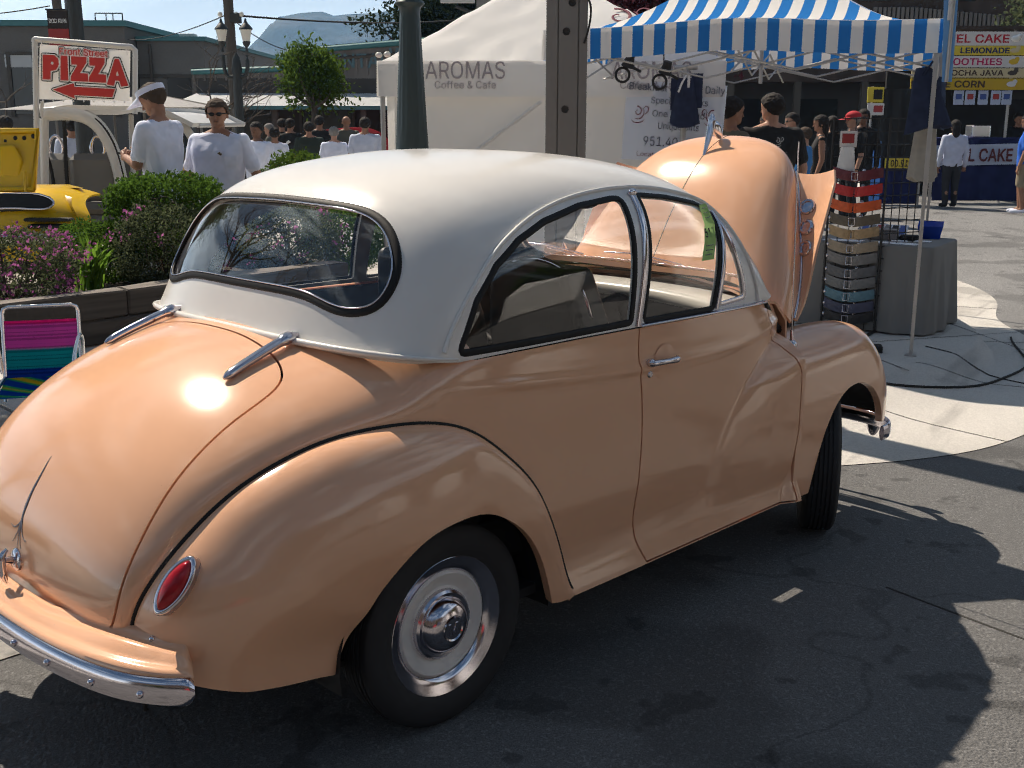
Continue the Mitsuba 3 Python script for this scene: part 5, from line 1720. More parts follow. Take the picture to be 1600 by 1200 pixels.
part(tent, 'lettering', join(text_at('AROMAS', 0.145, (2.40, -0.026, TZ - 0.075), bold=False, width=0.70), text_at('Coffee & Cafe', 0.062, (2.40, -0.026, TZ - 0.20), bold=False, width=0.54)), 'grey_print', TM)
part(tent, 'roof_emblem', swirl_cup(0.42, mat((2.15, 0.60, 2.60), 0, -math.radians(58))), 'maroon_print', TM)
ban = thing('cafe_banner', 'white cafe banner with maroon coffee cups hung on the tent wall', 'banner')
BM = TM @ mat((2.62, 0.0, 1.80), math.radians(1.0), 0, math.radians(3.0))
part(ban, 'cloth', grid(np.array([[(x, 0.012 * math.sin(x * 9), z) for z in np.linspace(0.22, -0.46, 8)] for x in np.linspace(-0.44, 0.44, 20)])), 'banner_vinyl', BM)
for t, h, x, z, w in (('Breakfast & Lunch Daily', 0.062, 0.0, 0.165, 0.84), ('Specialty Drinks', 0.056, 0.03, 0.055, 0.50), ('One of a Kind', 0.056, 0.03, -0.05, 0.46), ('Unique Gifts', 0.060, 0.04, -0.16, 0.36), ('951.406.771', 0.080, 0.02, -0.29, 0.56), ('Located on the Corner', 0.036, 0.0, -0.405, 0.62)):
    part(ban, 'lettering', text_at(t, h, (x, -0.030, z), bold=False, width=w), 'maroon_print' if 'Located' in t else 'blue_grey_print', BM)
for x, fl in ((-0.33, 1), (0.33, -1)):
    part(ban, 'cup_emblem', swirl_cup(0.125, mat((x, -0.030, -0.06)), fl), 'maroon_print', BM)
# a second white tent to the right, outside the frame, that the paint reflects
for (x, y, yw) in ((8.5, 5.2, 0.3), (12.5, 1.0, -0.2)):
    t2 = thing('white_tent', 'white canopy tent outside the frame, ' + ('beyond the front of the car' if y > 3 else 'right of the viewer'), 'tent', 'tents outside the frame')
    m2 = mat((x, y, 0), yw)
    part(t2, 'roof', grid(roof_surface(3, 3, 2.2, 3.2, 15)), 'canvas_white', m2)
    part(t2, 'back_wall', grid(np.array([[(0.02, y_, z) for z in (2.2, 1.1, 0.1)] for y_ in np.linspace(0, 3, 8)])), 'canvas_white', m2)
    for qx in (0.03, 2.97):
        for qy in (0.03, 2.97):
            part(t2, 'leg', bar((qx, qy, 0), (qx, qy, 2.2), 0.022, 6), 'alu_frame', m2)

# blue and white striped canopy
CO = np.array([2.80, 7.55])
CYAW = math.radians(-21)
CWD, CDP, CZ, CAP_ = 2.75, 2.75, 2.34, 3.00
CM = mat((CO[0] - CWD * math.cos(CYAW), CO[1] - CWD * math.sin(CYAW), 0), CYAW)
CI = [[float(q) for q in row] for row in np.linalg.inv(CM)]


def stripes(p, n, uv):
    lx = CI[0][0] * p.x + CI[0][1] * p.y + CI[0][3]
    lyy = CI[1][0] * p.x + CI[1][1] * p.y + CI[1][3]
    side = dr.abs(CI[0][0] * n.x + CI[0][1] * n.y) > dr.abs(CI[1][0] * n.x + CI[1][1] * n.y)
    s = dr.select(side, lyy, lx) / 0.158
    on = smoothstep(0.47, 0.53, dr.abs(s - dr.floor(s) - 0.5) * 2)
    return mix((0.035, 0.20, 0.56), (0.80, 0.79, 0.77), on)


scene['striped_canvas'] = {'type': 'principledthin', 'base_color': proc(stripes), 'roughness': 0.6, 'diff_trans': 0.5, 'eta': 1.3}
can = thing('striped_canopy', 'blue and white striped pop up canopy with a metal frame', 'canopy')
# four triangular roof faces, each striped up its own slope
apex = np.array([CWD / 2, CDP / 2, CAP_])
cor = [np.array([0, 0, CZ + 0.005]), np.array([CWD, 0, CZ + 0.005]), np.array([CWD, CDP, CZ + 0.005]), np.array([0, CDP, CZ + 0.005])]
faces = []
for i in range(4):
    a, b = cor[i], cor[(i + 1) % 4]
    t = np.linspace(0, 1, 25)
    s_ = np.linspace(0, 1, 25)
    e = a[None] * (1 - s_)[:, None] + b[None] * s_[:, None]
    p = e[:, None] * (1 - t)[None, :, None] + apex * t[None, :, None]
    p[..., 2] -= 0.23 * np.sin(PI * t)[None] ** 1.0 * (1 - 0.25 * np.sin(PI * s_))[:, None] * (1 - t)[None]
    p[..., 2] += 0.042 * np.sin(PI * s_)[:, None] ** 4 * (1 - t)[None] ** 2
    faces.append(grid(p))
for f_ in faces:
    part(can, 'roof_panel', f_, 'striped_canvas', CM)
for k, (mm, w) in enumerate(((mat((0, -0.012, 0)), CWD), (mat((CWD + 0.012, 0, 0), PI / 2), CDP), (mat((CWD, CDP + 0.012, 0), PI), CWD), (mat((-0.012, CDP, 0), -PI / 2), CDP))):
    vl = valance(w, CZ - 0.21, CZ, k, 0.010)
    bulge = 0.042 * np.sin(PI * vl.v[:, 0] / w) ** 4
    part(can, 'valance', S(vl.v + np.stack([0 * bulge, 0 * bulge, bulge], 1), vl.f), 'striped_canvas', CM @ mm)
for i, (x, y) in enumerate(((0.03, 0.03), (CWD - 0.03, 0.03), (CWD - 0.03, CDP - 0.03), (0.03, CDP - 0.03))):
    lg = part(can, 'leg', join(box(x - 0.015, x + 0.015, y - 0.015, y + 0.015, 1.15, CZ - 0.01, 0.002), box(x - 0.012, x + 0.012, y - 0.012, y + 0.012, PZ, 1.16, 0.002)), 'alu_frame', CM)
    part(lg, 'foot', box(x - 0.04, x + 0.04, y - 0.04, y + 0.04, PZ - 0.002, PZ + 0.008, 0.001), 'alu_frame', CM)
    part(lg, 'corner_joint', box(x - 0.03, x + 0.03, y - 0.03, y + 0.03, CZ - 0.13, CZ - 0.03, 0.004), 'alu_frame', CM)


def truss(a, b, z, dz, n=3):
    a, b = np.array(a), np.array(b)
    ps = []
    for i in range(n):
        p, q = a + (b - a) * i / n, a + (b - a) * (i + 1) / n
        ps += [bar((*p, z), (*q, z - dz), 0.008, 5), bar((*p, z - dz), (*q, z), 0.008, 5)]
    return ps


for a, b in (((0.03, 0.06), (CWD - 0.03, 0.06)), ((0.03, CDP - 0.05), (CWD - 0.03, CDP - 0.05)), ((0.05, 0.03), (0.05, CDP - 0.03)), ((CWD - 0.05, 0.03), (CWD - 0.05, CDP - 0.03)), ((CWD / 2, 0.06), (CWD / 2, CDP - 0.05)), ((0.05, CDP / 2), (CWD - 0.05, CDP / 2))):
    for s in truss(a, b, CZ - 0.10, 0.20):
        part(can, 'truss_bar', s, 'alu_frame', CM)
part(can, 'centre_pole', bar((CWD / 2, CDP / 2, CZ - 0.35), (CWD / 2, CDP / 2, CAP_ - 0.05), 0.016, 8), 'alu_frame', CM)


def cpt(px, py, y):
    return P(px, py, y)


# clip lamps under the striped canopy
for i, (px, py) in enumerate(((975, 100), (1033, 111))):
    q = P(px, py, 9.3)
    k = thing('clip_lamp', ['black clip lamp hanging under the striped canopy, nearer the steel post', 'black clip lamp hanging under the striped canopy, nearer the navy apron'][i], 'lamp')
    part(k, 'head', lathe([(0.0, 0.10), (0.03, 0.10), (0.04, 0.05), (0.055, 0.0), (0.05, 0.0), (0.0, 0.03)], 16).move(mat((q[0] + 0.03, 9.3, q[2] - 0.02), 0, 0.3, 0.25)), 'black')
    part(k, 'clamp_ring', tube(np.stack([q[0] - 0.01 + 0.055 * np.cos(g), 9.3 + 0 * g, q[2] - 0.085 + 0.055 * np.sin(g)], 1), 0.010, 6, True, up=(0, 1, 0)), 'black')
    part(k, 'arm', bar((q[0] + 0.02, 9.3, q[2]), (q[0] + 0.14, 9.32, q[2] - 0.06), 0.012, 6), 'black')
    part(k, 'hook', bar((q[0] + 0.02, 9.3, q[2] + 0.05), (q[0] + 0.02, 9.32, q[2] + 0.14), 0.006, 5), 'black')

mat_p('denim_navy', tint((0.016, 0.024, 0.058), 0.35, 25), 0.85)
mat_p('denim_light', tint((0.045, 0.065, 0.12), 0.3, 25), 0.85)
mat_p('linen_beige', tint((0.36, 0.33, 0.28), 0.15, 20), 0.9)


def hanging_cloth(w_top, w_bot, h, depth, seed, n=26, k=18):
    u = np.linspace(0, 2 * PI, n, endpoint=False)
    rows = []
    for j, t in enumerate(np.linspace(0, 1, k)):
        w = (w_top + (w_bot - w_top) * t ** 0.8) / 2
        fold = 1 + 0.10 * np.sin(u * 5 + seed + 2 * t) * (0.3 + t)
        rows.append(np.stack([w * np.cos(u) * fold, depth * (0.35 + 0.65 * t) * np.sin(u) * fold, 0 * u - h * t - 0.02 * np.sin(u * 2 + seed) * t], 1))
    s = grid(np.array(rows), False, True)
    c = rows[-1].mean(0)
    b = S(np.vstack([rows[-1], [c]]), [(i, (i + 1) % n, n) for i in range(n)])
    return join(s, b)


lt = P(1458, 105, 7.62)
ap1 = thing('navy_bag', 'navy blue cloth bag tied to the right front leg of the striped canopy', 'bag')
part(ap1, 'cloth', hanging_cloth(0.10, 0.30, 0.40, 0.05, 1).move(mat((lt[0] - 0.055, 7.64, lt[2]), 0, 0, math.radians(-8))), 'denim_navy')
part(ap1, 'side_panel', hanging_cloth(0.04, 0.16, 0.32, 0.04, 2).move(mat((lt[0] + 0.08, 7.66, lt[2] - 0.06), 0, 0, math.radians(7))), 'denim_light')
part(ap1, 'tie', bar((lt[0] - 0.01, 7.60, lt[2] + 0.04), (lt[0] - 0.06, 7.62, lt[2] - 0.05), 0.007, 5), 'denim_navy')
cl = thing('beige_cloth', 'long beige cloth hanging behind the right canopy leg', 'cloth')
part(cl, 'cloth', hanging_cloth(0.07, 0.20, 0.68, 0.03, 4).move(mat((lt[0] + 0.055, 7.80, lt[2] - 0.06))), 'linen_beige')
l2 = P(1072, 122, 9.95)
ap2 = thing('navy_bag', 'navy blue apron with white ties in front of the cafe banner', 'apron')
part(ap2, 'cloth', hanging_cloth(0.12, 0.25, 0.40, 0.06, 5).move(mat((l2[0], 9.95, l2[2] - 0.0))), 'denim_navy')
part(ap2, 'strap_panel', join(box(l2[0] - 0.125, l2[0] - 0.06, 9.97, 9.98, l2[2] - 0.27, l2[2]), box(l2[0] + 0.05, l2[0] + 0.15, 9.97, 9.98, l2[2] - 0.25, l2[2] + 0.04)), 'denim_navy')
part(ap2, 'tie', join(tube(spline([(l2[0] - 0.01, 9.86, l2[2] + 0.02), (l2[0] - 0.05, 9.85, l2[2] - 0.05), (l2[0] - 0.075, 9.86, l2[2] - 0.12)], 8), 0.009, 5), box(l2[0] + 0.0, l2[0] + 0.022, 9.86, 9.868, l2[2] - 0.08, l2[2] + 0.03)), 'canvas_white')
st_ = solo('display_stand', join(bar((l2[0] - 0.015, 9.99, PZ), (l2[0], 9.99, l2[2] + 0.10), 0.026, 10), bar((l2[0] - 0.10, 9.99, l2[2] + 0.09), (l2[0] + 0.10, 9.99, l2[2] + 0.09), 0.02, 8)), 'alu_frame', 'pale metal stand that the navy apron hangs from', 'stand')
# feather flag at the canopy corner
mat_p('flag_blue', (0.16, 0.36, 0.66), 0.6)
ff_ = thing('feather_flag', 'pale blue and white feather flag on a pole at the right canopy corner', 'flag')
q0, q1 = P(1476, 128, 7.45), P(1489, -40, 7.45)
part(ff_, 'pole', bar((q0[0] + 0.01, 7.45, q0[2]), (q1[0] + 0.02, 7.45, q1[2]), 0.013, 8), 'alu_frame')
part(ff_, 'cloth', S([(q0[0] - 0.015, 7.46, q0[2] + 0.0), (q0[0] + 0.05, 7.46, q0[2]), (q1[0] + 0.05, 7.46, q1[2]), (q1[0] - 0.05, 7.46, q1[2])], [(0, 1, 2), (0, 2, 3)]), 'flag_blue')
part(ff_, 'white_edge', box(q0[0] - 0.02, q0[0] + 0.0, 7.44, 7.45, q0[2] + 0.38, q1[2]), 'canvas_white')

# draped table
mat_p('table_cloth', lambda p, n, uv: mi.Color3f(0.20, 0.195, 0.185) * (0.85 + 0.25 * fbm(p.x * 5, p.y * 5, p.z * 3)), 0.9)
TBM = mat((2.94, 8.85, PZ), math.radians(-34))
tbw, tbd, tbh = 0.98, 0.78, 0.68


def rrect(w, d, r, m=120):
    p = Polygon([(-w / 2, -d / 2), (w / 2, -d / 2), (w / 2, d / 2), (-w / 2, d / 2)]).buffer(-r).buffer(r, 12).exterior
    return np.array([p.interpolate(t, normalized=True).coords[0] for t in np.linspace(0, 1, m, endpoint=False)])


o = rrect(tbw, tbd, 0.03)
nn_ = o / np.linalg.norm(o, axis=1, keepdims=True)
rows = [np.hstack([o * 0.0, np.full((120, 1), tbh)]), np.hstack([o * 0.97, np.full((120, 1), tbh)]), np.hstack([o, np.full((120, 1), tbh - 0.012)])]
s_ = np.arange(120)
for t in np.linspace(0.05, 1, 14):
    fold = 0.022 * t * (np.sin(s_ * 0.42 + 1.5 * np.sin(s_ * 0.11)) + 0.6 * np.sin(s_ * 0.93)) + 0.03 * t
    rows.append(np.hstack([o + nn_ * fold[:, None], np.full((120, 1), (tbh - 0.012) * (1 - t) + 0.015 * t)]))
table = thing('stall_table', 'stall table draped to the ground in a grey brown cloth', 'table')
part(table, 'cloth', grid(np.array(rows), False, True), 'table_cloth', TBM)
mat_p('paper', (0.72, 0.73, 0.76), 0.7)
mat_p('card_grey', (0.22, 0.20, 0.19), 0.8)
mat_p('plastic_blue', (0.015, 0.06, 0.42), 0.35)
tz = PZ + tbh
q = TBM
bk = thing('blue_bin', 'small blue plastic bin on the right end of the stall table', 'bin')
bo = [(-0.075, -0.05, 0), (0.075, -0.05, 0), (0.075, 0.06, 0), (-0.075, 0.06, 0)]
bt = [(-0.095, -0.08, 0.10), (0.095, -0.08, 0.10), (0.095, 0.09, 0.13), (-0.095, 0.09, 0.13)]
part(bk, 'shell', rim(S(bo + bt, [(0, 1, 5), (0, 5, 4), (1, 2, 6), (1, 6, 5), (2, 3, 7), (2, 7, 6), (3, 0, 4), (3, 4, 7), (0, 2, 1), (0, 3, 2)]), 0.004), 'plastic_blue', TBM @ mat((0.30, 0.26, tbh + 0.002), 0.2))
solo('display_box', join(box(-0.12, 0.10, -0.06, 0.06, 0, 0.07, 0.006), box(-0.121, 0.101, -0.061, 0.061, 0.071, 0.082, 0.004)), 'card_grey', 'grey lidded display box at the middle of the stall table', 'box', None, TBM @ mat((0.02, -0.02, tbh + 0.001), 0.1))
mg = thing('magazine_rack', 'tilted tray of printed cards on the stall table, left of the blue bin', 'rack')
part(mg, 'tray', box(-0.20, 0.17, -0.10, 0.10, 0, 0.012, 0.003), 'paper', TBM @ mat((-0.03, 0.17, tbh + 0.05), 0.15, 0.35))
mat_p('print_red', (0.35, 0.05, 0.05), 0.7); mat_p('print_blue', (0.06, 0.10, 0.30), 0.7)
for i in range(6):
    part(mg, 'card', box(-0.18 + i * 0.058, -0.135 + i * 0.058, -0.085, 0.08, 0.0125, 0.016), ['print_blue', 'card_grey', 'print_red', 'card_grey', 'black', 'print_blue'][i], TBM @ mat((-0.03, 0.17, tbh + 0.05), 0.15, 0.35))
part(mg, 'foot', box(-0.19, 0.16, 0.02, 0.06, 0.0, 0.075, 0.003), 'card_grey', TBM @ mat((-0.03, 0.17, tbh), 0.15))
for i, (x, y, w, d, r) in enumerate(((-0.22, -0.29, 0.30, 0.13, 0.05), (0.18, -0.28, 0.34, 0.12, -0.05), (0.16, -0.10, 0.12, 0.09, 0.3), (0.32, -0.03, 0.12, 0.10, 0.1))):
    solo('paper_sheet', box(-w / 2, w / 2, -d / 2, d / 2, 0, 0.003), 'paper', ['white paper sheet at the front left of the stall table', 'long white paper sheet at the front of the stall table', 'small white card beside the grey display box', 'small white card on the right of the stall table'][i], 'paper', None, TBM @ mat((x, y, tbh + 0.001 + 0.0005 * i), r))
solo('black_tray', box(-0.07, 0.07, -0.05, 0.05, 0, 0.04, 0.008), 'black', 'low black tray right of the grey display box', 'tray', None, TBM @ mat((0.20, 0.03, tbh + 0.001), 0.2))
solo('knitted_bag', ellipsoid((0, 0, 0.05), (0.12, 0.09, 0.055), 10), 'table_cloth', 'grey cloth bundle at the back of the stall table', 'bundle', None, TBM @ mat((-0.12, 0.31, tbh - 0.003), 0.2))
cab = thing('extension_cable', 'black cable snaking over the pavement from the stall table', 'cable')
cp = [P(1488, 470, 8.2), P(1503, 490, 8.2), P(1500, 525, 7.7), P(1475, 565, 7.2), P(1440, 590, 6.9), P(1400, 607, 6.8), P(1370, 613, 6.9)]
cg = spline([(4.0, 8.75), (3.80, 8.10), (3.62, 7.65), (3.32, 7.30), (3.0, 7.02), (2.66, 6.88), (2.40, 6.86), (2.0, 7.0)], 60)


def gz_(x, y):
    """Height of the paved corner: its ramp, then the pavement."""
    d = np.linalg.norm(B - np.array([x, y]), axis=1)
    i = d.argmin()
    t = np.clip((d[i] - 0.42) / rampw[i], 0, 1)
    return 0.004 + KERB * (t * t * (3 - 2 * t))


cz = np.array([gz_(*q) for q in cg])
part(cab, 'cable', tube(np.hstack([cg, cz[:, None] + 0.008]), 0.008, 6), 'black')
cg2 = spline([(3.0, 7.9), (3.3, 7.3), (3.7, 6.9), (3.95, 7.2), (4.2, 7.6), (4.6, 8.0)], 40)
part(cab, 'thin_lead', tube(np.hstack([cg2, np.array([gz_(*q) for q in cg2])[:, None] + 0.004]), 0.004, 5), 'black')
solo('black_foot_plate', box(-0.10, 0.10, -0.05, 0.05, 0, 0.05, 0.006), 'black', 'flat black block on the pavement beyond the front wing', 'block', None, mat((2.52, 7.72, gz_(2.52, 7.72)), -0.2))

# grid rack of collars
mat_p('rack_wire', (0.014, 0.014, 0.015), 0.45)
RK = mat((2.62, 8.55, PZ), math.radians(-33))
rack = thing('wire_rack', 'tall black wire grid rack hung with coloured collars', 'rack')
rw_, rh_ = 0.42, 1.62
wz = []
for i in range(6):
    x = -rw_ / 2 + rw_ * i / 5
    part(rack, 'upright', bar((x, 0, 0.02), (x, 0, rh_), 0.010 if i in (0, 5) else 0.0042, 6), 'rack_wire', RK)
for z in np.arange(0.10, rh_ + 0.01, 0.0945):
    part(rack, 'cross_wire', bar((-rw_ / 2, 0, z), (rw_ / 2, 0, z), 0.0042, 5), 'rack_wire', RK)
R2 = RK @ mat((rw_ / 2, 0.0, 0), math.radians(62))
for i in range(6):
    x = 0.42 * i / 5
    part(rack, 'upright', bar((x, 0, 0.02), (x, 0, rh_), 0.010 if i == 5 else 0.0042, 6), 'rack_wire', R2)
for z in np.arange(0.10, rh_ + 0.01, 0.0945):
    part(rack, 'cross_wire', bar((0, 0, z), (0.42, 0, z), 0.0042, 5), 'rack_wire', R2)
for x in (-rw_ / 2, rw_ / 2):
    part(rack, 'foot', bar((x, -0.18, 0.012), (x, 0.18, 0.012), 0.012, 6), 'rack_wire', RK)
cols = [('collar_maroon', (0.11, 0.012, 0.022), 'dark maroon'), ('collar_red', (0.45, 0.02, 0.02), 'bright red'), ('collar_orange', (0.62, 0.10, 0.02), 'orange'), ('collar_olive', (0.12, 0.095, 0.065), 'brown'), ('collar_tan', (0.40, 0.27, 0.14), 'tan'),
        ('collar_sand', (0.33, 0.26, 0.18), 'sand coloured'), ('collar_grey', (0.19, 0.18, 0.17), 'pale grey'), ('collar_slate', (0.12, 0.12, 0.125), 'mid grey'), ('collar_dove', (0.17, 0.17, 0.165), 'dove grey'), ('collar_aqua', (0.11, 0.22, 0.27), 'pale aqua'), ('collar_navy', (0.06, 0.065, 0.11), 'dark slate blue'), ('collar_black', (0.02, 0.02, 0.022), 'black')]
zc_ = [1.19, 1.075, 0.955, 0.85, 0.755, 0.645, 0.555, 0.455, 0.37, 0.275, 0.185, 0.10]
for (nm, c, word), z in zip(cols, zc_):
    mat_p(nm, tint(c, 0.2, 40), 0.5, spec=0.5)
    k = thing('pet_collar', f'{word} leather collar with a buckle on the wire rack', 'collar', 'collars on the wire rack')
    hgt = 0.085
    for sx in (-1, 1):
        a = spline([(sx * 0.005, -0.075, z - 0.005), (sx * 0.07, -0.085, z + 0.004), (sx * 0.15, -0.055, z + 0.020), (sx * 0.19, -0.012, z + 0.028)], 12)
        part(k, 'strap', tube(a, hgt / 2, 6, up=(0, 0, 1), flat=(0.10, 1.0)), nm, RK)
    part(k, 'buckle', tube(np.array([(-0.022, -0.086, z - 0.03), (0.022, -0.086, z - 0.03), (0.022, -0.086, z + 0.026), (-0.022, -0.086, z + 0.026)]), 0.0045, 6, True, up=(0, 1, 0)), nm if word in ('bright red', 'orange', 'tan') else 'chrome', RK)
    part(k, 'clip', ellipsoid((-0.185, -0.03, z + 0.02), (0.012, 0.012, 0.016), 6), 'chrome', RK)
    part(k, 'ring', ellipsoid((0.05, -0.03, z + 0.035), (0.016, 0.012, 0.018), 6), 'chrome', RK)
mat_p('card_white', (0.55, 0.52, 0.50), 0.8)
bg = thing('bagged_goods', 'packaged white goods with a pink card hung at the top of the wire rack', 'package')
part(bg, 'card', box(-0.15, -0.02, -0.03, -0.02, 1.40, 1.52, 0.002), 'card_white', RK)
part(bg, 'pink_print', box(-0.13, -0.04, -0.034, -0.0305, 1.43, 1.50), 'banner_red', RK)
part(bg, 'pouch', hanging_cloth(0.10, 0.14, 0.20, 0.03, 8).move(mat((-0.085, -0.04, 1.40))), 'canvas_white', RK)

# food booth across the street
FY = 24.0
booth = thing('food_booth', 'food booth with stacked menu signs and a dark blue counter skirt', 'booth')
fx0, fx1 = P(1388, 0, FY)[0], P(1680, 0, FY)[0]
mat_p('skirt_navy', tint((0.012, 0.018, 0.085), 0.3, 4), 0.85)
fxc = P(1490, 0, FY)[0]
for x in (fxc - 0.1, fx1 - 0.05, (fx0 + fx1) / 2 + 0.8):
    part(booth, 'post', bar((x, FY + 0.1, 0), (x, FY + 0.1, 3.6), 0.03, 8), 'alu_frame')
part(booth, 'roof', box(fxc - 0.3, fx1, FY, FY + 3.0, 3.55, 3.62), 'dark_boards')
part(booth, 'back_wall', box(fxc - 0.3, fx1, FY + 2.9, FY + 3.0, 0, 3.55), 'black')
xq = np.linspace(fxc - 0.1, fx1, 60)
zs0, zs1 = 0.05, P(0, 215, FY)[2]
part(booth, 'counter_skirt', grid(np.stack([np.repeat(xq[:, None], 5, 1), np.repeat((FY + 0.03 * np.sin(xq * 14))[:, None], 5, 1), np.repeat(np.linspace(zs1, zs0, 5)[None], 60, 0)], -1)), 'skirt_navy')
part(booth, 'counter', box(fxc - 0.1, fx1, FY - 0.02, FY + 0.7, zs1, zs1 + 0.04), 'skirt_navy')
part(booth, 'warming_box', box(P(1545, 0, FY)[0], P(1575, 0, FY)[0], FY + 0.2, FY + 0.6, zs1 + 0.04, zs1 + 0.30, 0.02), 'steel')
part(booth, 'serving_bowl', ellipsoid((P(1520, 0, FY)[0], FY + 0.3, zs1 + 0.09), (0.13, 0.1, 0.06), 8), 'steel')
mat_p('sign_white', (0.62, 0.60, 0.58), 0.6); mat_p('sign_yellow', (0.62, 0.48, 0.05), 0.6); mat_p('sign_gold', (0.50, 0.33, 0.02), 0.6); mat_p('sign_cream', (0.56, 0.47, 0.28), 0.6)
mat_p('ink_red', (0.42, 0.015, 0.03), 0.6); mat_p('ink_navy', (0.015, 0.02, 0.10), 0.6); mat_p('ink_magenta', (0.45, 0.01, 0.10), 0.6); mat_p('ink_brown', (0.055, 0.03, 0.02), 0.6); mat_p('ink_maroon', (0.10, 0.015, 0.02), 0.6)
sgs = [('FUNNEL CAKE', 46, 69, 'sign_white', 'ink_red', 'white menu sign with red lettering at the top of the food booth', 1581), ('LEMONADE', 68, 84, 'sign_yellow', 'ink_navy', 'yellow menu sign with dark blue lettering on the food booth', 1583), ('SMOOTHIES', 84, 103, 'sign_white', 'ink_magenta', 'white menu sign with magenta lettering on the food booth', 1573),
       ('MOCHA JAVA', 103, 119, 'sign_cream', 'ink_brown', 'cream menu sign with brown lettering on the food booth', 1577), ('KETTLE CORN', 119, 138, 'sign_gold', 'ink_brown', 'golden yellow menu sign with black lettering, lowest on the food booth', 1549)]
mat_p('fruit_yellow', (0.6, 0.40, 0.03), 0.5)
for i, (t, p0, p1, bb, ink, lab, rt) in enumerate(sgs):
    za, zb = P(0, p1 - 0.6, FY)[2] + (0.0), P(0, p0 + 0.6, FY)[2]
    xa, xb = P(1432, 0, FY)[0], P(1640, 0, FY)[0]
    k = thing('menu_sign', lab, 'sign')
    part(k, 'board', box(xa, xb, FY - 0.07, FY - 0.03, za, zb, 0.004), bb)
    hgt = (zb - za) * 0.56
    mm = meshkit.text_mesh(t, hgt, 0.006, True)
    w = (mm.bounds[1, 0] - mm.bounds[0, 0]) * 1.28
    xr = P(rt, 0, FY)[0]
    part(k, 'lettering', text_at(t, hgt, (xr - w / 2, FY - 0.074, (za + zb) / 2), width=w), ink)
    xe = P(1591, 0, FY)[0]
    part(k, 'picture', join(ellipsoid((xe, FY - 0.075, (za + zb) / 2), (0.10, 0.01, hgt * 0.45), 8), ellipsoid((xe + 0.07, FY - 0.078, (za + zb) / 2 + 0.05), (0.05, 0.01, 0.05), 8)), ['steel', 'sign_cream', 'fruit_yellow', 'post_brown', 'sign_white'][i])
mat_p('paper_blue', (0.42, 0.48, 0.62), 0.7)
for i, px in enumerate((1497, 1515, 1535, 1555, 1572)):
    w = 0.105
    q = P(px, 153, FY)
    k = thing('price_card', 'white price card ' + ['leftmost in the row', 'second from left', 'in the middle', 'second from right', 'rightmost in the row'][i] + ' under the menu signs', 'card', 'price cards hanging on the food booth')
    part(k, 'sheet', box(q[0] - w, q[0] + w, FY - 0.03, FY - 0.025, q[2] - 0.14, q[2] + 0.15), 'paper_blue')
    part(k, 'picture', box(q[0] - w * 0.6, q[0] + w * 0.6, FY - 0.036, FY - 0.0305, q[2] - 0.03, q[2] + 0.08), 'print_red' if i % 2 else 'print_blue')
q = P(1542, 245, FY)
bk2 = thing('counter_banner', 'white banner with dark maroon lettering tied to the booth counter skirt', 'banner')
part(bk2, 'cloth', grid(np.array([[(q[0] - 1.35 + 2.0 * u, FY - 0.07 + 0.02 * math.sin(u * 11), q[2] + s_ * 0.20 + 0.05 * u) for s_ in (1.15, 0.4, -0.4, -1)] for u in np.linspace(0, 1, 24)])), 'paper_blue')
part(bk2, 'lettering', text_at('FUNNEL CAKE', 0.25, (q[0] - 0.43, FY - 0.10, q[2] + 0.04), width=1.86), 'ink_maroon')
# black shirt stall beside it
bs = thing('shirt_stall', 'black draped shirt stall with a yellow price sign, left of the food booth', 'stall')
sx0, sx1 = P(1380, 0, FY - 0.6)[0], P(1462, 0, FY - 0.6)[0]
sy = FY - 0.6
ztop, zbot = P(0, 136, sy)[2], 0.02
xq = np.linspace(sx0, sx1, 40)
part(bs, 'drape', grid(np.stack([np.repeat(xq[:, None], 6, 1), np.repeat((sy + 0.03 * np.sin(xq * 22))[:, None], 6, 1), np.repeat(np.linspace(ztop, 0.75, 6)[None], 40, 0)], -1)), 'black')
part(bs, 'lower_skirt', grid(np.stack([np.repeat(xq[:, None], 4, 1), np.repeat((sy + 0.04 + 0.03 * np.sin(xq * 15))[:, None], 4, 1), np.repeat(np.linspace(0.80, zbot, 4)[None], 40, 0)], -1)), 'skirt_navy')
part(bs, 'pole', join(*[bar((x, sy + 0.06, 0), (x, sy + 0.06, ztop + 0.05), 0.025, 8) for x in (sx0 - 0.06, sx1)]), 'alu_frame')
q = P(1406, 255, sy - 0.05)
ps_ = thing('price_sign', 'bright yellow price sign seen from behind, its figures mirrored', 'sign')
part(ps_, 'card', box(q[0] - 0.32, q[0] + 0.32, sy - 0.08, sy - 0.07, q[2] - 0.10, q[2] + 0.10), 'sign_yellow')
tx = text_at('$12.00', 0.13, (0, 0, 0), width=0.44)
tx = S(tx.v * [-1, 1, 1], tx.f[:, ::-1], tx.n * [-1, 1, 1]).move(mat((q[0] + 0.02, sy - 0.086, q[2])))
part(ps_, 'figures', tx, 'ink_brown')
mat_p('sky_blue_cloth', (0.10, 0.28, 0.72), 0.7)
q = P(1366, 248, sy - 0.3)
solo('blue_banner', grid(np.array([[(q[0] + s_ * (0.11 + 0.05 * t), sy - 0.3 + 0.02 * math.sin(s_ * 5), 1.30 - 1.22 * t) for s_ in np.linspace(-1, 1, 9)] for t in np.linspace(0, 1, 8)])), 'sky_blue_cloth', 'bright blue cloth banner standing left of the black shirt stall', 'banner')
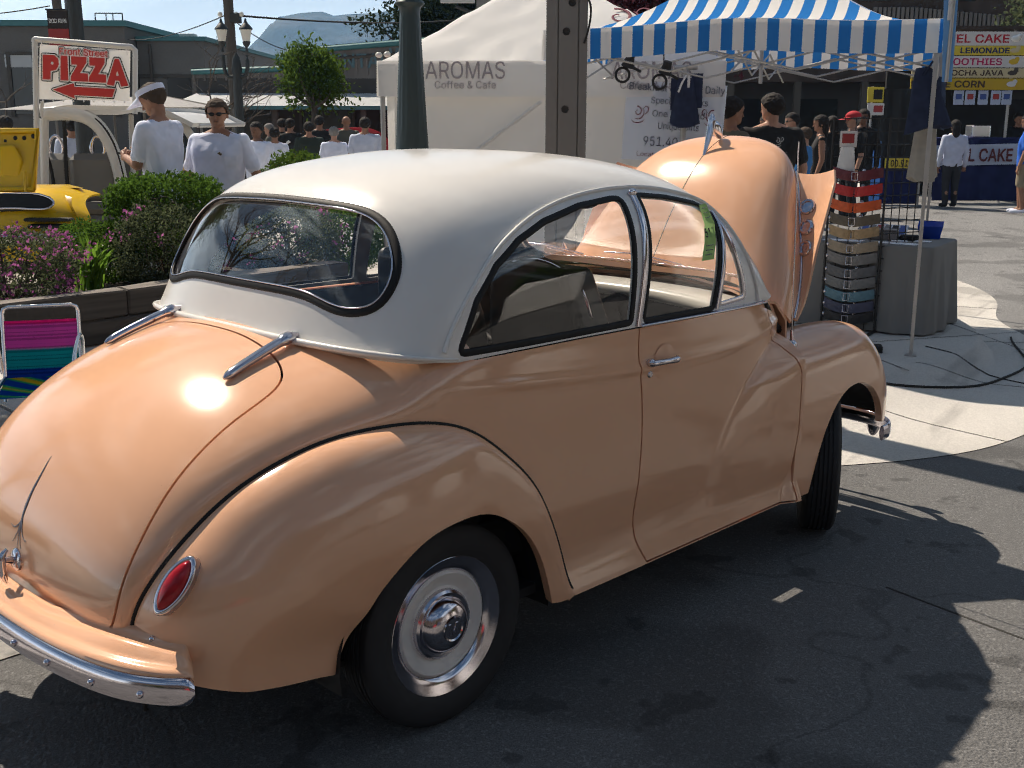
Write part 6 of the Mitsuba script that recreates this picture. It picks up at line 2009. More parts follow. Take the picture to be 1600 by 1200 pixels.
for (p0, p1, nm, lab) in ((136, 160, 'sign_yellow', 'small yellow sign above the blue cloth banner'), (161, 180, 'sign_white', 'small white sign with red print above the blue cloth banner')):
    a, b = P(1354, p1, sy), P(1381, p0, sy)
    k = thing('stall_sign', lab, 'sign')
    part(k, 'board', box(a[0], b[0], sy - 0.04, sy - 0.01, a[2], b[2], 0.003), nm)
    part(k, 'print', box(a[0] + 0.12, b[0] - 0.03, sy - 0.046, sy - 0.0405, a[2] + 0.06, b[2] - 0.05), 'black' if nm == 'sign_yellow' else 'print_red', None)

# ---------------------------------------------------------------- pizza banner, shuttle cart, yellow car, red car, beach chair
scene['tinted_pane'] = {'type': 'thindielectric', 'int_ior': 1.7, 'specular_transmittance': rgb(0.42, 0.52, 0.55)}
gloss('cart_white', (0.66, 0.66, 0.65), 0.12)
mat_p('seat_grey', (0.17, 0.165, 0.155), 0.8)
VY = 12.6
cart = thing('shuttle_cart', 'white open shuttle cart with grey seats and a curved roof frame', 'cart')


def vp(px, py, y=VY):
    return P(px, py, y)


def arch(pts, r, y, m=40, fl=(1, 1)):
    q = spline([vp(*p, y) for p in pts], m)
    return tube(q, r, 10, up=(0, 1, 0), flat=fl)


A0, A1 = VY, VY + 1.25
rear = [(62, 335), (60, 240), (58, 190), (66, 180), (110, 177), (145, 190), (172, 225), (188, 275), (197, 335)]
part(cart, 'rear_frame', join(arch([(68, 340), (68, 260), (68, 186)], 0.055, A0, 12, (1.1, 0.7)), arch([(66, 179), (105, 177), (140, 186), (165, 212), (183, 255), (196, 330)], 0.062, A0, 40, (1.25, 0.7))), 'cart_white')
part(cart, 'frame_trim', arch([(149, 186), (171, 212), (188, 255), (201, 330)], 0.026, A0 - 0.01, 40), 'black')
rp_ = []
for y in np.linspace(A0 - 0.02, A1 + 1.2, 8):
    rp_.append([vp(64, 178, A0) + [0, y - A0, 0], vp(110, 174, A0) + [0, y - A0, 0.02], vp(200, 176, A0) + [0, y - A0, 0.02], vp(262, 180, A0) + [0, y - A0, 0.0], vp(300, 196, A0) + [0, y - A0, -0.02]])
rp_ = np.array(rp_)
part(cart, 'roof', rim(grid(rp_), 0.05), 'cart_white')
part(cart, 'windscreen', grid(np.array([[vp(x, yy, A0) + [0, 0.25 + dz, 0] for x, yy in ((205, 188), (280, 188))] if k == 0 else [vp(x, yy, A0) + [0, 0.25, 0] for x, yy in ((218, 330), (322, 330))] for k, dz in ((0, 0), (1, 0))])), 'tinted_pane')
part(cart, 'front_body', rim(grid(np.array([[vp(x, yy, A0) + [0, 0.27, 0] for x, yy in r] for r in (((236, 232), (312, 232)), ((232, 262), (322, 262)), ((230, 335), (330, 335)))])), 0.02), 'cart_white')
part(cart, 'front_frame', arch([(258, 182), (285, 195), (305, 225), (318, 265), (326, 330)], 0.05, A0 + 0.25, 30), 'cart_white')
part(cart, 'side_rail', join(bar(vp(300, 196, A0) + [0, 0.25, 0], vp(300, 196, A0) + [0, 2.4, 0], 0.03, 6), arch([(205, 179), (207, 250), (214, 330)], 0.03, A0 + 0.3, 10)), 'cart_white')


def seat_panel(x0, x1, y0, y1, y, th=0.16):
    a, b = vp(x0, y1, y), vp(x1, y0, y)
    return box(a[0], b[0], y, y + th, a[2], b[2], 0.07)


part(cart, 'seat_back', seat_panel(110, 181, 240, 315, A0 + 0.12), 'seat_grey')
part(cart, 'seat_back', seat_panel(70, 106, 240, 300, A0 + 0.5), 'seat_grey')
part(cart, 'seat_back', seat_panel(190, 232, 238, 300, A0 + 0.6), 'seat_grey')
part(cart, 'seat_base', seat_panel(124, 178, 317, 337, A0 + 0.05, 0.4), 'seat_grey')
part(cart, 'grab_rail', arch([(80, 240), (78, 222), (86, 212), (96, 222), (96, 240)], 0.018, A0 + 0.6, 20), 'chrome')
part(cart, 'grab_rail', arch([(145, 240), (144, 222), (152, 213), (161, 222), (162, 240)], 0.018, A0 + 0.2, 20), 'chrome')
part(cart, 'belt_post', join(arch([(99, 185), (102, 230), (107, 300), (116, 330)], 0.022, A0 + 0.04, 20), arch([(74, 245), (82, 275), (86, 330)], 0.020, A0 + 0.08, 16)), 'black')
part(cart, 'tail_lamp', box(vp(61, 0)[0], vp(66, 0)[0], A0 - 0.08, A0 - 0.03, vp(0, 306)[2], vp(0, 296)[2], 0.005), 'red_lens')
a, b = vp(60, 390), vp(330, 338)
part(cart, 'body', box(a[0], b[0], A0, A0 + 2.3, 0.35, b[2], 0.08), 'seat_grey')
part(cart, 'number_panel', box(vp(90, 0)[0], vp(104, 0)[0], A0 - 0.01, A0 + 0.02, vp(0, 322)[2], vp(0, 304)[2], 0.003), 'paper')
for x in (a[0] + 0.35, b[0] - 0.35):
    for y in (A0 + 0.02, A0 + 2.1):
        w = part(cart, 'wheel', lathe([(0.0, 0.04), (0.12, 0.05), (0.14, 0.03), (0.14, -0.08)], 24, 'y').move(mat((x, y, 0.26))), 'cart_white')
        part(w, 'tyre', lathe([(0.14, -0.09), (0.24, -0.09), (0.26, -0.05), (0.26, 0.05), (0.24, 0.08), (0.14, 0.07)], 28, 'y').move(mat((x, y, 0.26))), 'tyre_rubber')
# the banner, its letters outlined in white and black
BY = VY - 0.12
sgn = thing('pizza_banner', 'white banner with red lettering and a red arrow in a white pipe frame', 'banner')
tl_, tr_, bl_, br_ = vp(54, 62, BY), vp(211, 74, BY), vp(57, 176, BY), vp(211, 178, BY)
fr = np.vstack([np.linspace(vp(60, 330, BY), tl_ - [0, 0, 0.03], 8), spline([tl_ - [0, 0, 0.03], tl_ + [0.0, 0, 0], tl_ + [0.03, 0, 0.005]], 5, k=2), np.linspace(tl_ + [0.04, 0, 0.003], tr_ - [0.04, 0, -0.004], 8), np.linspace(tr_ - [0, 0, 0.03], br_, 8)])
part(sgn, 'pipe_frame', tube(fr, 0.031, 10, up=(0, 1, 0)), 'cart_white')
part(sgn, 'pipe_frame', bar(vp(66, 158, BY), vp(65, 182, BY), 0.02, 8), 'cart_white')
C_ = [vp(62, 69, BY), vp(203, 79, BY), vp(202, 158, BY), vp(59, 155, BY)]
cl_ = np.array([[C_[0] * (1 - u) * (1 - v) + C_[1] * u * (1 - v) + C_[2] * u * v + C_[3] * (1 - u) * v + [0, 0.012 * math.sin(u * 7) + 0.006, 0] for v in np.linspace(0, 1, 6)] for u in np.linspace(0, 1, 16)])
part(sgn, 'cloth', grid(cl_), 'canvas_white')
mat_p('pizza_red', (0.50, 0.030, 0.025), 0.6)
tilt = -math.atan2(C_[1][0] * 0 + (C_[0][2] - C_[1][2]), C_[1][0] - C_[0][0])


def outlined(poly, o, skew=0.0):
    """Red fill, white outline and black outline as three thin layers of one flat print."""
    def lay(p, d):
        gs = [g for g in getattr(p, 'geoms', [p]) if g.area > 1e-6]
        s = join(*[from_mesh(trimesh.creation.extrude_polygon(g, 0.002, engine='earcut'), False) for g in gs])
        v = np.stack([s.v[:, 0], -s.v[:, 2] - d, s.v[:, 1]], 1)
        return S(v, s.f)
    return (lay(poly.buffer(o * 2.0), 0.000), 'black'), (lay(poly.buffer(o), 0.003), 'white_print'), (lay(poly, 0.006), 'pizza_red')


def text_poly(text, h, bold=True):
    m = meshkit.text_mesh(text, h, 0.002, bold)
    up = m.face_normals[:, 2] > 0.9
    tri = m.vertices[m.faces[up]][:, :, :2]
    return shapely.union_all([Polygon(t).buffer(0.0004) for t in tri])


LETTERS = {  # heavy block letters drawn by hand for the big word
    'P': [(0, 0), (0.05, 1), (0.62, 1.0), (0.78, 0.86), (0.80, 0.62), (0.66, 0.42), (0.38, 0.36), (0.36, 0.0)],
    'I': [(0, 0), (0.05, 1), (0.36, 1), (0.36, 0)],
    'Z': [(0, 0), (0.02, 0.18), (0.38, 0.68), (0.06, 0.68), (0.06, 1), (0.80, 1), (0.78, 0.78), (0.44, 0.32), (0.84, 0.32), (0.84, 0)],
    'A': [(0, 0.0), (0.42, 1.06), (0.60, 1.06), (1.04, 0.0), (0.70, -0.06), (0.62, 0.18), (0.40, 0.18), (0.32, -0.04)]}
org = (C_[0] + C_[1] + C_[2] + C_[3]) / 4
half_w = (C_[1][0] - C_[0][0]) / 2
sgm = mat((org[0], BY - 0.016, org[2]), 0, 0, -tilt * 0.8)
polys = []
x = -half_w * 0.80
ht = 0.30
for ch, wd in (('P', 0.235), ('I', 0.135), ('Z', 0.24), ('Z', 0.24), ('A', 0.27)):
    pg = Polygon([(x + px * ht * 0.86, -0.075 + py * ht - 0.02 * (ch == 'A')) for px, py in LETTERS[ch]])
    if ch == 'P':
        pg = pg.difference(Point(x + 0.42 * ht, -0.075 + 0.68 * ht).buffer(0.022))
    if ch == 'A':
        pg = pg.difference(Polygon([(x + 0.36 * ht, -0.095 + 0.36 * ht), (x + 0.53 * ht, -0.095 + 0.36 * ht), (x + 0.445 * ht, -0.095 + 0.62 * ht)]))
    polys.append(pg.buffer(0.004))
    x += wd * 0.97
word = shapely.union_all(polys)
fs = text_poly('Front Street', 0.082)
b_ = fs.bounds
fs = shapely.affinity.translate(shapely.affinity.scale(fs, 0.62 / (b_[2] - b_[0]), 1.0, origin=(b_[0], b_[1])), -0.30 - b_[0], 0.238 - b_[1])
arrow = Polygon([(-0.40, -0.200), (-0.13, -0.105), (-0.12, -0.150), (0.40, -0.150), (0.365, -0.255), (-0.13, -0.255), (-0.12, -0.300)])
AFF = lambda q: shapely.affinity.translate(shapely.affinity.scale(q, 0.84, 0.84, origin=(0, 0)), 0, -0.015)
word, fs, arrow = AFF(shapely.affinity.translate(word, -0.135, 0)), AFF(fs), AFF(arrow)
for pg, o, nm in ((word, 0.011, 'big_lettering'), (fs, 0.007, 'small_lettering'), (arrow, 0.010, 'arrow')):
    for s, bsd in outlined(pg, o):
        part(sgn, nm if bsd == 'pizza_red' else nm + '_outline', s, bsd, sgm)
for t in np.linspace(0.06, 0.95, 9):
    q = C_[3] * (1 - t) + C_[2] * t
    part(sgn, 'tie', ellipsoid(q + [0, -0.01, -0.012], (0.008, 0.008, 0.012), 5), 'white_print')
for t in np.linspace(0.05, 0.95, 6):
    q = C_[0] * (1 - t) + C_[3] * t
    part(sgn, 'tie', ellipsoid(q + [-0.014, -0.01, 0], (0.016, 0.008, 0.007), 5), 'white_print')
for px, py in ((64, 62), (197, 76), (208, 80)):
    part(sgn, 'tie', bar(vp(px, py, BY - 0.03), vp(px + 2, py + 10, BY - 0.03), 0.006, 5), 'white_print')

# yellow car with its rear lid up
gloss('yellow_paint', (0.72, 0.46, 0.010), 0.05)
yc = thing('yellow_car', 'bright yellow car with its rear lid raised, at the left edge', 'car')
YY = 10.2
yr, yl = P(124, 330, YY)[0], P(124, 330, YY)[0] - 1.72
half_prof = np.array([(0.0, 0.42), (0.02, 0.60), (0.05, 0.72), (0.10, 0.86), (0.22, 0.99), (0.42, 1.06), (0.8, 1.08)])
u = np.linspace(-1, 1, 49)
ys = []
for y_, z_ in half_prof:
    k = 1 - 0.05 * (z_ > 0.9) - 0.12 * np.clip((z_ - 0.95) / 0.12, 0, 1)
    bowz = -0.10 * np.abs(u) ** 3.2 * np.clip((z_ - 0.6) / 0.4, 0, 1)
    ys.append(np.stack([(yl + yr) / 2 + 0.86 * k * np.sign(u) * np.abs(u) ** 0.92, YY + y_ + 0.16 * np.abs(u) ** 3, z_ + bowz], 1))
tail = grid(np.array([spline(np.array(ys)[:, j], 40) for j in range(49)]))
part(yc, 'body', rim(tail, 0.02), 'yellow_paint')
part(yc, 'flank', grid(np.array([[(yr - 0.03 - 0.09 * (z > 0.9) - 0.62 * y, YY + 0.15 + y, z) for z in (0.35, 0.7, 0.92, 1.0)] for y in (0, 1.2, 2.6, 3.6)])), 'yellow_paint')
part(yc, 'roof', join(grid(np.array([[(yl + 0.10 + 1.40 * s_ - 0.62 * y, YY + 0.72 + y, 1.05 + 0.0 * y) for s_ in np.linspace(0, 1, 6)] for y in (0.0, 0.3, 0.6)]))), 'yellow_paint')


def on_tail(px, py):
    return P(px, py, YY + 0.08)


def slab(px0, px1, py0, py1, y, th=0.05, r=0.03):
    a, b = P(px0, py1, y), P(px1, py0, y)
    return box(a[0], b[0], y, y + th, a[2], b[2], r)


part(yc, 'lid_opening', hull_pts([P(px, py, YY + dy) for px, py, dy in ((-40, 306, 0.14), (60, 305, 0.16), (76, 310, 0.16), (82, 318, 0.12), (70, 324, 0.09), (-40, 330, 0.07))], 0.02), 'black')
part(yc, 'opening_trim', tube(spline([P(px, py, YY + dy) for px, py, dy in ((-40, 303, 0.15), (30, 302, 0.15), (66, 305, 0.13), (84, 316, 0.08), (80, 323, 0.05), (60, 327, 0.04), (-40, 333, 0.03))], 40), 0.010, 6), 'chrome')
for p0 in ((36, 109, 341.5, 346.5), (42, 113, 351.5, 357.5)):
    part(yc, 'vent_slot', slab(p0[0], p0[1], p0[2], p0[3], YY - 0.012, 0.12, 0.012), 'black')
bm = np.array([(x, YY - 0.10 + 0.16 * abs(2 * (x - (yl + yr) / 2) / 1.7) ** 3, P(0, 372, YY)[2]) for x in np.linspace(yl, yr + 0.02, 24)])
part(yc, 'bumper', tube(bm, 0.05, 10, up=(0, 0, 1), flat=(0.6, 1.0)), 'chrome')
lid_c = [P(-60, 205, YY + 0.35), P(59, 204, YY + 0.35), P(53, 296, YY + 0.22), P(-60, 296, YY + 0.22)]
ly_ = thing('dummy', 'x', 'x') if False else None
lg_ = np.array([[lid_c[0] * (1 - u_) * (1 - v) + lid_c[1] * u_ * (1 - v) + lid_c[2] * u_ * v + lid_c[3] * (1 - u_) * v for v in np.linspace(0, 1, 10)] for u_ in np.linspace(0, 1, 14)])
lk_ = part(yc, 'raised_lid', rim(grid(lg_), 0.05, 1.0), 'yellow_paint', None, 'raised yellow lid showing its holed underside')
part(yc, 'lid_rib', tube(np.array([lid_c[0], lid_c[1], lid_c[2], lid_c[3]])[[0, 1, 2, 3]] + [0, -0.02, 0], 0.03, 8), 'yellow_paint')
part(yc, 'lid_inner_panel', hull_pts([P(px, py, YY + 0.27) for px, py in ((-60, 232), (20, 230), (32, 250), (28, 280), (-60, 284))], 0.02), 'yellow_paint')
for px, py in ((9, 221), (24, 216), (38, 216), (52, 213), (23, 230), (38, 230)):
    part(yc, 'lid_hole', ellipsoid(P(px, py, YY + 0.335), (0.020, 0.012, 0.022), 8), 'black')
part(yc, 'lid_strut', bar(P(38, 268, YY + 0.2), P(40, 306, YY + 0.16), 0.014, 6), 'yellow_paint')
for sx in (yl + 0.25, yr - 0.25):
    w = part(yc, 'wheel', lathe([(0.0, 0.05), (0.17, 0.05), (0.19, -0.1)], 24, 'x').move(mat((sx - 0.38, YY + 0.9, 0.30))), 'steel')
    part(w, 'tyre', lathe([(0.19, -0.1), (0.28, -0.1), (0.30, -0.05), (0.30, 0.05), (0.28, 0.1), (0.19, 0.1)], 30, 'x').move(mat((sx - 0.38, YY + 0.9, 0.30))), 'tyre_rubber')
part(yc, 'underside', box(yl + 0.1, yr - 0.3, YY + 0.2, YY + 0.8, 0.28, 0.6, 0.03), 'black')

# red car in the distance
gloss('red_paint', (0.55, 0.015, 0.03), 0.06)
RY = 27.5
rc = thing('red_car', 'red car parked in front of the wooden store, behind the crowd', 'car')
a = P(448, 0, RY)[0]
prof = [(0.0, 0.35), (0.0, 0.75), (0.12, 0.98), (0.45, 1.22), (0.62, 1.40), (1.1, 1.50), (1.7, 1.51), (2.1, 1.42), (2.5, 1.10), (3.3, 1.0), (3.7, 0.85), (3.78, 0.5), (3.7, 0.30), (0.1, 0.30)]
pg = Polygon(spline(prof[:-2], 60, k=2).tolist() + prof[-2:])
s = prism(pg, 1.55).move(np.array([[1, 0, 0, 0], [0, 0, -1, 1.55], [0, 1, 0, 0], [0, 0, 0, 1.0]])).move(mat((a, RY, 0), math.radians(8)))
part(rc, 'body', s, 'red_paint')
part(rc, 'window', box(0.75, 1.35, -0.01, 0.0, 1.05, 1.40, 0.004).move(mat((a, RY, 0), math.radians(8))), 'dark_glass')
part(rc, 'window', box(1.45, 2.1, -0.01, 0.0, 1.05, 1.38, 0.004).move(mat((a, RY, 0), math.radians(8))), 'dark_glass')
for x in (0.7, 3.0):
    part(rc, 'wheel', lathe([(0.0, 0.03), (0.18, 0.03), (0.30, 0.02), (0.31, -0.1), (0.30, -0.2)], 24, 'y').move(mat((a, RY, 0), math.radians(8)) @ mat((x, 0.02, 0.31))), 'tyre_rubber')

# folding beach chair
ch = thing('beach_chair', 'folding beach chair with pink, teal and blue striped webbing', 'chair')
fc = P(62, 478, 6.05)
CHM = mat((fc[0], 6.05, PZ), math.radians(16))
zt_ = fc[2] - PZ
wch = 0.195


CHT = float(zt_)


def weave(p, n, uv):
    z = p.z - PZ
    k = z + 0.004 * (noise(p.x * 200, p.y * 200, p.z * 30) - 0.5)
    line = smoothstep(0.35, 0.5, noise(0.0, 0.0, z * 110))
    c = mix((0.004, 0.030, 0.24), (0.005, 0.20, 0.24), smoothstep(CHT - 0.335, CHT - 0.325, k))
    c = mix(c, (0.46, 0.05, 0.30), smoothstep(CHT - 0.235, CHT - 0.215, k))
    c = mix(c, (0.62, 0.012, 0.16), smoothstep(CHT - 0.10, CHT - 0.088, k))
    return c * (0.70 + 0.45 * line)


scene['chair_web'] = {'type': 'principledthin', 'base_color': proc(weave), 'roughness': 0.6, 'diff_trans': 0.9, 'eta': 1.4}


def weave2(p, n, uv):
    k = noise(0.0, 0.0, p.y * 14 + p.x * 5)
    return mix(mix((0.005, 0.05, 0.30), (0.03, 0.30, 0.10), smoothstep(0.35, 0.5, k)), (0.55, 0.40, 0.02), smoothstep(0.6, 0.75, k))


scene['seat_web'] = {'type': 'principledthin', 'base_color': proc(weave2), 'roughness': 0.6, 'diff_trans': 0.8, 'eta': 1.4}
zs_ = 0.22
bk_ = spline([(-wch, -0.30, zs_), (-wch, -0.06, zs_ + 0.25), (-wch, 0.0, zt_ - 0.03), (-wch + 0.03, 0.004, zt_), (wch - 0.03, 0.004, zt_), (wch, 0.0, zt_ - 0.03), (wch, -0.06, zs_ + 0.25), (wch, -0.30, zs_)], 90, k=1)
part(ch, 'back_frame', tube(np.array([(-wch, -0.18, 0.10), (-wch, -0.10, zs_), (-wch, 0.0, zt_ - 0.035), (-wch + 0.008, 0.002, zt_ - 0.012), (-wch + 0.032, 0.003, zt_), (wch - 0.032, 0.003, zt_), (wch - 0.008, 0.002, zt_ - 0.012), (wch, 0.0, zt_ - 0.035), (wch, -0.10, zs_), (wch, -0.18, 0.10)]), 0.011, 8, up=(0, 1, 0.1)), 'steel', CHM)
zz = np.linspace(zt_ - 0.075, zt_ - 0.43, 20)
part(ch, 'back_webbing', grid(np.array([[(x, -0.11 * (zt_ - 0.035 - z) / (zt_ - zs_) - 0.012 * math.cos(x / wch * 1.5) + 0.004, z) for z in zz] for x in np.linspace(-wch - 0.004, wch + 0.004, 14)])), 'chair_web', CHM)
part(ch, 'seat_webbing', grid(np.array([[(x, y, zs_ - 0.03 - 0.03 * math.sin((y + 0.62) / 0.5 * PI) + 0.03) for y in np.linspace(-0.60, -0.12, 14)] for x in np.linspace(-wch, wch, 10)])), 'seat_web', CHM)
for sx in (-1, 1):
    part(ch, 'arm', tube(spline([(sx * (wch + 0.012), -0.09, zs_ + 0.02), (sx * (wch + 0.02), -0.12, zs_ + 0.20), (sx * (wch + 0.02), -0.20, zs_ + 0.235), (sx * (wch + 0.02), -0.50, zs_ + 0.21), (sx * (wch + 0.012), -0.58, zs_ + 0.14), (sx * (wch + 0.012), -0.62, 0.01)], 50), 0.011, 8), 'steel', CHM)
    part(ch, 'leg', join(bar((sx * wch, -0.62, zs_), (sx * wch, -0.02, 0.01), 0.010, 8), bar((sx * wch, -0.10, zs_), (sx * wch, -0.62, zs_), 0.010, 8)), 'steel', CHM)

# a white delivery van and a dark car on the right, outside the frame, mirrored in the paint
def simple_van(name, label, x, y, yaw, ln, wd, ht, bsdf):
    k = thing(name, label, 'van' if ht > 1.7 else 'car')
    m = mat((x, y, 0), yaw)
    pr = [(0, 0.35), (0, ht * 0.55), (0.05 * ln, ht * 0.6), (0.18 * ln, ht * 0.97), (0.24 * ln, ht), (0.97 * ln, ht), (ln, ht * 0.9), (ln, 0.35)] if ht > 1.7 else [(0, 0.35), (0, 0.7), (0.25 * ln, 0.9), (0.38 * ln, ht), (0.72 * ln, ht), (0.88 * ln, 0.95), (ln, 0.85), (ln, 0.35)]
    b = prism(Polygon(pr).buffer(-0.05).buffer(0.05), wd).move(np.array([[1, 0, 0, 0], [0, 0, -1, wd], [0, 1, 0, 0], [0, 0, 0, 1.0]]))
    part(k, 'body', b, bsdf, m)
    for y_ in (-0.012, wd):
        part(k, 'window', box(0.26 * ln, 0.44 * ln, y_, y_ + 0.012, ht * 0.62, ht * 0.9, 0.003), 'dark_glass', m)
    for x_ in (0.18 * ln, 0.80 * ln):
        for y_ in (0.05, wd - 0.05):
            part(k, 'wheel', lathe([(0.0, -0.1), (0.32, -0.1), (0.34, 0), (0.32, 0.1), (0.0, 0.1)], 24, 'y').move(mat((x_, y_, 0.34))), 'tyre_rubber', m)
    return k


gloss('dark_blue_paint', (0.03, 0.045, 0.09), 0.05)
simple_van('delivery_van', 'white delivery van parked outside the frame on the right', 9.5, -4.5, 1.9, 5.2, 1.9, 2.2, 'cart_white')
simple_van('parked_car', 'dark blue car parked outside the frame on the right', 7.0, -9.5, 1.5, 4.3, 1.75, 1.42, 'dark_blue_paint')
simple_van('parked_car', 'red car parked outside the frame behind the viewer', 1.0, -10.5, 0.3, 4.3, 1.75, 1.42, 'red_paint')

# ---------------------------------------------------------------- people
def chain(pts, rad, edge):
    """One smooth solid from spheres joined pairwise by their hulls."""
    out = []
    for bone in pts:
        out.append(m3.Manifold.batch_hull([m3.Manifold.sphere(r, 14).translate(tuple(map(float, p))) for p, r in bone]))
    m = m3.Manifold.batch_boolean(out, m3.OpType.Add).refine_to_length(edge).to_mesh()
    t = trimesh.Trimesh(m.vert_properties[:, :3], m.tri_verts, process=True)
    trimesh.smoothing.filter_taubin(t, 0.5, 0.53, 8)
    return from_mesh(t, True)


def skinmat(name, c):
    return mat_p(name, tint(c, 0.12, 30), 0.55, spec=0.4)


skinmat('skin_fair', (0.42, 0.235, 0.165)); skinmat('skin_tan', (0.30, 0.155, 0.10)); skinmat('skin_brown', (0.16, 0.082, 0.055))
for nm, c in (('hair_dark', (0.014, 0.011, 0.010)), ('hair_brown', (0.055, 0.036, 0.024)), ('hair_grey', (0.20, 0.19, 0.18)), ('shirt_white', (0.68, 0.72, 0.86)), ('shirt_black', (0.013, 0.013, 0.014)), ('shirt_olive', (0.11, 0.105, 0.085)), ('shirt_green', (0.025, 0.035, 0.026)),
              ('shirt_blue', (0.035, 0.17, 0.42)), ('shirt_pale_blue', (0.50, 0.54, 0.66)), ('trouser_dark', (0.022, 0.024, 0.030)), ('trouser_denim', (0.035, 0.055, 0.11)), ('short_khaki', (0.26, 0.22, 0.16)), ('cap_red', (0.42, 0.03, 0.04)), ('shirt_royal', (0.02, 0.12, 0.55))):
    mat_p(nm, tint(c, 0.12, 14), 0.85)


def hand(wr, d, side, s, curl=0.5):
    """Palm, four unequal bent fingers and a thumb; wr = wrist, d = forearm direction, side = thumb direction."""
    d = np.array(d, float) / np.linalg.norm(d)
    t = np.array(side, float) - d * np.dot(side, d)
    t /= np.linalg.norm(t)
    n = np.cross(d, t)
    b = [[(wr, 0.022 * s), (wr + d * 0.085 * s + t * 0.028 * s, 0.014 * s), (wr + d * 0.080 * s - t * 0.030 * s, 0.014 * s)]]
    for k, ln in zip((0.030, 0.010, -0.010, -0.030), (0.070, 0.080, 0.074, 0.058)):
        p0 = wr + d * 0.082 * s + t * k * s
        p1 = p0 + (d * math.cos(curl * 0.7) + n * math.sin(curl * 0.7)) * ln * 0.5 * s
        p2 = p1 + (d * math.cos(curl * 1.7) + n * math.sin(curl * 1.7)) * ln * 0.5 * s
        b += [[(p0, 0.0100 * s), (p1, 0.0090 * s)], [(p1, 0.0090 * s), (p2, 0.0078 * s)]]
    q0 = wr + d * 0.022 * s + t * 0.024 * s
    q1 = q0 + (d * 0.6 + t * 0.75 + n * 0.3) * 0.040 * s
    b += [[(q0, 0.014 * s), (q1, 0.0105 * s)], [(q1, 0.0105 * s), (q1 + (d * 0.85 + t * 0.25 + n * 0.4) * 0.030 * s, 0.0085 * s)]]
    return b


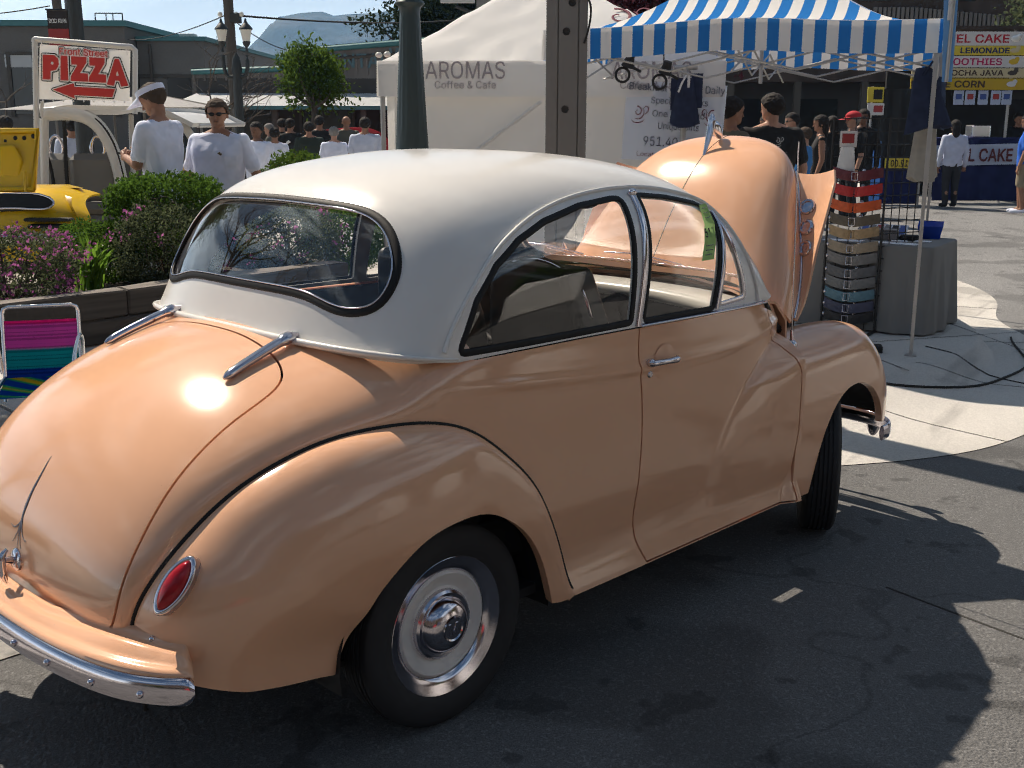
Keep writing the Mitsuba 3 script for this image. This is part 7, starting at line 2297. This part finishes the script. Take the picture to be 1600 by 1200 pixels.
def person(label, loc, h, yaw, skin='skin_fair', shirt='shirt_white', lower='trouser_dark', hair=('short', 'hair_dark'), arms=None, head_tilt=0.0, head_turn=0.0, sleeve='short', wide=1.0, lean=0.0, shorts=False, detail=1.0, group=None, extras=None, stride=0.0):
    """A standing figure; local frame faces +y, h = standing height."""
    t = thing('person', label, 'person', group)
    M = mat(loc, yaw)
    s = h / 1.75
    A = lambda *p: np.array(p, float) * h * np.array([1, 1, 1.0])
    e = 0.030 * s / detail
    W = wide
    L = lambda p: p + np.array([0, lean * max(0, p[2] / h - 0.5) * h, 0])
    hip, knee, ank, toe = {}, {}, {}, {}
    for sg in (-1, 1):
        fw = stride * sg
        hip[sg] = A(sg * 0.052 * W, 0, 0.50); knee[sg] = A(sg * 0.058, 0.012 + fw * 0.5, 0.275); ank[sg] = A(sg * 0.060, -0.012 + fw, 0.045); toe[sg] = A(sg * 0.070, 0.085 + fw, 0.018)
    nk, hd = L(A(0, -0.005, 0.835)), None
    sh = {sg: L(A(sg * 0.112 * W, -0.005, 0.795)) for sg in (-1, 1)}
    arms = arms or {}
    el, wr = {}, {}
    for sg in (-1, 1):
        a, b = arms.get(sg, ((0.150, -0.015, 0.625), (0.155, 0.030, 0.480)))
        el[sg], wr[sg] = L(A(sg * a[0] * W, a[1], a[2])), L(A(sg * b[0] * W, b[1], b[2]))
    body = []
    tor = [((A(sg * 0.045 * W, 0, 0.505)), 0.062 * h * W ** 0.8) for sg in (-1, 1)] + [(L(A(sg * 0.045 * W, 0.004, 0.60)), 0.058 * h * W) for sg in (-1, 1)]
    body.append(tor)
    body.append([(L(A(sg * 0.045 * W, 0.004, 0.60)), 0.058 * h * W) for sg in (-1, 1)] + [(L(A(sg * 0.066 * W, 0.002, 0.72)), 0.060 * h * W ** 0.6) for sg in (-1, 1)])
    body.append([(L(A(sg * 0.066 * W, 0.002, 0.72)), 0.060 * h * W ** 0.6) for sg in (-1, 1)] + [(sh[sg] + A(-sg * 0.01, 0, -0.005), 0.036 * h) for sg in (-1, 1)])
    body.append([(sh[sg] + A(-sg * 0.02, 0, -0.005), 0.034 * h) for sg in (-1, 1)] + [(nk, 0.036 * h)])
    torso = [list(b) for b in body]
    for sg in (-1, 1):
        body.append([(sh[sg], 0.034 * h), (el[sg], 0.025 * h)])
        body.append([(el[sg], 0.025 * h), (wr[sg], 0.0165 * h)])
        f = wr[sg] - el[sg]
        body += hand(wr[sg], f, (-sg * 0.9, 0.45, 0) if abs(f[2]) > 0.5 * np.linalg.norm(f) else (0, 0, 1), s, 0.6)
        body.append([(hip[sg], 0.056 * h * W ** 0.5), (knee[sg], 0.034 * h)])
        body.append([(knee[sg], 0.033 * h), (knee[sg] * 0.55 + ank[sg] * 0.45 + A(0, -0.012, 0), 0.031 * h), (ank[sg], 0.020 * h)])
        body.append([(ank[sg], 0.022 * h), (toe[sg], 0.015 * h)])
    # head on its neck
    HM = mat(nk + A(0, 0.006, 0.052), head_turn, -head_tilt)
    R = 0.0572 * h
    hp = lambda p: (HM @ np.array([*(np.array(p) * h), 1.0]))[:3]
    body.append([(nk, 0.034 * h), (hp((0, -0.006, 0.0)), 0.033 * h)])
    body.append([(hp((0, -0.012, 0.060)), R * 0.90), (hp((0, 0.012, 0.062)), R * 0.82), (hp((0, 0.0, 0.035)), R * 0.80)])
    body.append([(hp((0, 0.010, 0.035)), R * 0.72), (hp((0, 0.034, 0.000)), R * 0.36), (hp((0.014, 0.022, 0.006)), R * 0.34), (hp((-0.014, 0.022, 0.006)), R * 0.34)])
    body.append([(hp((0, 0.052, 0.046)), 0.0055 * h), (hp((0, 0.063, 0.026)), 0.0062 * h)])
    for sg in (-1, 1):
        body.append([(hp((sg * 0.047, -0.006, 0.040)), 0.008 * h), (hp((sg * 0.050, -0.010, 0.028)), 0.006 * h)])
    part(t, 'body', chain(body, None, e * 0.75), skin, M)
    for sg in (-1, 1):
        part(t, 'eye', ellipsoid(hp((sg * 0.0175, 0.0485, 0.046)), np.array((0.0055, 0.004, 0.0036)) * h, 6), 'hair_dark', M)
        part(t, 'eyebrow', tube(np.array([hp((sg * 0.008, 0.053, 0.055)), hp((sg * 0.026, 0.047, 0.055))]), 0.0022 * h, 5), hair[1], M)
    part(t, 'mouth', tube(np.array([hp((-0.012, 0.050, 0.010)), hp((0, 0.0555, 0.010)), hp((0.012, 0.050, 0.010))]), 0.0020 * h, 5), 'skin_brown', M)
    # clothing, a little outside the body
    g = 0.012 * s
    sm = [[(p, r + g) for p, r in b] for b in torso[:3]] + [[(sh[sg] + A(-sg * 0.02, 0, -0.005), 0.034 * h + g) for sg in (-1, 1)] + [(nk - A(0, 0, 0.016), 0.036 * h + g * 0.6)]]
    for sg in (-1, 1):
        if sleeve == 'short':
            q = sh[sg] * 0.25 + el[sg] * 0.75
            sm.append([(sh[sg], 0.034 * h + g), (q, 0.031 * h + g)])
        elif sleeve == 'long':
            sm += [[(sh[sg], 0.034 * h + g), (el[sg], 0.027 * h + g)], [(el[sg], 0.027 * h + g), (wr[sg] * 0.95 + el[sg] * 0.05, 0.019 * h + g * 0.7)]]
    sh_s = chain(sm, None, e)
    wr_n = 0.6 * meshkit.noise(sh_s.v * [11, 11, 7] + label.__len__(), 3) + 0.5 * meshkit.noise(sh_s.v * [24, 24, 11] + 5, 4) - 0.55
    sh_s = S(sh_s.v + sh_s.n * (wr_n * 0.022 * s)[:, None], sh_s.f)
    part(t, 'shirt', sh_s, shirt, M)
    lm = [[(A(sg * 0.045 * W, 0, 0.505), 0.062 * h * W ** 0.8 + g * 0.6) for sg in (-1, 1)] + [(hip[sg] + A(0, 0, -0.02), 0.056 * h) for sg in (-1, 1)]]
    for sg in (-1, 1):
        if shorts:
            lm.append([(hip[sg], 0.056 * h * W ** 0.5 + g), (knee[sg] * 0.85 + hip[sg] * 0.15, 0.046 * h + g)])
        else:
            lm += [[(hip[sg], 0.056 * h * W ** 0.5 + g), (knee[sg], 0.038 * h + g)], [(knee[sg], 0.038 * h + g), (ank[sg] + A(0, 0, 0.01), 0.030 * h + g * 0.6)]]
    part(t, 'shorts' if shorts else 'trousers', chain(lm, None, e * 1.2), lower, M)
    for sg in (-1, 1):
        part(t, 'shoe', chain([[(ank[sg] - A(0, 0.012, 0.012), 0.024 * h), (toe[sg] + A(0, 0.006, 0.004), 0.020 * h)]], None, e), 'shirt_white' if shorts else 'black', M)
    # hair
    kind, hb = hair
    if kind != 'none':
        c = np.array([0, -0.006, 0.060])
        rr = np.array([0.0565, 0.0665, 0.0600]) * (1.035 if kind != 'crop' else 1.01)
        sp = trimesh.creation.icosphere(4)
        v = sp.vertices.copy()
        v = v * (1 + 0.10 * (meshkit.noise(v * 7 + len(label), 2)[:, None] - 0.5))
        hs_ = S(v * rr + c, sp.faces)
        line = 0.080 - 0.075 * np.clip((0.035 - hs_.v[:, 1]) / 0.07, 0, 1)
        if kind == 'long':
            line = np.where(hs_.v[:, 1] < 0.02, -0.09, 0.078)
        hs_ = rim(clip(hs_, line - hs_.v[:, 2]), 0.006)
        if kind == 'long':
            back_ = ellipsoid((0, -0.038, 0.005), (0.050, 0.034, 0.095), 12)
            hs_ = join(hs_, back_)
        if kind == 'tail':
            hs_ = join(hs_, tube(spline([(0, -0.065, 0.075), (0, -0.085, 0.03), (0, -0.075, -0.05)], 14), 0.018, 8))
        part(t, 'hair', S(hs_.v * h, hs_.f, hs_.n).move(HM), hb, M)
    if extras:
        extras(t, M, HM, h, el, wr, sh)
    return t


def visor(bsdf, top=False):
    def fn(t, M, HM, h, *_):
        g = np.linspace(0, 2 * PI, 40, endpoint=False)
        band = np.array([[(0.0605 * np.sin(a), 0.0715 * np.cos(a) - 0.006, z) for a in g] for z in (0.070, 0.080, 0.096)])
        a = np.linspace(-1.15, 1.15, 24)
        bill = np.array([[((0.060 + 0.004 * k) * np.sin(x) * (1 - 0.1 * k), (0.070 + 0.062 * k * max(math.cos(x * 0.9), 0.1)) * np.cos(x) - 0.006 + 0.016 * k, 0.076 - 0.018 * k - 0.006 * k * (x ** 2)) for x in a] for k in np.linspace(0, 1, 6)])
        ps = [S(grid(q, False, i == 0).v * h, grid(q, False, i == 0).f) for i, q in enumerate((band, bill))]
        k = part(t, 'visor' if not top else 'cap', join(*ps), bsdf, M @ HM)
        if top:
            d = ellipsoid((0, -0.006, 0.078), (0.060, 0.071, 0.050), 12)
            d = clip(d, 0.078 - d.v[:, 2])
            part(t, 'crown', S(d.v * h, d.f), bsdf, M @ HM)
    return fn


def shades(t, M, HM, h, *_):
    for sg in (-1, 1):
        part(t, 'sunglasses', ellipsoid(np.array((sg * 0.0185, 0.0545, 0.045)) * h, np.array((0.0145, 0.005, 0.0095)) * h, 8), 'dark_glass', M @ HM)
    part(t, 'sunglasses', join(*[tube(np.array([(sg * 0.030, 0.050, 0.048), (sg * 0.050, 0.020, 0.048), (sg * 0.053, -0.006, 0.044)]) * h, 0.0022 * h, 5) for sg in (-1, 1)], bar(np.array((-0.008, 0.058, 0.046)) * h, np.array((0.008, 0.058, 0.046)) * h, 0.002 * h, 5)), 'black', M @ HM)


def chest_print(x, z, w, hh, bsdf, y=0.075, back=False):
    def fn(t, M, HM, h, *_):
        sgn_ = -1 if back else 1
        rngp = np.random.default_rng(int(w * 1000))
        s = join(*[ellipsoid((x * h + dx * w, sgn_ * y * h, z * h + dz * hh), (w * 0.32, 0.006, hh * 0.4), 8) for dx, dz in ((0, 0), (0.4, 0.1), (-0.4, -0.1), (0.1, 0.5), (-0.2, -0.5))])
        part(t, 'shirt_print', s, bsdf, M)
    return fn


def multi(*fs):
    return lambda *a: [f(*a) for f in fs]


def px_at(px, y):
    return (P(px, 190, y)[0], y)


def watch(t, M, HM, h, el, wr, sh):
    a = wr[1] + (el[1] - wr[1]) * 0.12
    d = (el[1] - wr[1]) / np.linalg.norm(el[1] - wr[1])
    part(t, 'wrist_watch', tube(np.array([a - d * 0.012, a + d * 0.012]), 0.024 * h / 1.0 * 0.9, 12), 'steel', M)


def phone(t, M, HM, h, el, wr, sh):
    c = (wr[1] + wr[-1]) / 2 + np.array([0, 0.075, 0.012]) * h / 1.75 * 1.0
    part(t, 'phone', box(-0.03, 0.03, -0.06, 0.06, -0.006, 0.006, 0.004).move(mat(c, 0.2, 0.5)), 'black', M)


x, y = px_at(252, 10.05)
mat_p('badge_brown', (0.12, 0.09, 0.05), 0.8)
person('man in a white visor and white t-shirt looking down at his hands', (x, y, PZ), 1.90, math.radians(70), 'skin_tan', 'shirt_white', 'short_khaki', ('crop', 'hair_brown'),
       {1: ((0.130, 0.05, 0.635), (0.055, 0.175, 0.665)), -1: ((0.128, 0.045, 0.635), (0.050, 0.165, 0.665))}, 0.42, 0.10, shorts=True, detail=1.5, lean=0.06, extras=multi(visor('shirt_white'), watch, phone, chest_print(-0.045, 0.735, 0.035, 0.026, 'badge_brown', 0.078)))
x, y = px_at(340, 10.45)
person('man in sunglasses and a loose white t-shirt facing the car', (x, y, PZ * 0.7), 1.80, math.radians(165), 'skin_tan', 'shirt_white', 'trouser_dark', ('short', 'hair_brown'),
       {1: ((0.165, -0.02, 0.63), (0.160, 0.035, 0.50)), -1: ((0.165, -0.02, 0.63), (0.165, 0.03, 0.50))}, 0.05, 0.35, wide=1.18, detail=1.5, extras=multi(shades, chest_print(-0.050, 0.735, 0.030, 0.018, 'badge_brown', 0.085)))

crowd = [  # label, px, y, h, yaw deg, skin, shirt, lower, hair, sleeve, wide
    ('person in a white t-shirt right behind the man in sunglasses, mostly hidden', 400, 17.0, 1.66, 160, 'skin_brown', 'shirt_white', 'trouser_denim', ('short', 'hair_dark'), 'short', 1.05, chest_print(0.0, 0.70, 0.05, 0.03, 'black', 0.08)),
    ('dark haired person in a white t-shirt seen from behind, left in the crowd', 428, 20.0, 1.56, 10, 'skin_tan', 'shirt_white', 'trouser_denim', ('short', 'hair_dark'), 'short', 1.0, None),
    ('person in black t-shirt with white print on the back, before the red car', 453, 23.0, 1.72, -10, 'skin_tan', 'shirt_black', 'trouser_dark', ('short', 'hair_dark'), 'short', 1.1, chest_print(0.0, 0.735, 0.07, 0.04, 'white_print', 0.078, True)),
    ('person in dark clothes at the left end of the crowd by the store', 440, 25.0, 1.72, 20, 'skin_tan', 'shirt_black', 'trouser_dark', ('short', 'hair_dark'), 'long', 1.0, None),
    ('grey haired person in a pale top half hidden at the left of the crowd', 420, 24.0, 1.62, 90, 'skin_fair', 'shirt_olive', 'trouser_denim', ('short', 'hair_grey'), 'short', 1.0, None),
    ('person in a dark green t-shirt in the middle of the crowd by the store', 482, 21.5, 1.66, 15, 'skin_tan', 'shirt_green', 'trouser_dark', ('short', 'hair_dark'), 'short', 1.1, None),
    ('tall person in black standing between the dark green and white t-shirts', 499, 24.0, 1.78, -5, 'skin_tan', 'shirt_black', 'trouser_dark', ('short', 'hair_dark'), 'long', 1.1, None),
    ('grey haired person in a white t-shirt at the right of the crowd', 521, 20.5, 1.58, 5, 'skin_fair', 'shirt_white', 'trouser_dark', ('crop', 'hair_grey'), 'short', 1.0, None),
    ('tall bald person in an olive grey shirt in the crowd by the store', 541, 24.5, 1.78, 0, 'skin_tan', 'shirt_olive', 'short_khaki', ('none', 'hair_grey'), 'short', 1.08, None),
    ('man in a pale blue shirt seen from behind beside the white tent', 570, 20.5, 1.74, -4, 'skin_tan', 'shirt_pale_blue', 'trouser_denim', ('short', 'hair_dark'), 'short', 1.12, None),
    ('person in a light blue shirt seen through the shuttle cart', 111, 17.5, 1.70, 30, 'skin_tan', 'shirt_pale_blue', 'trouser_denim', ('short', 'hair_dark'), 'short', 1.0, None),
    ('dark clothed person standing far off at the left behind the yellow lid', 8, 16.0, 1.74, 40, 'skin_tan', 'shirt_black', 'trouser_dark', ('short', 'hair_dark'), 'long', 1.0, None),
    ('dark haired man whose head shows just above the raised bonnet', 1143, 10.6, 1.80, -70, 'skin_tan', 'shirt_olive', 'trouser_dark', ('short', 'hair_dark'), 'short', 1.05, None),
    ('man in dark glasses between the black t-shirt and the boy in blue', 1238, 18.5, 1.82, 100, 'skin_fair', 'shirt_black', 'trouser_dark', ('short', 'hair_dark'), 'long', 1.0, shades),
    ('boy in a bright blue t-shirt behind the raised bonnet', 1259, 17.0, 1.60, 60, 'skin_fair', 'shirt_blue', 'trouser_dark', ('short', 'hair_brown'), 'short', 0.98, None),
    ('woman with long dark hair in a black vest over white sleeves', 1283, 18.0, 1.78, 80, 'skin_tan', 'shirt_black', 'trouser_dark', ('long', 'hair_dark'), 'none', 0.95, None),
    ('person with long dark hair close behind the woman in the black vest', 1301, 20.5, 1.78, 20, 'skin_tan', 'shirt_black', 'trouser_dark', ('long', 'hair_dark'), 'long', 0.95, None),
    ('man in a red cap and black t-shirt behind the wire rack', 1333, 19.0, 1.84, 100, 'skin_fair', 'shirt_black', 'trouser_dark', ('short', 'hair_grey'), 'short', 1.12, multi(visor('cap_red', True), chest_print(-0.03, 0.70, 0.06, 0.05, 'badge_brown', 0.08))),
    ('person in sunglasses and dark clothes right of the man in the red cap', 1349, 20.5, 1.90, 150, 'skin_brown', 'shirt_black', 'trouser_dark', ('short', 'hair_dark'), 'long', 1.0, shades),
    ('person in a dark top far back near the shopfronts behind the raised bonnet', 1196, 20.0, 1.78, 150, 'skin_tan', 'shirt_black', 'trouser_dark', ('short', 'hair_dark'), 'long', 1.0, None),
    ('woman in a white top and dark skirt at the food booth counter', 1494, 22.5, 1.70, 0, 'skin_tan', 'shirt_pale_blue', 'trouser_dark', ('long', 'hair_dark'), 'long', 1.0, None),
    ('person in a royal blue top cut off by the right edge of the picture', 1607, 21.0, 1.80, 60, 'skin_tan', 'shirt_royal', 'short_khaki', ('tail', 'hair_dark'), 'short', 1.0, None),
    ('dark clothed vendor inside the food booth', 1592, 25.2, 1.86, 180, 'skin_tan', 'shirt_black', 'trouser_dark', ('short', 'hair_dark'), 'long', 1.0, None)]
for lab, px, y, h, yaw, skin, shirt, lower, hair, sleeve, wide, ex in crowd:
    x, _ = px_at(px, y)
    z0 = 0.0 if y > 12 or px < 800 else PZ
    if px > 1400:
        z0 = 0.02
    person(lab, (x, y, z0), h, math.radians(yaw), skin, shirt, lower, hair, None, 0.08, 0.0, sleeve, wide, 0.0, lower == 'short_khaki', 0.75, None, ex, 0.02)


def cafe_back(t, M, HM, h, *_):
    part(t, 'back_emblem', swirl_cup(0.075, mat((0.02, -0.148, 0.76 * h), 0)), 'white_print', M)
    part(t, 'back_lettering', text_at('AROMAS', 0.050, (0.02, -0.150, 0.695 * h), bold=False, width=0.20), 'grey_print', M)


x, y = px_at(1205, 11.0)
person('man in black t-shirt with white cup emblem on the back, behind the bonnet', (x, y, PZ), 1.84, math.radians(8), 'skin_fair', 'shirt_black', 'trouser_dark', ('short', 'hair_dark'), None, 0.03, 0.55, 'short', 1.22, 0.0, False, 1.1, None, cafe_back)

# ---------------------------------------------------------------- the air
scene['air'] = {'type': 'homogeneous', 'albedo': rgb(0.30, 0.60, 1.0), 'sigma_t': 0.00025}
scene['haze'] = {'type': 'cube', 'to_world': T().translate([0, 1150, 149.5]).scale([2700, 1550, 150.5]), 'bsdf': {'type': 'null'}, 'interior': {'type': 'ref', 'id': 'air'}}
labels['haze'] = {'kind': 'stuff'}
scene['camera']['medium'] = {'type': 'ref', 'id': 'air'}
